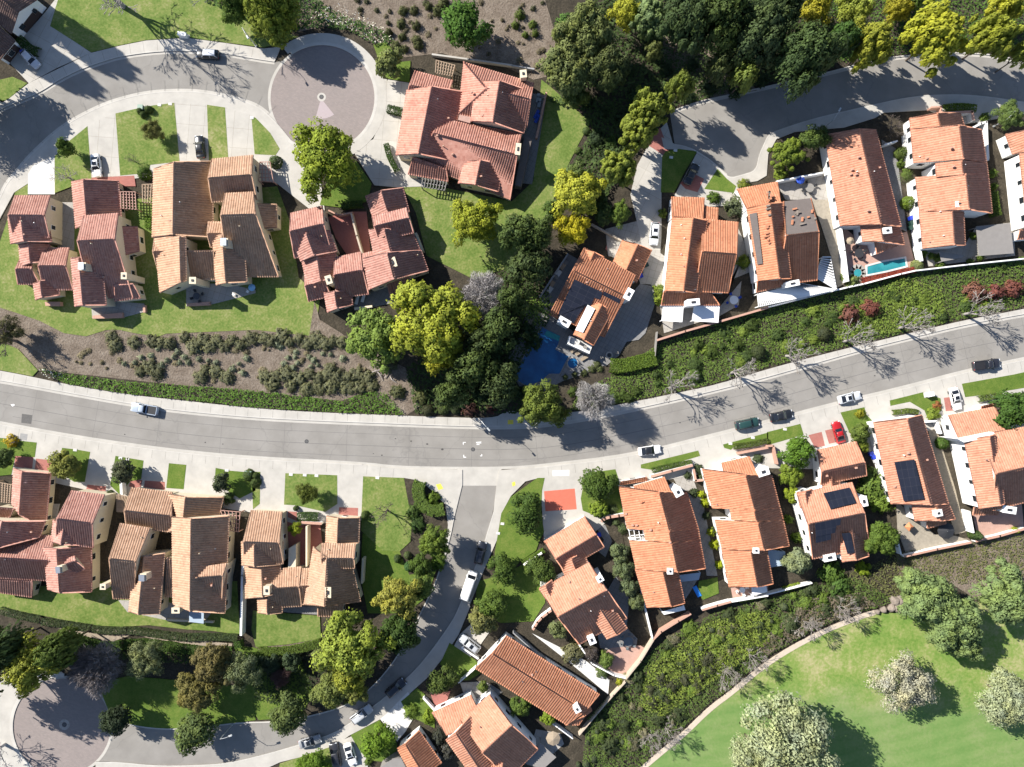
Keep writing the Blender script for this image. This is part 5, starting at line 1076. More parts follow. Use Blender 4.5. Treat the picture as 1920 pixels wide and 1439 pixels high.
# -- golf course
T('big', 1735, 1118, 58, 12, (.155, .215, .088), 'pale green pine at the golf edge, upper crown'); T('big', 1788, 1165, 60, 12, (.155, .215, .088), 'pale green pine at the golf edge, lower crown'); T('big', 1808, 1205, 40, 9, (.155, .215, .088), 'pale green pine at the golf edge, lowest and smallest'); T('big', 1890, 1118, 62, 12, (.155, .215, .088), 'pale green pine at the golf edge by the right border')
T('wispy', 1697, 1284, 64, 11, (.33, .325, .265), 'grey white tree standing alone on the fairway', var=0); T('wispy', 1895, 1312, 66, 11, (.27, .305, .20), 'silver green tree on the fairway at the right edge', var=1); T('wispy', 1480, 1392, 100, 17, (.29, .325, .205), 'big pale feathery tree on the fairway, bottom edge', var=2); T('wispy', 1425, 1420, 60, 14, (.29, .325, .20), 'pale feathery tree left of the big one at the bottom edge', var=1)
for x, y, r, h, lb in ((1215, 1372, 26, 6, 'at the bottom of the brush slope'), (1248, 1362, 26, 6, 'second up the golf path from the bottom'), (1355, 1254, 30, 7, 'below the three little round bushes'), (1402, 1224, 28, 7, 'in the middle of the golf path'), (1503, 1162, 28, 7, 'amid the grey dry brush'), (1567, 1134, 30, 7, 'nearest the rocks')):
    T('cone', x, y, r, h * 1.15, (.33, .295, .265), 'leafless twiggy tree along the golf path, ' + lb, group='leafless trees along the golf path', base=True)
B = bush
# clipped and round bushes
for k, x, y, r, h, c, lb in (('round', 1424, 661, 17, 2.6, (.045, .06, .025), 'dark round bush on the bank, largest'), ('round', 1304, 704, 15, 2, (.075, .12, .03), 'green round bush at the low end of the bank'), ('round', 1547, 626, 15, 2.4, (.05, .06, .03), 'dark round bush by the leafless street tree'), ('loose', 1595, 590, 17, 2.4, (.15, .065, .055), 'dull red bush on the bank, western one of the pair'), ('loose', 1634, 578, 17, 2.6, (.165, .06, .05), 'bright red bush on the bank, eastern one of the pair'), ('loose', 1832, 549, 20, 2.4, (.16, .075, .06), 'red tipped bush on the bank, nearest the street tree'), ('loose', 1870, 548, 15, 2.4, (.155, .055, .05), 'red bush on the bank, middle of the eastern three'), ('loose', 1903, 541, 17, 2.4, (.155, .058, .05), 'red bush on the bank, at the right edge'), ('round', 1706, 379, 14, 3, (.12, .18, .03), 'bright round bush against the white villa wall'), ('round', 1692, 286, 14, 2.4, (.085, .12, .03), 'round bush beside the side wall of the upper villa'), ('round', 1722, 498, 13, 2.2, (.17, .20, .08), 'pale round bush at the end of the red pool hedge'), ('loose', 1600, 528, 12, 2, (.14, .18, .06), 'spiky pale shrub at the corner of the teal spa'), ('round', 268, 325, 14, 2.6, (.06, .105, .02), 'dark topiary bush near the pergola by the tan townhouse'), ('round', 515, 303, 14, 2.4, (.07, .105, .04), 'grey green topiary by the pink pergola'),
    ('round', 1385, 348, 1, 1, DK, ''), ('loose', 1395, 345, 11, 1.6, (.15, .18, .03), 'yellowish clipped bush in the corner of the bend'), ('loose', 1383, 385, 20, 3, (.09, .11, .06), 'grey green shrub at the roof corner of the repaired villa'), ('loose', 1340, 370, 12, 1.6, (.07, .12, .02), 'green shrub in the front bed of the two cover villa'), ('loose', 1397, 490, 13, 2.4, (.14, .19, .03), 'lime bush in the side yard of the two cover villa'), ('loose', 1238, 545, 12, 3, (.14, .19, .03), 'lime bush at the wall beside the pool house patio'), ('loose', 1238, 562, 11, 3, (.16, .21, .03), 'lower lime bush at the wall beside the pool house patio'), ('loose', 1243, 400, 9, 1.6, (.12, .16, .03), 'small bush along the villa wall by the white suv'),
    ('loose', 1465, 326, 13, 1.4, (.15, .20, .03), 'lime bush below the rounded tree in the bend'), ('loose', 1640, 915, 26, 2.6, (.10, .155, .03), 'leafy climber mass between two solar villas, upper part'), ('loose', 1655, 945, 22, 2.4, (.12, .18, .03), 'leafy climber mass between two solar villas, lower part'), ('loose', 1628, 893, 18, 2., (.08, .125, .03), 'leafy climber mass beside the garage wing'), ('round', 1770, 832, 13, 2.4, (.06, .11, .02), 'tall clipped bush at the blank white wall'), ('loose', 1614, 776, 9, 1.6, (.20, .20, .02), 'yellow green clipped bush on the lawn by the red car'), ('loose', 1752, 777, 13, 1.6, (.15, .20, .03), 'green shrub at the corner of the right edge villa'), ('loose', 1758, 762, 9, 1, (.24, .10, .04), 'orange leaved plant on the lawn near the white sedan'), ('round', 1833, 1005, 11, 4, (.05, .08, .025), 'narrow dark cypress bush at the back wall corner'), ('loose', 1905, 995, 7, 1.6, (.20, .24, .03), 'lime ball bush at the back wall near the right edge'),
    ('loose', 1315, 928, 8, 1.6, (.28, .33, .02), 'lime bush along the villa wall, northernmost'), ('loose', 1322, 944, 8, 1.6, (.28, .33, .02), 'lime bush along the villa wall, second from north'), ('loose', 1334, 998, 8, 1.6, (.28, .33, .02), 'lime bush along the villa wall, third from north'), ('loose', 1341, 1022, 9, 1.7, (.28, .33, .02), 'lime bush along the villa wall, fourth from north'), ('loose', 1350, 1060, 8, 1.6, (.28, .33, .02), 'lime bush along the villa wall, southernmost'), ('loose', 1480, 975, 8, 1.8, (.12, .19, .03), 'green bush at the foot of the three array villa, upper'), ('loose', 1494, 1010, 9, 1.8, (.12, .18, .03), 'green bush at the foot of the three array villa, lower'), ('loose', 1620, 1068, 14, 1.6, (.17, .23, .02), 'lime shrub below the three array villa'),
    ('loose', 20, 828, 13, 1.6, (.36, .27, .02), 'yellow flowering bush around the white rock at the west edge'), ('round', 465, 892, 13, 1.8, DK, 'dark clipped bush beside the green utility box, west one'), ('round', 478, 905, 12, 1.8, DK, 'dark clipped bush below the green utility box'), ('round', 479, 893, 8, 1.5, DK, 'small dark clipped bush right of the green utility box'), ('round', 262, 208, 8, 1.6, DK, 'dark clipped bush by the green cabinet, west one'), ('round', 278, 205, 9, 1.8, DK, 'dark clipped bush by the green cabinet, east one'), ('round', 268, 215, 8, 1.6, DK, 'dark clipped bush in front of the green cabinet'), ('round', 205, 925, 6, 1.8, DK, 'small dark topiary ball between the first two lower townhouses'), ('round', 554, 954, 6, 1.6, DK, 'small topiary ball on the third lower lawn'), ('loose', 428, 935, 12, 1.6, DK, 'dark shrub at the corner of the dark roof'), ('round', 1005, 248, 1, 1, DK, ''),
    ('round', 684, 967, 9, 2, DK, 'round dark bush at the wall of the wide corner lawn'), ('round', 745, 1049, 9, 1.8, (.06, .09, .035), 'grey green round bush below the corner lawn, west'), ('round', 764, 1043, 8, 1.8, (.08, .11, .045), 'grey green round bush below the corner lawn, east'), ('round', 767, 1064, 11, 3, (.05, .11, .04), 'small green cone shrub below the corner lawn'), ('loose', 813, 935, 14, 1.8, (.09, .14, .02), 'green shrub inside the curved corner hedge'), ('loose', 775, 960, 14, 1.6, (.06, .10, .025), 'dark shrub in the corner garden bed, upper'), ('loose', 783, 985, 15, 1.6, (.05, .09, .025), 'dark shrub in the corner garden bed, lower'), ('loose', 820, 1055, 15, 2, (.08, .14, .02), 'green shrub at the side street kerb'),
    ('round', 802, 770, 13, 1.8, (.05, .055, .03), 'dark round bush by the pavement, first from west'), ('round', 830, 769, 11, 1.8, (.06, .08, .03), 'green round bush by the pavement, second from west'), ('round', 854, 768, 11, 1.8, (.05, .065, .03), 'dark round bush by the pavement, third from west'), ('loose', 880, 768, 14, 1.6, (.09, .045, .04), 'reddish shrub by the pavement in shade'), ('loose', 920, 768, 9, 1.4, (.09, .04, .04), 'small reddish shrub by the lamp post'), ('loose', 790, 745, 16, 1.6, (.09, .10, .04), 'olive shrub above the round pavement bushes'), ('loose', 745, 735, 14, 1.4, (.09, .10, .05), 'olive shrub at the end of the ivy strip'), ('loose', 1312, 348, 1, 1, DK, ''),
    ('loose', 1100, 240, 1, 1, DK, ''), ('round', 1100, 245, 9, 1.4, (.08, .12, .04), 'round bush at the tip of the grassy knoll'), ('round', 1084, 282, 8, 1.2, (.10, .14, .04), 'round bush at the south side of the grassy knoll'), ('loose', 1145, 265, 12, 1.6, (.05, .09, .02), 'green shrub under the tufted pines'), ('loose', 1035, 310, 1, 1, DK, ''), ('loose', 1060, 40, 16, 2, (.07, .14, .03), 'bright green shrub at the edge of the broad oaks'), ('loose', 1158, 1260, 1, 1, DK, ''), ('loose', 1162, 1280, 7, 1.2, (.24, .26, .02), 'yellow shrub at the end of the pale path'), ('loose', 1130, 1260, 13, 1.4, (.10, .14, .05), 'grey green shrub along the pale path'), ('loose', 1075, 1225, 20, 2, (.13, .13, .07), 'dry olive shrub beside the linked wing villa'), ('loose', 800, 1440, 12, 2, (.10, .14, .03), 'shrub at the bottom edge beside the small orange roof'), ('loose', 770, 1335, 14, 1.4, (.12, .18, .03), 'lime shrub bed by the white driveway, upper'), ('loose', 805, 1345, 14, 1.6, (.14, .20, .02), 'lime shrub bed by the white driveway, right'), ('loose', 822, 1385, 13, 2, (.05, .055, .045), 'dark shrub between the two bottom villas, upper'), ('loose', 838, 1410, 18, 2, (.06, .06, .055), 'dark shrub between the two bottom villas, lower'), ('loose', 690, 1430, 8, 1, (.1, .15, .03), 'shrub by the white car on the bottom driveway'), ('loose', 1800, 1000, 1, 1, DK, ''), ('loose', 1560, 1075, 22, 2, (.09, .15, .03), 'bright bush tree at the slope top below the three array villa'), ('loose', 1575, 1098, 20, 2, (.07, .13, .03), 'leafy bush behind the back wall of the south-east row'), ('loose', 1535, 1145, 7, 1, (.18, .22, .02), 'yellow green shrub in the dry brush')):
    if r > 1: B(k, x, y, r, h, c, lb)
# small plants that nothing tells apart, by patch
def patch(kind, name, pts, r, h, col, label, group, cat='shrub', jit=.25):
    for x, y in pts: B(kind, x, y, r * R.uniform(1 - jit, 1 + jit), h * R.uniform(.8, 1.2), sc(col, R.uniform(.8, 1.2)), label, cat, group, name)
patch('tiny', 'succulent', Z(0, 1, '930,1290 1010,1280 1250,1265 1300,1240 1345,1280 1380,1240 1410,1280 1330,1200 1055,1245 1210,1300 1490,1255 1560,1265 1620,1280 1790,1290 1850,1250 1820,1360 1130,1230 1180,1180 1740,1330 1480,1190') + Z(1, 1, '160,1140 180,1160 240,1245 290,1240 300,1200 310,1285 400,1240 430,1265 280,1320 210,1290 410,1310 500,1215 560,1220 650,1250 460,1300'), 6, .9, (.20, .225, .16), 'small grey green succulent on the bare slope below the terrace lawns', 'succulents on the bare slope')
patch('loose', 'brush_shrub', Z(0, 1, '1140,1120 1200,1130 1270,1135 830,1090 860,1150 1380,1090 1450,1160 1520,1110 1560,1160 1620,1120 1680,1160 1740,1110 1800,1150 1880,1100 1000,1130 1120,1310 1170,1350 1050,1350 1540,1330 1610,1350 1700,1390 1500,1390') + Z(1, 1, '60,1100 120,1120 190,1080 250,1130 320,1100 390,1140 450,1110 520,1140 580,1120 640,1130 60,1390 150,1380 230,1370 320,1400 400,1370 470,1400 540,1370 610,1390 690,1390 760,1370 840,1390 1000,1300 560,1330'), 13, 1.2, (.13, .135, .08), 'olive grey brush shrub on the slope above the ivy strip', 'brush shrubs on the slope above the ivy strip')
patch('loose', 'brush_shrub', Z(1, 2, '120,10 260,20 380,40 480,30 560,20 680,20 780,30 870,20'), 14, 1.2, (.13, .135, .075), 'olive grey brush shrub at the upper rim of the ivy strip', 'brush shrubs at the rim of the ivy strip')
patch('loose', 'slope_shrub', Z(1, 0, '1100,80 1185,75 1360,80 1295,45 1085,180 1200,190 995,240 1095,275 1205,300 1215,340 1050,340 1115,365 1400,30 1420,10'), 9, 1.3, (.085, .095, .04), 'round olive shrub on the bare brown slope at the top', 'round shrubs on the upper bare slope')
patch('tiny', 'slope_shrub', Z(1, 0, '780,70 905,75 1000,80 990,170 830,10 1270,20 760,0 1440,75') + Z(2, 0, '60,60 160,60 230,20'), 5, .7, (.06, .065, .035), 'tiny dark shrub on the bare brown slope at the top', 'tiny shrubs on the upper bare slope')
patch('loose', 'slope_shrub', Z(2, 0, '60,110 25,185 155,180 100,260 175,250'), 8, 1.2, (.10, .14, .03), 'light green shrub beside the broad dark oaks', 'light green shrubs beside the oaks')
patch('round', 'topiary_ball', Z(2, 3, '640,1170 680,1245 780,1240 830,1250 750,1315 615,1375 500,1420 560,1420 570,1250 880,1220'), 7, 1.4, (.07, .09, .05), 'small clipped ball in the shaded lower end of the brush slope', 'clipped balls on the lower brush slope', 'topiary')
patch('round', 'topiary_ball', Z(2, 3, '1335,590 1418,545 1500,405 1130,735'), 6, 1.6, (.08, .10, .06), 'small grey topiary ball on the green brush slope', 'topiary balls on the green brush slope', 'topiary')
patch('round', 'topiary_ball', Z(3, 3, '125,235 25,340'), 7, 1.6, (.07, .09, .05), 'small topiary ball amid the dry brush by the golf path', 'topiary balls in the dry brush', 'topiary')
patch('loose', 'brush_shrub', Z(2, 3, '1380,680 1450,650 1500,700 1420,760 1380,820 1300,780 1480,620 1540,640 1350,640 1200,830 1060,960 1160,920 1120,780 1040,850'), 13, 1.5, (.055, .06, .035), 'dark bushy clump in the middle of the brush slope', 'dark clumps on the brush slope')
patch('loose', 'kerb_shrub', Z(1, 3, '190,640 250,620 320,600 120,700 200,740'), 12, 1.2, (.045, .06, .035), 'dark grey shrub under the curved lawn hedge', 'dark shrubs under the curved hedge')
patch('loose', 'border_shrub', Z(2, 2, '1370,820 1460,990 1500,1100 1430,700 1320,690 1400,640 1760,620 1850,560'), 9, 1.2, (.055, .075, .035), 'dark garden shrub in the narrow yards between the orange villas', 'garden shrubs between the orange villas')
patch('loose', 'border_shrub', Z(2, 2, '700,1010 780,1040 830,1090 680,950 760,940 870,1250 840,1330 800,1400'), 9, 1.1, (.075, .10, .045), 'garden shrub behind the coral pad villa', 'garden shrubs behind the coral pad')
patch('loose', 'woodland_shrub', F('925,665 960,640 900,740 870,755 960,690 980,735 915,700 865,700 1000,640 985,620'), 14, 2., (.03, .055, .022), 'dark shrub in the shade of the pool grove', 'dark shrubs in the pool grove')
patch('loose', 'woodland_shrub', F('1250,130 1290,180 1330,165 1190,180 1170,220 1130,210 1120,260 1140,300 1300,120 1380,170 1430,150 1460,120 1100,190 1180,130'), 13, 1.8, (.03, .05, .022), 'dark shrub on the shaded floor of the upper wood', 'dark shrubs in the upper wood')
patch('loose', 'pool_shrub', Z(2, 2, '-20,40 10,60').copy() + Z(2, 1, '400,1390 470,1370 540,1360 600,1330 640,1300 660,1330'), 7, .9, (.10, .12, .05), 'small shrub along the pool terrace edge', 'shrubs along the pool terrace')
patch('loose', 'side_shrub', Z(3, 1, '1170,460 1230,480 1280,500 1300,550 1550,330 1520,520 1600,490 580,640') + Z(3, 0, '1000,1230 1040,1300 1690,1300 1700,1400 1630,880'), 8, 1.3, (.10, .15, .03), 'green shrub squeezed between the upper villas', 'shrubs between the upper villas')
patch('loose', 'bank_shrub', Z(2, 2, '770,110 830,90 880,110 940,60 520,120 460,60') + Z(2, 1, '1400,1150 1500,1200 1700,1150 1800,1000'), 11, 1.2, (.055, .085, .02), 'leafy mound on the bank above the main street', 'leafy mounds on the street bank')
rq = random.Random(17)
def inside(poly, n):
    out = []; xs = [q[0] for q in poly]; ys = [q[1] for q in poly]; V2 = [Vector((a, b, 0)) for a, b in poly]
    while len(out) < n:
        x, y = rq.uniform(min(xs), max(xs)), rq.uniform(min(ys), max(ys))
        if inpoly(Vector((x, y, 0)), V2): out.append((x, y))
    return out
BR_ = F('1100,1400 1110,1345 1180,1275 1245,1205 1340,1150 1520,1105 1590,1095 1610,1130 1520,1165 1430,1215 1365,1275 1310,1325 1250,1380 1200,1420')
patch('loose', 'brush_shrub', inside(BR_, 34), 12, 1.5, (.05, .068, .03), 'dark tall shrub scattered over the brush slope above the golf path', 'dark tall shrubs over the brush slope', jit=.5)
patch('loose', 'brush_shrub', inside(BR_, 24), 10, 1.2, (.16, .15, .10), 'dry grey brown shrub scattered over the brush slope above the golf path', 'dry shrubs over the brush slope', jit=.5)
patch('loose', 'brush_shrub', inside(BR_, 22), 10, 1.3, (.12, .18, .035), 'fresh green shrub scattered over the brush slope above the golf path', 'green shrubs over the brush slope', jit=.5)
BK_ = F('1090,762 1150,715 1240,655 1390,600 1560,555 1700,525 1910,490 1910,565 1810,590 1677,620 1565,648 1440,680 1345,708 1152,750')
patch('loose', 'bank_shrub', inside(BK_, 22), 10, 1., (.05, .08, .024), 'low dark mound in the ground cover of the street bank', 'low dark mounds on the street bank', jit=.5)
patch('loose', 'bank_shrub', inside(BK_, 16), 9, .9, (.15, .205, .04), 'low light green mound in the ground cover of the street bank', 'low light mounds on the street bank', jit=.5)
patch('tiny', 'dry_tuft', inside(F('60,615 170,640 310,640 580,640 690,690 730,725 640,738 480,722 330,708 150,688'), 60), 5, .5, (.19, .165, .11), 'tiny dry tuft on the bare slope below the terrace lawns', 'dry tufts on the bare slope', jit=.5)
patch('tiny', 'dry_tuft', inside(F('570,0 1000,0 1030,130 880,112 720,90 660,45'), 40), 5, .5, (.15, .13, .09), 'tiny dry tuft on the bare brown slope at the top', 'dry tufts on the upper bare slope', jit=.5)
# hedges
H_ = hedge
H_(2, 1, '735,1300 830,1310 960,1275 1080,1250', 2.6, 1.5, (.085, .135, .02), 'thick clipped hedge at the foot of the pool house garden', leaf=.14)
H_(3, 1, '700,670 800,650 900,630 1000,605 1100,585', 1.1, 1.2, (.24, .05, .035), 'clipped red hedge along the teal pool', leaf=.14)
H_(1, 2, '1230,730 1210,800 1235,890 1310,960 1410,940', 2.2, 1.8, (.10, .155, .035), 'curved clipped hedge on the corner of the junction', leaf=.13)
H_(1, 2, '310,1000 390,995 465,1000', 1.5, 1.5, (.05, .085, .025), 'clipped hedge at the court wall of the east lower townhouse')
H_(0, 3, '0,260 100,290 250,320 300,330', 1.3, 1., (.055, .075, .035), 'low hedge along the lower lawn, western length'); H_(0, 3, '310,345 450,360 600,385 680,395', 1.3, 1., (.055, .075, .035), 'low hedge along the lower lawn, second length from west'); H_(0, 3, '690,400 800,415 950,410', 1.3, 1., (.055, .075, .035), 'low hedge along the lower lawn, middle length'); H_(0, 3, '960,410 1100,425 1250,450 1400,465', 1.3, 1., (.055, .075, .035), 'low hedge along the lower lawn, fourth length from west'); H_(0, 3, '1410,465 1550,460 1780,465', 1.3, 1., (.055, .08, .035), 'low hedge along the lower lawn, eastern length')
H_(1, 3, '10,570 150,575 300,555 480,505', 1.6, 1.2, (.085, .13, .025), 'curved hedge below the lawn of the east lower townhouse'); H_(0, 3, '480,470 650,500 800,540 1000,510 1200,520 1500,570 1740,570', 1.8, 1., (.055, .10, .02), 'bright green hedge along the top of the lower bank')
H_(1, 0, '985,815 1095,840', 1.5, 1.3, (.04, .07, .02), 'small clipped hedge in front of the red house, upper'); H_(1, 0, '975,1080 1000,1180 1060,1290', 1., 1.2, (.045, .08, .02), 'clipped hedge beside the curved path of the red house')
H_(3, 0, '1310,815 1440,800 1560,815', 1.4, 1.2, (.10, .15, .02), 'clipped hedge in front of the court of the upper street villa'); H_(2, 2, '1050,650 1200,610 1350,590', .9, 1., (.07, .11, .025), 'low hedge at the white wall south of the white car'); H_(2, 2, '1660,470 1800,455 1919,425', 1., 1., (.08, .11, .025), 'low hedge behind the narrow lawn near the dark green suv'); H_(2, 2, '80,1350 240,1250', .9, 1., (.08, .13, .02), 'low hedge at the end of the corner lawn')
H_(3, 2, '935,215 1000,210 1060,200 1130,215', .9, .9, (.10, .14, .03), 'low hedge under the white gable of the solar villa'); H_(3, 2, '1580,115 1680,95 1760,80', 1.1, 1., (.09, .13, .03), 'low hedge behind the lawn at the right edge'); H_(1, 1, '640,110 720,95 800,90', 1.2, 1.2, (.05, .085, .02), 'dark hedge along the court of the courtyard townhouse'); H_(0, 0, '140,290 220,370 290,390', 1.6, 1.2, (.045, .085, .02), 'low hedge between the two top corner garages'); H_(0, 1, '1110,180 1110,270', 1.2, .8, (.09, .16, .02), 'bright green clipped hedge between the first two townhouses'); H_(3, 1, '1690,0 1700,90 1720,180', 1.5, 1.6, (.07, .11, .02), 'tall hedge along the white wall by the right edge'); H_(0, 3, '1780,490 1790,540', 1.4, 1.6, (.05, .10, .02), 'short hedge block at the end of the long white wall')
H_(3, 3, '110,105 240,70', .9, .9, (.16, .22, .03), 'lime hedge behind the white back wall'); H_(2, 3, '1700,190 1900,150', .8, .8, (.13, .17, .03), 'low lime hedge along the back wall of the south-east row')
for lst in list(PROT.values()):
    for p in lst: kill(p)
for lst in BUSH.values():
    for p in lst: bpy.data.objects.remove(p)
# ---------------------------------------------------------------- vehicles
def paintmat(name, col, rough=.3, metal=.0):
    if name in MATS: return MATS[name]
    s = NT(name); n = s.noise(s.obj(), 3., 3); s.done(s.mix(s.math('MULTIPLY', n, .2), col, sc(col, .8)), rough, .5, metal)
    s.bsdf.inputs['Coat Weight'].default_value = .6; s.bsdf.inputs['Coat Roughness'].default_value = .08; MATS[name] = s.m; return s.m
carglass = plain('car_glass', (.012, .015, .02), .1, 2., .06, .6, 0, 0, True); tyre = plain('tyre_rubber', (.02, .02, .02), .1, 4., .9, .2, 0, 0, True); rim = plain('wheel_rim', (.4, .41, .42), .1, 4., .35, .5, .8, 0, True)
lampw = plain('headlight_lens', (.7, .72, .74), .05, 4., .15, .6, 0, 0, True); lampr = plain('taillight_lens', (.35, .02, .02), .05, 4., .2, .6, 0, 0, True); trimb = plain('black_trim', (.02, .02, .022), .1, 4., .5, .4, 0, 0, True)
def loft(mb, st, ends=True):
    """st: list of (x, outline points (y,z))"""
    n = len(st[0][1]); vs = [(x, y, z) for x, o in st for y, z in o]; fs = []
    for i in range(len(st) - 1):
        for k in range(n): fs.append((i * n + k, i * n + (k + 1) % n, (i + 1) * n + (k + 1) % n, (i + 1) * n + k))
    if ends: fs += [tuple(range(n - 1, -1, -1)), tuple((len(st) - 1) * n + k for k in range(n))]
    return mb.add(vs, fs)
def sect(w, z0, zm, zt, k=.9, c=.02):
    return [(-w, z0), (-w * 1.0, zm), (-w * (k + .06), zt - .05), (-w * k, zt), (0, zt + c), (w * k, zt), (w * (k + .06), zt - .05), (w, zm), (w, z0)]
CARS = {  # length, width, roof height, hood height, boot height, windscreen base, roof front, roof rear, rear glass base (fractions from the front, 0..1)
    'sedan': (4.75, 1.84, 1.45, .92, 1.0, .30, .43, .70, .86), 'suv': (4.75, 1.9, 1.72, 1.05, 1.12, .28, .38, .88, .97), 'hatch': (4.3, 1.8, 1.5, .95, 1.05, .27, .40, .82, .95),
    'van': (5.6, 2.0, 2.1, 1.2, 1.6, .12, .22, .965, .99), 'pickup': (5.6, 1.98, 1.8, 1.1, 1.1, .28, .36, .53, .575), 'coupe': (4.5, 1.84, 1.35, .88, .98, .33, .47, .66, .90)}
def car(typ, x, y, ang, col, label, roofcol=None, sunroof=False, rack=False, pname='car', L=None, cat='car'):
    l, w, H, hz, bz, a0, a1, b1, b0 = CARS[typ]; l = L or l; hw = w / 2
    q = P(x, y, .8); root = thing({'van': 'delivery_van', 'pickup': 'pickup_truck', 'suv': 'parked_suv'}.get(typ, 'parked_car'), label, cat, (0, 0, 0))
    pm = paintmat(pname + '_paint', col); X = lambda f: l * (.5 - f); z0 = .25
    mb = MB(); belt = lambda f: hz + (bz - hz) * f
    st = []
    for f, wf, zt in ((0, .74, hz * .62), (.012, .82, hz * .78), (.05, .93, hz * .9), (.12, .985, hz * .955), (a0, 1, belt(a0)), (.5, 1, belt(.5) + .02), (b0 if typ != 'pickup' else .6, 1, belt(b0)), (.93, .975, bz), (.985, .9, bz * .93), (1, .82, bz * .75)):
        st.append((X(f), sect(hw * wf, z0, z0 + (zt - z0) * .55, zt)))
    st.sort(key=lambda t: -t[0]); loft(mb, st); body = mb.build('body', pm, root, True)
    g = MB(); tw = hw * .70 if typ not in ('van',) else hw * .84; bw = hw * .90
    cab = [(X(a0), bw, belt(a0) - .03, belt(a0) + .01), (X(a1), None, 0, H), (X(b1), None, 0, H), (X(b0), bw, belt(b0) - .03, belt(b0) + .01)]
    def cs(wb, wt, zb, zt): return [(-wb, zb), (-wt, zt), (wt, zt), (wb, zb)]
    loft(g, [(X(a0), cs(bw, bw * .98, belt(a0) - .04, belt(a0) + .02)), (X(a1), cs(bw, tw, belt(a1) - .04, H - .06)), (X(b1), cs(bw, tw, belt(b1) - .04, H - .06)), (X(b0), cs(bw, bw * .96, belt(b0) - .04, belt(b0) + .02))])
    g.build('window_glass', carglass, root)
    r = MB(); rm = paintmat(pname + '_roof', roofcol) if roofcol else pm
    e = .03; rs = [(X(a1) + .05, .93, H - .07), (X(a1) - .18, 1.0, H - .01), (X((a1 + b1) / 2), 1.02, H + .03), (X(b1) + .15, 1.0, H), (X(b1) - .04, .95, H - .06)]
    loft(r, [(xx, [(-tw * k - .02, z - .06), (-tw * k, z), (-tw * .5, z + .025), (tw * .5, z + .025), (tw * k, z), (tw * k + .02, z - .06)]) for xx, k, z in rs])
    pl = r
    for sx in (-1, 1):
        for fa, fb in ((a0, a1), (b0, b1)):
            pl.tube([(X(fa), sx * bw * .97, belt(fa) + .02), (X(fb), sx * tw, H - .05)], .045, 5)
        fm = (a1 + b1) / 2 + .02; pl.tube([(X(fm), sx * (bw + .01), belt(fm)), (X(fm), sx * (tw + .01), H - .05)], .045, 5)
    r.build('roof', rm, root, True)
    if sunroof: MB().box((X((a1 + b1) / 2 - .02), 0, H + .045), (l * .15, tw * 1.3, .05)).build('sunroof', carglass, root)
    if rack:
        for sx in (-1, 1): MB().tube([(X(a1 + .03), sx * tw * .88, H + .08), (X(b1 - .03), sx * tw * .88, H + .08)], .03, 5).build('roof_rail', rim, root)
    if typ == 'pickup':
        MB().box((X(.79), 0, bz + .03), (l * .33, w * .80, .06)).build('cargo_bed', trimb, root)
        for sx in (-1, 1): MB().box((X(.79), sx * hw * .9, bz + .07), (l * .36, .12, .12)).build('bed_rail', pm, root)
        MB().box((X(.975), 0, bz + .05), (.1, w * .8, .14)).build('tailgate', pm, root)
    for fx in (.17, .81):
        for sx in (-1, 1):
            t = MB().tube([(X(fx), sx * (hw - .22), .33), (X(fx), sx * (hw + .015), .33)], .33, 14).build('wheel', tyre, root)
            k = MB().tube([(X(fx), sx * (hw - .02), .33), (X(fx), sx * (hw + .025), .33)], .2, 10).build('rim', rim, None); k.parent = t
    for sx in (-1, 1):
        MB().box((X(.03), sx * hw * .66, hz * .78), (.22, .34, .14), sx * -.35).build('headlight', lampw, root); MB().box((X(.985), sx * hw * .7, bz * .82), (.12, .3, .16), sx * .2).build('taillight', lampr, root)
        MB().box((X(a0 + .05), sx * (hw + .1), belt(a0) + .06), (.16, .22, .13), sx * .2).build('wing_mirror', pm, root)
    root.location = (q.x, q.y, .17 if R is None else 0.03); root.rotation_euler = (0, 0, math.radians(ang)); return root
WHT, SLV, BLKC, GRYC = (.78, .78, .77), (.42, .43, .44), (.014, .015, .017), (.17, .175, .18)
car('hatch', 57, 111, -45, (.5, .51, .54), 'silver hatchback with dark blue nose outside the top corner garage', pname='pale_silver', L=4.6).location.z = .19
car('suv', 389, 102, 177, BLKC, 'black suv with sun glare painted on its roof, at the kerb of the upper left street', (.62, .63, .65), rack=True, pname='black')  # the pale roof colour is sun glare painted onto a black car
car('sedan', 181, 311, -83, WHT, 'white car with a sunroof on the driveway of the westernmost townhouse', sunroof=True, pname='white').location.z = .19
car('sedan', 375, 276, 96, BLKC, 'black sedan on the middle driveway above the tan roofed townhouse', pname='black').location.z = .19
car('pickup', 271, 767, 170, (.36, .41, .47), 'pale blue pickup parked against the north kerb of the main street', pname='pale_blue', cat='pickup')
car('sedan', 1218, 845, 8, WHT, 'white car with an all black glass roof on the south kerb of the main street', BLKC, pname='white', L=4.7)
car('suv', 1401, 795, 12, (.018, .05, .045), 'dark green suv parked on the south kerb of the main street', pname='dark_green', L=5.)
car('sedan', 1465, 780, 13, BLKC, 'black sedan parked in front of the dark green suv', pname='black')
car('sedan', 1593, 746, 14, (.56, .58, .6), 'silver white sedan parked on the south kerb, second from the right edge', pname='silver_white', sunroof=True, L=4.8)
car('coupe', 1572, 811, 106, (.36, .012, .015), 'red car on the red paved drive', pname='red', L=4.6).location.z = .19
car('sedan', 1791, 748, -77, WHT, 'white car with a sunroof on the red pad near the right edge', pname='white', sunroof=True).location.z = .19
car('pickup', 1850, 684, 8, (.02, .02, .025), 'black pickup on the south kerb at the right edge', pname='near_black', cat='pickup')
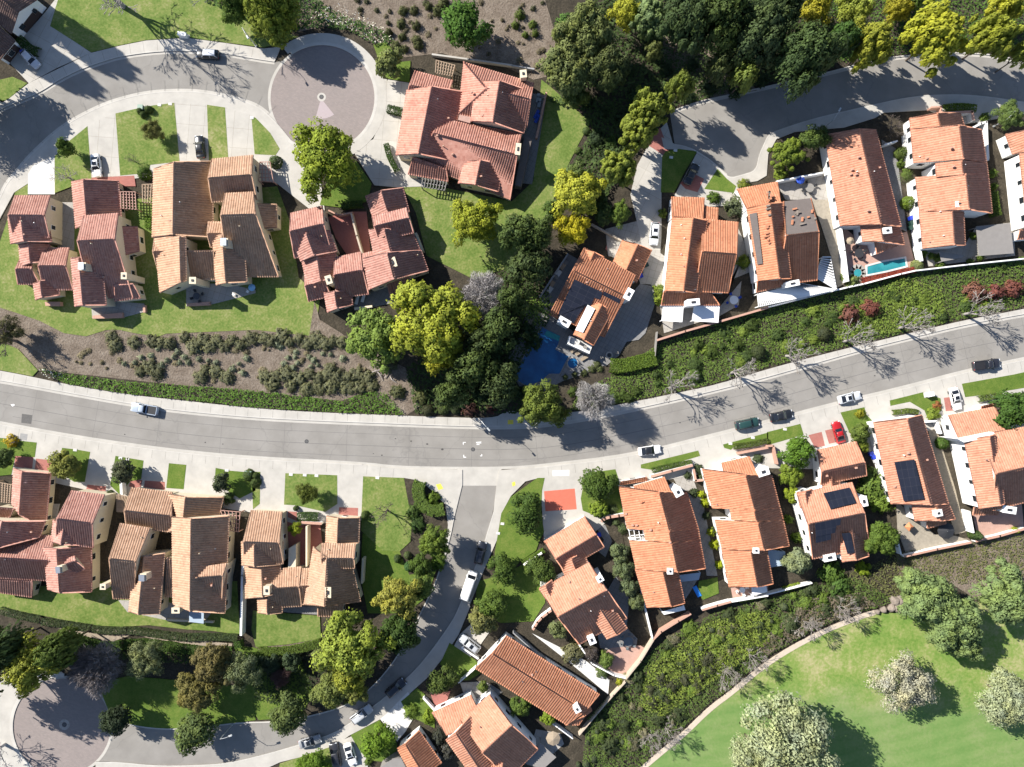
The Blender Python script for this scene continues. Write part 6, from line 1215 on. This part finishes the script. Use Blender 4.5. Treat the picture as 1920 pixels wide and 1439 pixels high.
car('suv', 1227, 439, -95, (.6, .61, .62), 'white suv on the forecourt between the pool house and the two cover villa', pname='silver_white', sunroof=True).location.z = .17
car('sedan', 1296, 327, 63, BLKC, 'black car half on the red pad below the upper street bend', pname='black').location.z = .18
car('suv', 901, 1037, 77, (.014, .016, .022), 'black suv in tree shade on the side street', pname='black_blue')
car('van', 879, 1098, 71, WHT, 'long white van parked on the side street', pname='white', L=6.1, cat='van')
car('suv', 881, 1207, 142, (.46, .47, .48), 'silver suv on the driveway of the diagonal villa', pname='silver', sunroof=True, rack=True).location.z = .19
car('suv', 742, 1290, 40, (.014, .016, .02), 'black suv in deep shade at the curve of the lower street', pname='black_blue')
car('suv', 678, 1340, 37, (.45, .47, .5), 'silver suv with roof rails on the lower street', pname='silver', rack=True, L=5.)
car('sedan', 581, 1391, 17, (.27, .275, .28), 'grey sedan on the south kerb of the lower street', pname='grey', sunroof=True)
car('suv', 629, 1415, 102, (.03, .03, .034), 'dark grey suv on the bottom driveway, west of the white car', pname='dark_grey', L=5.).location.z = .19
car('sedan', 657, 1414, -73, WHT, 'white sedan on the bottom driveway', pname='white', sunroof=True, L=4.7).location.z = .19

# ---------------------------------------------------------------- street furniture
def lamp(x, y, ang, h, label, arm=1.9):
    q = P(x, y); root = thing('street_lamp', label, 'street lamp', (q.x, q.y, .15)); a = math.radians(ang); ca, sa = math.cos(a), math.sin(a)
    b = root.location
    MB().tube([(b.x, b.y, .15), (b.x, b.y, h * .5), (b.x, b.y, h)], [.11, .085, .065], 8).build('pole', palem, root); MB().cyl((b.x, b.y, .12), .2, .35, 10).build('base', palem, root)
    pts = [(b.x + ca * arm * t, b.y + sa * arm * t, h - .1 + .45 * math.sin(t * 2.2)) for t in (0, .25, .5, .75, 1)]
    MB().tube(pts, .045, 6).build('arm', palem, root); e = pts[-1]; MB().box((e[0] + ca * .35, e[1] + sa * .35, e[2] - .03), (.85, .36, .18), a, .75).build('lamp_head', palem, root)
palem = plain('pale_metal', (.5, .51, .5), .08, 4., .5, .4, .3)
lamp(905, 786, -48, 8., 'street lamp on the north pavement facing the junction'); lamp(481, 88, -60, 8.2, 'street lamp by the entrance of the brick cul-de-sac'); lamp(1542, 242, 60, 5.5, 'pale street lamp on the upper street pavement, north of the long roof'); lamp(436, 1358, 20, 6.5, 'street lamp on the lower street lawn kerb'); lamp(1862, 238, 50, 4.5, 'small pale lamp beside the court of the upper street villa'); lamp(8, 196, -30, 7, 'street lamp at the west edge of the upper street')
def cabinet(x, y, w, d, h, ang, m, label, cat='utility box', name='utility_box'):
    q = P(x, y, h); root = thing(name, label, cat, (q.x, q.y, 0)); a = math.radians(ang)
    MB().box((q.x, q.y, h / 2 + .1), (w, d, h), a).build('cabinet', m, root); MB().box((q.x, q.y, h + .13), (w + .12, d + .12, .07), a, .96).build('lid', m, root); MB().box((q.x, q.y, .13), (w + .4, d + .4, .22), a).build('plinth', concrete, root)
padgreen = plain('pad_green', (.22, .30, .24), .08, 3., .5)
cabinet(263, 201, 1., .9, .9, -3, padgreen, 'pale green utility cabinet between clipped bushes, upper left lawn'); cabinet(465, 889, 1.3, 1.1, .9, -5, padgreen, 'grey green utility cabinet between dark clipped bushes, lower front yards')
cabinet(341, 64, 1.7, .7, 1.5, -8, paint, 'white cluster mailbox on the upper left verge', 'mailbox', 'mailbox'); cabinet(1745, 740, 1.3, .8, 1.3, 12, paint, 'white cluster mailbox on the verge near the right edge', 'mailbox', 'mailbox'); cabinet(22, 828, 1., .9, 1., 30, rockm, 'pale pedestal inside the yellow flowering bush', 'pedestal', 'pedestal')
for x, y, g in ((300, 198, 'upper left front lawns'), (320, 196, 'upper left front lawns'), (473, 222, 'upper left front lawns'), (142, 844, 'lower front yards'), (227, 859, 'lower front yards'), (240, 861, 'lower front yards'), (426, 882, 'lower front yards'), (546, 890, 'lower front yards'), (572, 891, 'lower front yards'), (594, 892, 'lower front yards'), (708, 896, 'lower front yards'), (1258, 296, 'upper street bend'), (1266, 283, 'upper street bend'), (1411, 821, 'south kerb lawns'), (1369, 832, 'south kerb lawns'), (1471, 805, 'south kerb lawns'), (934, 1000, 'corner lawn'), (942, 982, 'corner lawn')):
    q = P(x, y); tag(MB().box((q.x, q.y, .2), (.75, .5, .14), -.1).box((q.x, q.y, .275), (.45, .28, .03), -.1).build('meter_lid', paleconc), 'pale concrete meter lid set in the grass, ' + g, 'meter lid', 'meter lids, ' + g)
def manhole(x, y, r, label):
    q = P(x, y); root = thing('manhole_cover', label, 'manhole cover', (q.x, q.y, .03)); MB().cyl((q.x, q.y, .0), r, .042, 20).build('frame', concrete if r > .5 else dark, root); MB().cyl((q.x, q.y, .0), r * .72, .05, 18).build('lid', plain('iron_lid', (.10, .098, .095), .1, 4.), root)
manhole(575, 828, .42, 'manhole cover in the main street above the third lower lawn'); manhole(887, 843, .42, 'manhole cover in the main street between the white survey marks'); manhole(603, 182, .45, 'manhole cover in the centre of the upper brick circle'); manhole(121, 1359, .45, 'manhole cover in the centre of the lower brick circle')
for c, r, pts in ((1, 2, '1552,437 1574,437 1574,441 1557,441 1557,456 1552,456'), (1, 2, '1650,437 1690,434 1690,438 1680,440 1692,447 1672,446 1655,446'), (1, 2, '1556,533 1561,533 1561,548 1576,548 1576,553 1556,553'), (1, 2, '1680,543 1696,543 1696,528 1691,528 1691,539 1680,539'), (1, 2, '1655,452 1675,452 1675,458 1655,458'), (0, 2, '80,155 105,152 112,160 95,170')): slab('road_marking', Z(c, r, pts), .036, paint)
for x, y, r_ in ((741.5, 823, 1.6), (771, 827.5, 1.9), (801, 833, 2.2), (829.5, 843, 2.6), (716, 854, 1.8), (234, 815, 1.5), (385, 830, 1.6), (418, 833, 1.4), (1275, 793, 1.7), (1640, 705, 1.6), (700, 851, 1.2)): slab('oil_stain', circle(x, y, r_, 9, 0, 360, r_ * .7), .0345, plain('oil_stain', (.075, .07, .065), .2, 4.))
slab('asphalt_patch', Z(0, 2, '165,225 243,235 235,302 160,292'), .035, plain('dark_asphalt', (.105, .10, .093), .15, 3.)); slab('pavement_patch', Z(0, 2, '158,370 212,378 205,425 150,418'), .178, plain('grey_patch', (.27, .265, .255), .1, 3.)); slab('pavement_patch', Z(2, 2, '302,650 430,645 430,690 302,693'), .178, paleconc)
for c, r, pts in ((1, 2, '1350,755 1385,748 1405,785 1370,797'), (1, 2, '1888,272 1930,270 1930,302 1888,304'), (2, 2, '0,740 22,732 26,760 4,770')): slab('tactile_paving', Z(c, r, pts), .182, yellowpaint)

# ---------------------------------------------------------------- garden walls and fences
W_ = gwall
W_(2, 1, '1090,1112 1300,1045 1560,972 1919,868', 1.9, .3, whitewall, 'long back wall with terracotta coping under the two cover villa', cap=wallcap); W_(3, 1, '0,865 300,790 600,715 720,690 1000,615 1110,590', 1.7, .3, whitewall, 'white back wall behind the lattice cover and the teal pool'); W_(3, 1, '1115,590 1500,545 1930,500', 1.7, .25, whitewall, 'white back wall behind the grey shade covers')
W_(3, 1, '548,262 575,440 602,668', 2.4, .35, whitewall, 'white party wall between the repaired villa and the teal pool'); W_(3, 1, '1142,430 1158,515', 2.2, .35, whitewall, 'white garden wall at the south end of the square court villa'); W_(3, 0, '70,1360 430,1292', 2.2, .3, whitewall, 'grey white wall between the rounded tree and the patio'); W_(3, 0, '880,1085 970,1058', 2., .3, whitewall, 'short white wall beside the round bush, upper street')
W_(2, 1, '210,790 318,620 420,465', 2., .3, greywall, 'grey wall along the pallet strip of the pool house'); W_(2, 1, '600,243 745,322 820,365', 1.2, .35, tanwall, 'low tan wall by the brick forecourt'); W_(2, 1, '1075,1230 1092,1050', 1.8, .12, greywood, 'timber fence at the end of the pool house garden', 'fence', 'fence')
W_(0, 2, '1832,1200 1815,1439 1806,1885', 2.2, .45, whitewall, 'long white party wall between two lower townhouses'); W_(0, 2, '905,730 910,830', 1.8, .5, whitewall, 'short white wall at the front of the tan lower townhouse')
W_(2, 3, '855,775 965,640 1060,485', 1.9, .3, tanwall, 'tan back wall of the terracotta terrace'); W_(2, 3, '1062,478 1120,420 1250,340 1340,288', 1.8, .35, wallcap, 'terracotta coped back wall of the pergola court villa'); W_(2, 3, '1430,255 1540,222 1640,195', 1.8, .3, whitewall, 'white back wall south of the dark square court villa', cap=wallcap); W_(2, 3, '1650,195 1919,150', 1.8, .3, whitewall, 'white back wall below the white fabric cover'); W_(2, 3, '945,-20 1000,240 1055,468', 1.9, .25, whitewall, 'slim white party wall beside the grey green olives'); W_(2, 3, '505,520 600,660 770,750 850,768', 1.7, .28, whitewall, 'white angled wall along the pale path')
W_(2, 3, '158,402 200,330 290,262', 1.8, .35, whitewall, 'curved white wall at the linked wing villa', cap=wallcap, smooth=1); W_(2, 2, '672,1030 705,1003 835,984', 1.7, .45, whitewall, 'curved white wall behind the coral pad lawn', cap=wallcap, smooth=1); W_(2, 2, '90,1358 222,1272', 1.6, .3, whitewall, 'white wall at the end of the corner lawn'); W_(2, 2, '1045,695 1200,652 1350,612', 1.7, .4, whitewall, 'white street wall of the pergola court villa', cap=wallcap); W_(2, 2, '1362,645 1378,728 1430,722', 1.4, .35, whitewall, 'small white planter wall beside the white gable', cap=wallcap); W_(2, 2, '1700,522 1919,480', 1.5, .4, wallcap, 'pinkish street wall behind the low hedge')
W_(3, 2, '0,468 42,466 72,600', 1.7, .35, wallcap, 'pinkish corner wall beside the round bright green tree'); W_(3, 2, '1190,285 1268,280 1300,372', 1.7, .35, whitewall, 'white corner wall between the last two villas'); W_(3, 2, '1025,1295 1270,1240 1520,1190', 1.6, .3, whitewall, 'white back wall of the tan paved patio', cap=wallcap); W_(3, 2, '1560,1180 1740,1140 1930,1085', 1.5, .35, whitewall, 'white back wall of the right edge villa', cap=wallcap); W_(3, 2, '1512,960 1542,1115', 2.6, .35, whitewall, 'white garden wall extending the blank white wall'); W_(3, 2, '960,1120 1000,1280', 1.8, .25, whitewall, 'white side wall of the tan paved patio')
W_(3, 3, '-20,145 140,105 330,55', 1.6, .25, whitewall, 'white back wall above the dry brush'); W_(1, 3, '1520,805 1650,690', 1.7, .2, whitewall, 'white wall north of the stepped gable villa'); W_(1, 3, '1258,920 1335,1005', 1.2, .4, whitewall, 'short white wall beside the shaded lawn'); W_(1, 3, '1545,540 1665,622', 1.2, .35, whitewall, 'low white wall beside the silver suv'); W_(2, 3, '245,1072 345,1140 455,1222', 1.8, .2, whitewall, 'white fence wall along the diagonal villa'); W_(2, 3, '505,1195 640,1035 760,895 850,800', 1.5, .25, tanwall, 'tan back wall of the diagonal villa'); W_(2, 3, '10,430 190,590 400,740', 2., .2, greywall, 'grey fence wall beside the diagonal villa')
W_(1, 0, '1322,408 1600,445 1919,490', 1., .35, concrete, 'concrete retaining wall at the foot of the bare slope'); W_(2, 0, '0,492 165,518', 1., .3, greywall, 'short grey retaining wall behind the red townhouse'); W_(1, 1, '714,165 755,330 800,482', 2.3, .35, tanwall, 'tan wall dividing the narrow planted courtyard'); W_(1, 2, '345,1040 488,1048', 1.8, .4, whitewall, 'white court wall of the east lower townhouse', cap=wallcap); W_(1, 1, '545,140 620,175 720,155', 1.6, .3, wallcap, 'terracotta wall at the head of the planted courtyard')
W_(3, 0, '1230,805 1300,800 1305,845', 1.8, .3, wallcap, 'terracotta entrance wall of the upper street villa'); W_(3, 0, '1310,850 1530,840 1540,900', 1.9, .4, whitewall, 'white court wall of the upper street villa', cap=wallcap); W_(3, 0, '1500,980 1600,925 1640,915 1650,1200', 2., .4, whitewall, 'white side court wall of the upper street villa')

# ---------------------------------------------------------------- pools
def pool(c, r, pts, water, label, cop=.45, cm=paleconc, ringpts=None, cat='swimming pool', name='swimming_pool'):
    px = Z(c, r, pts) if isinstance(pts, str) else pts
    p = [P(*t, .2) for t in px]; cen = sum(p, Vector()) / len(p); root = thing(name, label, cat, (cen.x, cen.y, 0))
    MB().prism([(t.x, t.y) for t in p], .02, .2).build('water', water, root); mb = MB(); n = len(p)
    for i in range(n):
        a, b = p[i], p[(i + 1) % n]; d = b - a; mb.box(((a.x + b.x) / 2, (a.y + b.y) / 2, .16), (d.length + cop * .8, cop, .2 + .001 * (i % 2)), math.atan2(d.y, d.x))
    mb.build('coping', cm, root)
pool(2, 1, '222,1008 368,1078 350,1150 330,1180 432,1232 395,1300 360,1370 280,1370 215,1425 110,1460 40,1420 20,1370 90,1230', deepwater, 'deep blue pool on the stone terrace', .3, darkpatio); pool(2, 1, circle(960 + 455 / 4, 360 + 1285 / 4, 10.5, 16), deepwater, 'round dark blue spa beside the deep blue pool', .25, patio, cat='spa', name='spa_pool')
pool(3, 1, '738,556 868,520 1030,492 1042,560 890,598 738,628', tealwater, 'small teal pool at the foot of the long roofed villa', .35); pool(3, 1, circle(1440 + 672 / 4, 360 + 608 / 4, 11.5, 20), tealwater, 'round teal spa with a pale rim', .9, patio, cat='spa', name='spa_pool')
slab('pool_step', Z(2, 1, '262,1040 362,1085 350,1120 240,1075'), .206, plain('pool_step_tile', (.03, .26, .26), .2, 2., .2))

# ---------------------------------------------------------------- garden furniture
def table(c, r, at, rad, m, n, label, cm=dark, zb=.2, h=.74):
    q = P(*Z(c, r, at)[0], h); root = thing('patio_table', label, 'patio table', (q.x, q.y, zb))
    MB().cyl((q.x, q.y, h + zb), rad, .05, 20).build('table_top', m, root); MB().tube([(q.x, q.y, zb), (q.x, q.y, h + zb)], [.22, .05], 8).build('pedestal', cm, root)
    for i in range(n):
        a = 6.283 * i / n + .4; x, y = q.x + math.cos(a) * (rad + .45), q.y + math.sin(a) * (rad + .45); chair(x, y, zb, a, cm, 'chair drawn up to the ' + label, 'chairs at the ' + label)
def chair(x, y, zb, a, m, label, group):
    root = thing('patio_chair', label, 'chair', (x, y, zb), group); ca, sa = math.cos(a), math.sin(a)
    MB().box((x, y, zb + .43), (.5, .5, .07), a).build('seat', m, root); MB().box((x + ca * .25, y + sa * .25, zb + .7), (.07, .5, .5), a).build('backrest', m, root)
    for sx in (-1, 1):
        for sy in (-1, 1): MB().tube([(x + (ca * sx - sa * sy) * .2, y + (sa * sx + ca * sy) * .2, zb), (x + (ca * sx - sa * sy) * .2, y + (sa * sx + ca * sy) * .2, zb + .42)], .02, 4).build('leg', m, root)
def umbrella(c, r, at, rad, m, label, n=8, h=2.4):
    q = P(*Z(c, r, at)[0], h); root = thing('patio_umbrella', label, 'umbrella', (q.x, q.y, .15)); mb = MB(); t = (q.x, q.y, h + .1)
    ring = [(q.x + math.cos(6.283 * i / n) * rad, q.y + math.sin(6.283 * i / n) * rad, h - .42) for i in range(n)]
    for i in range(n): mb.add([t, ring[i], ring[(i + 1) % n]], [(0, 1, 2)]); mb.add([ring[i], ring[(i + 1) % n], (ring[(i + 1) % n][0], ring[(i + 1) % n][1], h - .55), (ring[i][0], ring[i][1], h - .55)], [(0, 1, 2, 3)])
    mb.build('canopy', m, root); MB().tube([(q.x, q.y, .15), (q.x, q.y, h + .2)], .03, 6).build('pole', palem, root); MB().cyl((q.x, q.y, .15), .28, .1, 12).build('base', dark, root)
def lounger(c, r, at, ang, m, label, group=None, zb=.18):
    q = P(*Z(c, r, at)[0], .3); a = math.radians(ang); ca, sa = math.cos(a), math.sin(a); root = thing('sun_lounger', label, 'lounger', (q.x, q.y, zb), group)
    MB().box((q.x - ca * .3, q.y - sa * .3, zb + .33), (1.3, .65, .12), a).build('cushion', m, root); MB().box((q.x + ca * .6, q.y + sa * .6, zb + .5), (.6, .65, .1), a).build('backrest', m, root); MB().box((q.x, q.y, zb + .14), (1.7, .5, .22), a).build('frame', dark, root)
def bin_(c, r, at, m, label, group=None, ang=20, zb=.15):
    q = P(*Z(c, r, at)[0], 1.); root = thing('wheeled_bin', label, 'bin', (q.x, q.y, zb), group); a = math.radians(ang)
    MB().box((q.x, q.y, zb + .5), (.62, .7, .95), a, 1.12).build('body', m, root); MB().box((q.x, q.y, zb + 1.02), (.76, .86, .08), a).build('lid', m, root)
    for s_ in (-1, 1): MB().tube([(q.x - math.sin(a) * .3 + math.cos(a) * .3 * s_, q.y + math.cos(a) * .3 + math.sin(a) * .3 * s_, zb + .1), (q.x - math.sin(a) * .3 + math.cos(a) * .36 * s_, q.y + math.cos(a) * .3 + math.sin(a) * .36 * s_, zb + .1)], .1, 8).build('wheel', dark, root)
table(3, 1, '680,462', .95, dark, 5, 'dark round table beside the teal spa'); umbrella(3, 1, '625,365', .8, tanfab, 'closed beige parasol at the white wall above the teal pool'); table(0, 1, '1478,782', .7, glassm, 4, 'glass round table on the tan townhouse patio', zb=.22)
umbrella(0, 1, '1882,716', .75, plain('pale_blue_fabric', (.20, .40, .62), .1, 3.), 'pale blue parasol on the tan townhouse patio'); table(2, 1, '1662,812', .9, whitesh, 4, 'white table on the two cover villa terrace', bluefab); umbrella(3, 2, '1068,1076', .95, orangefab, 'square orange parasol on the tan patio', 4); umbrella(3, 2, '1345,1105', 1.75, dark, 'large dark parasol on the tan patio', 10)
umbrella(2, 3, '310,1228', 1.5, tanfab, 'tan striped parasol behind the bottom edge villa'); table(2, 3, '872,492', 1.0, plain('slate', (.13, .15, .16), .1, 3.), 6, 'grey round table on the octagonal stone patio', plain('slate', (.13, .15, .16))); table(2, 3, '1725,105', .6, whitesh, 4, 'white round table below the dark square court villa', whitesh)
umbrella(3, 0, '250,1345', .9, bluefab, 'dark blue parasol on the walled patio north of the repaired villa'); table(3, 0, '310,1412', .9, greywood, 4, 'grey table on the walled patio north of the repaired villa')
for at, m, lb in (('1075,195', bluebin, 'blue wheeled bin beside the long salmon roof'), ('1078,232', greenbin, 'dark wheeled bin next to the blue bin, upper villas'), ('1072,268', greenbin, 'southernmost dark bin beside the long salmon roof')): bin_(3, 1, at, m, lb)
for at, m, lb in (('775,525', bluebin, 'first blue bin at the side of the solar villa'), ('795,550', bluebin, 'second blue bin at the side of the solar villa'), ('812,580', plain('white_plastic', (.6, .6, .6), .1), 'white bin at the side of the solar villa')): bin_(3, 2, at, m, lb)
bin_(2, 2, '655,1132', bluebin, 'blue bin in the dark side path by the coral pad villa'); bin_(2, 1, '1010,548', greenbin, 'dark bin at the garage wall of the pool house'); bin_(2, 1, '968,630', bluebin, 'blue bin at the garage wall of the pool house'); bin_(0, 0, '168,392', bluebin, 'blue bin at the top corner garage')
for at, g in (('470,1185', 30), ('505,1205', 30), ('545,1245', 30), ('150,960', 60), ('100,1040', 60)): lounger(2, 1, at, g, tanfab, 'tan lounger on the stone pool terrace', 'loungers on the pool terrace')
for at in ('760,812', '806,795'): lounger(1, 1, at, 75, whitesh, 'white padded chair on the dark patio of the courtyard townhouse', 'white padded chairs')
for at in ('195,740', '205,775'): lounger(2, 0, at, 80, plain('grey_cushion', (.25, .28, .30)), 'grey cushioned sofa on the red townhouse deck', 'grey sofas on the deck', .22)
for at in ('185,862', '190,895'): lounger(2, 0, at, 60, bluefab, 'blue cushioned chair on the red townhouse deck', 'blue chairs on the deck', .22)
for at in ('1755,770', '1860,750'): chair(*P(*Z(0, 1, at)[0], .4).xy, .22, 1., whitesh, 'white chair on the tan townhouse patio', 'white chairs on the tan townhouse patio')
q = P(*Z(2, 1, '727,1226')[0]); root = thing('fire_pit', 'round stone fire pit on the dark patio', 'fire pit', (q.x, q.y, .15)); MB().cyl((q.x, q.y, .15), .75, .45, 20).build('surround', patio, root); MB().cyl((q.x, q.y, .3), .45, .32, 16).build('bowl', dark, root)
for k in range(4):
    a = k * 1.57 + .3; chair(q.x + math.cos(a) * 1.6, q.y + math.sin(a) * 1.6, .15, a, greywood, 'grey chair around the round stone fire pit', 'chairs around the fire pit')
q = P(*Z(2, 3, '1388,118')[0], .3); tag(MB().box((q.x, q.y, .35), (.9, 2.4, .12), .5, .6).build('paddle_board', plain('bright_blue', (.03, .25, .75), .1)), 'bright blue board lying by the artificial lawn', 'paddle board')
# barbecue counter on the balcony, planters, pallets
for at, m in (('520,1140', dark), ('550,1165', greywood)):
    q = P(*Z(2, 1, at)[0], 3.3); tag(MB().box((q.x, q.y, 3.2), (.8, .6, .6), -.5, .9).build('planter_box' if m is greywood else 'barbecue', m), 'dark barbecue on the balcony by the pool' if m is dark else 'grey box on the balcony by the pool', 'barbecue' if m is dark else 'box')
for i, at in enumerate(('400,530', '380,560', '350,612', '330,640', '300,690', '285,735')):
    q = P(*Z(2, 1, at)[0], .4); o = MB().box((q.x, q.y, .35), (1.3, .9, .5), .95).box((q.x, q.y, .62), (1., .7, .06), .95) if i % 3 else MB().cyl((q.x, q.y, .12), .5, .5, 14).cyl((q.x, q.y, .62), .3, .1, 12)
    tag(o.build('planter', (greywood, tanwood, paleconc)[i % 3]), ('pale bulky crate in the pallet strip, ' + ('topmost', 'second from top', 'third from top', 'fourth from top', 'fifth from top', 'lowest')[i]), 'crate')
# rocks
for k, (x, y, s_) in enumerate(((1680, 1128, 9), (1686, 1140, 9), (1690, 1128, 8), (1675, 1142, 7), (1660, 1146, 6), (1648, 1150, 5))):
    q = P(x, y, 1); o = MB(); rg = random.Random(k); n = 9
    ring = lambda rr, z: [(q.x + math.cos(6.283 * i / n) * rr * s_ / 9 * (1 + .25 * math.sin(i * 2.3 + k)), q.y + math.sin(6.283 * i / n) * rr * s_ / 9 * (1 + .2 * math.cos(i * 1.7 + k)), z * s_ / 9) for i in range(n)]
    vs = ring(1, 0) + ring(1.05, .6) + ring(.75, 1.3) + ring(.3, 1.55); fs = [(l * n + i, l * n + (i + 1) % n, (l + 1) * n + (i + 1) % n, (l + 1) * n + i) for l in range(3) for i in range(n)] + [tuple(3 * n + i for i in range(n))]
    tag(o.add(vs, fs).build('boulder', rockm), 'rounded grey boulder at the golf edge under the pale green pine', 'boulder', 'boulders at the golf edge')
rg = random.Random(5)
for x, y, L, a in ((705, 697, 3.2, .3), (712, 705, 2.4, -1.), (726, 700, 2.2, 1.2), (738, 712, 2., -.8)):
    q = P(x, y); d = Vector((math.cos(a), math.sin(a), 0)) * L / 2
    tag(MB().tube([q - d + Vector((0, 0, .3)), q + Vector((rg.uniform(-.3, .3), rg.uniform(-.3, .3), .5)), q + d + Vector((0, 0, .25))], [.09, .12, .05], 6).tube([q + Vector((0, 0, .5)), q + Vector((-d.y * .7, d.x * .7, .5))], [.08, .03], 5).build('dead_branch', palebark), 'pale dead branch lying on the slope below the light green tree', 'dead branch', 'dead branches on the slope')
cover(2, 3, '1795,75 1905,65 1915,120 1800,150', 2.5, whitesh, 'white fabric cover on the patio under the dark square court villa'); cover(2, 3, '1250,-5 1415,-25 1400,30 1270,45', 2.6, plain('blue_grey_cover', (.33, .40, .47), .06), 'blue grey patio cover south of the pergola court villa'); cover(2, 3, '1120,270 1290,222 1300,255 1140,292', 2.5, whitesh, 'narrow white awning under the pergola court villa'); cover(3, 2, '0,1240 130,1260 120,1360 0,1380', 2.6, plain('blue_grey_cover', (.33, .40, .47)), 'blue grey patio cover beside the grey green corner tree')
cover(0, 3, '1420,262 1530,258 1528,358 1420,345', 2.4, plain('blue_grey_cover', (.33, .40, .47)), 'pale grey awning behind the tan lower townhouse')
# ---------------------------------------------------------------- light and camera
S = bpy.context.scene
EL, AZ = math.radians(37), math.radians(32)
sun_dir = Vector((-math.cos(AZ) * math.cos(EL), math.sin(AZ) * math.cos(EL), math.sin(EL)))
ld = bpy.data.lights.new('sun', 'SUN'); ld.energy = 5.0; ld.angle = math.radians(.53); ld.color = (1, .955, .885)
lo = bpy.data.objects.new('sun', ld); C.objects.link(lo); lo.rotation_euler = (-sun_dir).to_track_quat('-Z', 'Y').to_euler()
w = bpy.data.worlds.new('World'); S.world = w; w.use_nodes = True; nt = w.node_tree
bg = nt.nodes['Background']; sky = nt.nodes.new('ShaderNodeTexSky'); sky.sky_type = 'NISHITA'; sky.sun_disc = False
sky.air_density = .7; sky.dust_density = .3; sky.sun_elevation = EL; sky.sun_rotation = math.atan2(sun_dir.x, sun_dir.y)
nt.links.new(sky.outputs[0], bg.inputs[0]); bg.inputs[1].default_value = .1
cd = bpy.data.cameras.new('camera'); cam = bpy.data.objects.new('camera', cd); C.objects.link(cam)
cam.location = (0, 0, HC); cam.rotation_euler = (0, 0, 0); cd.sensor_fit = 'HORIZONTAL'
cd.angle = 2 * math.atan((960 / PXM) / HC); cd.clip_start = 1; cd.clip_end = 5000
S.camera = cam
S.view_settings.view_transform = 'Standard'; S.view_settings.look = 'None'; S.view_settings.exposure = 1.0; S.view_settings.gamma = 1
S.view_settings.use_curve_mapping = False
S.cycles.max_bounces = 5; S.cycles.diffuse_bounces = 2; S.cycles.transmission_bounces = 2; S.cycles.glossy_bounces = 2
S.cycles.use_adaptive_sampling = True
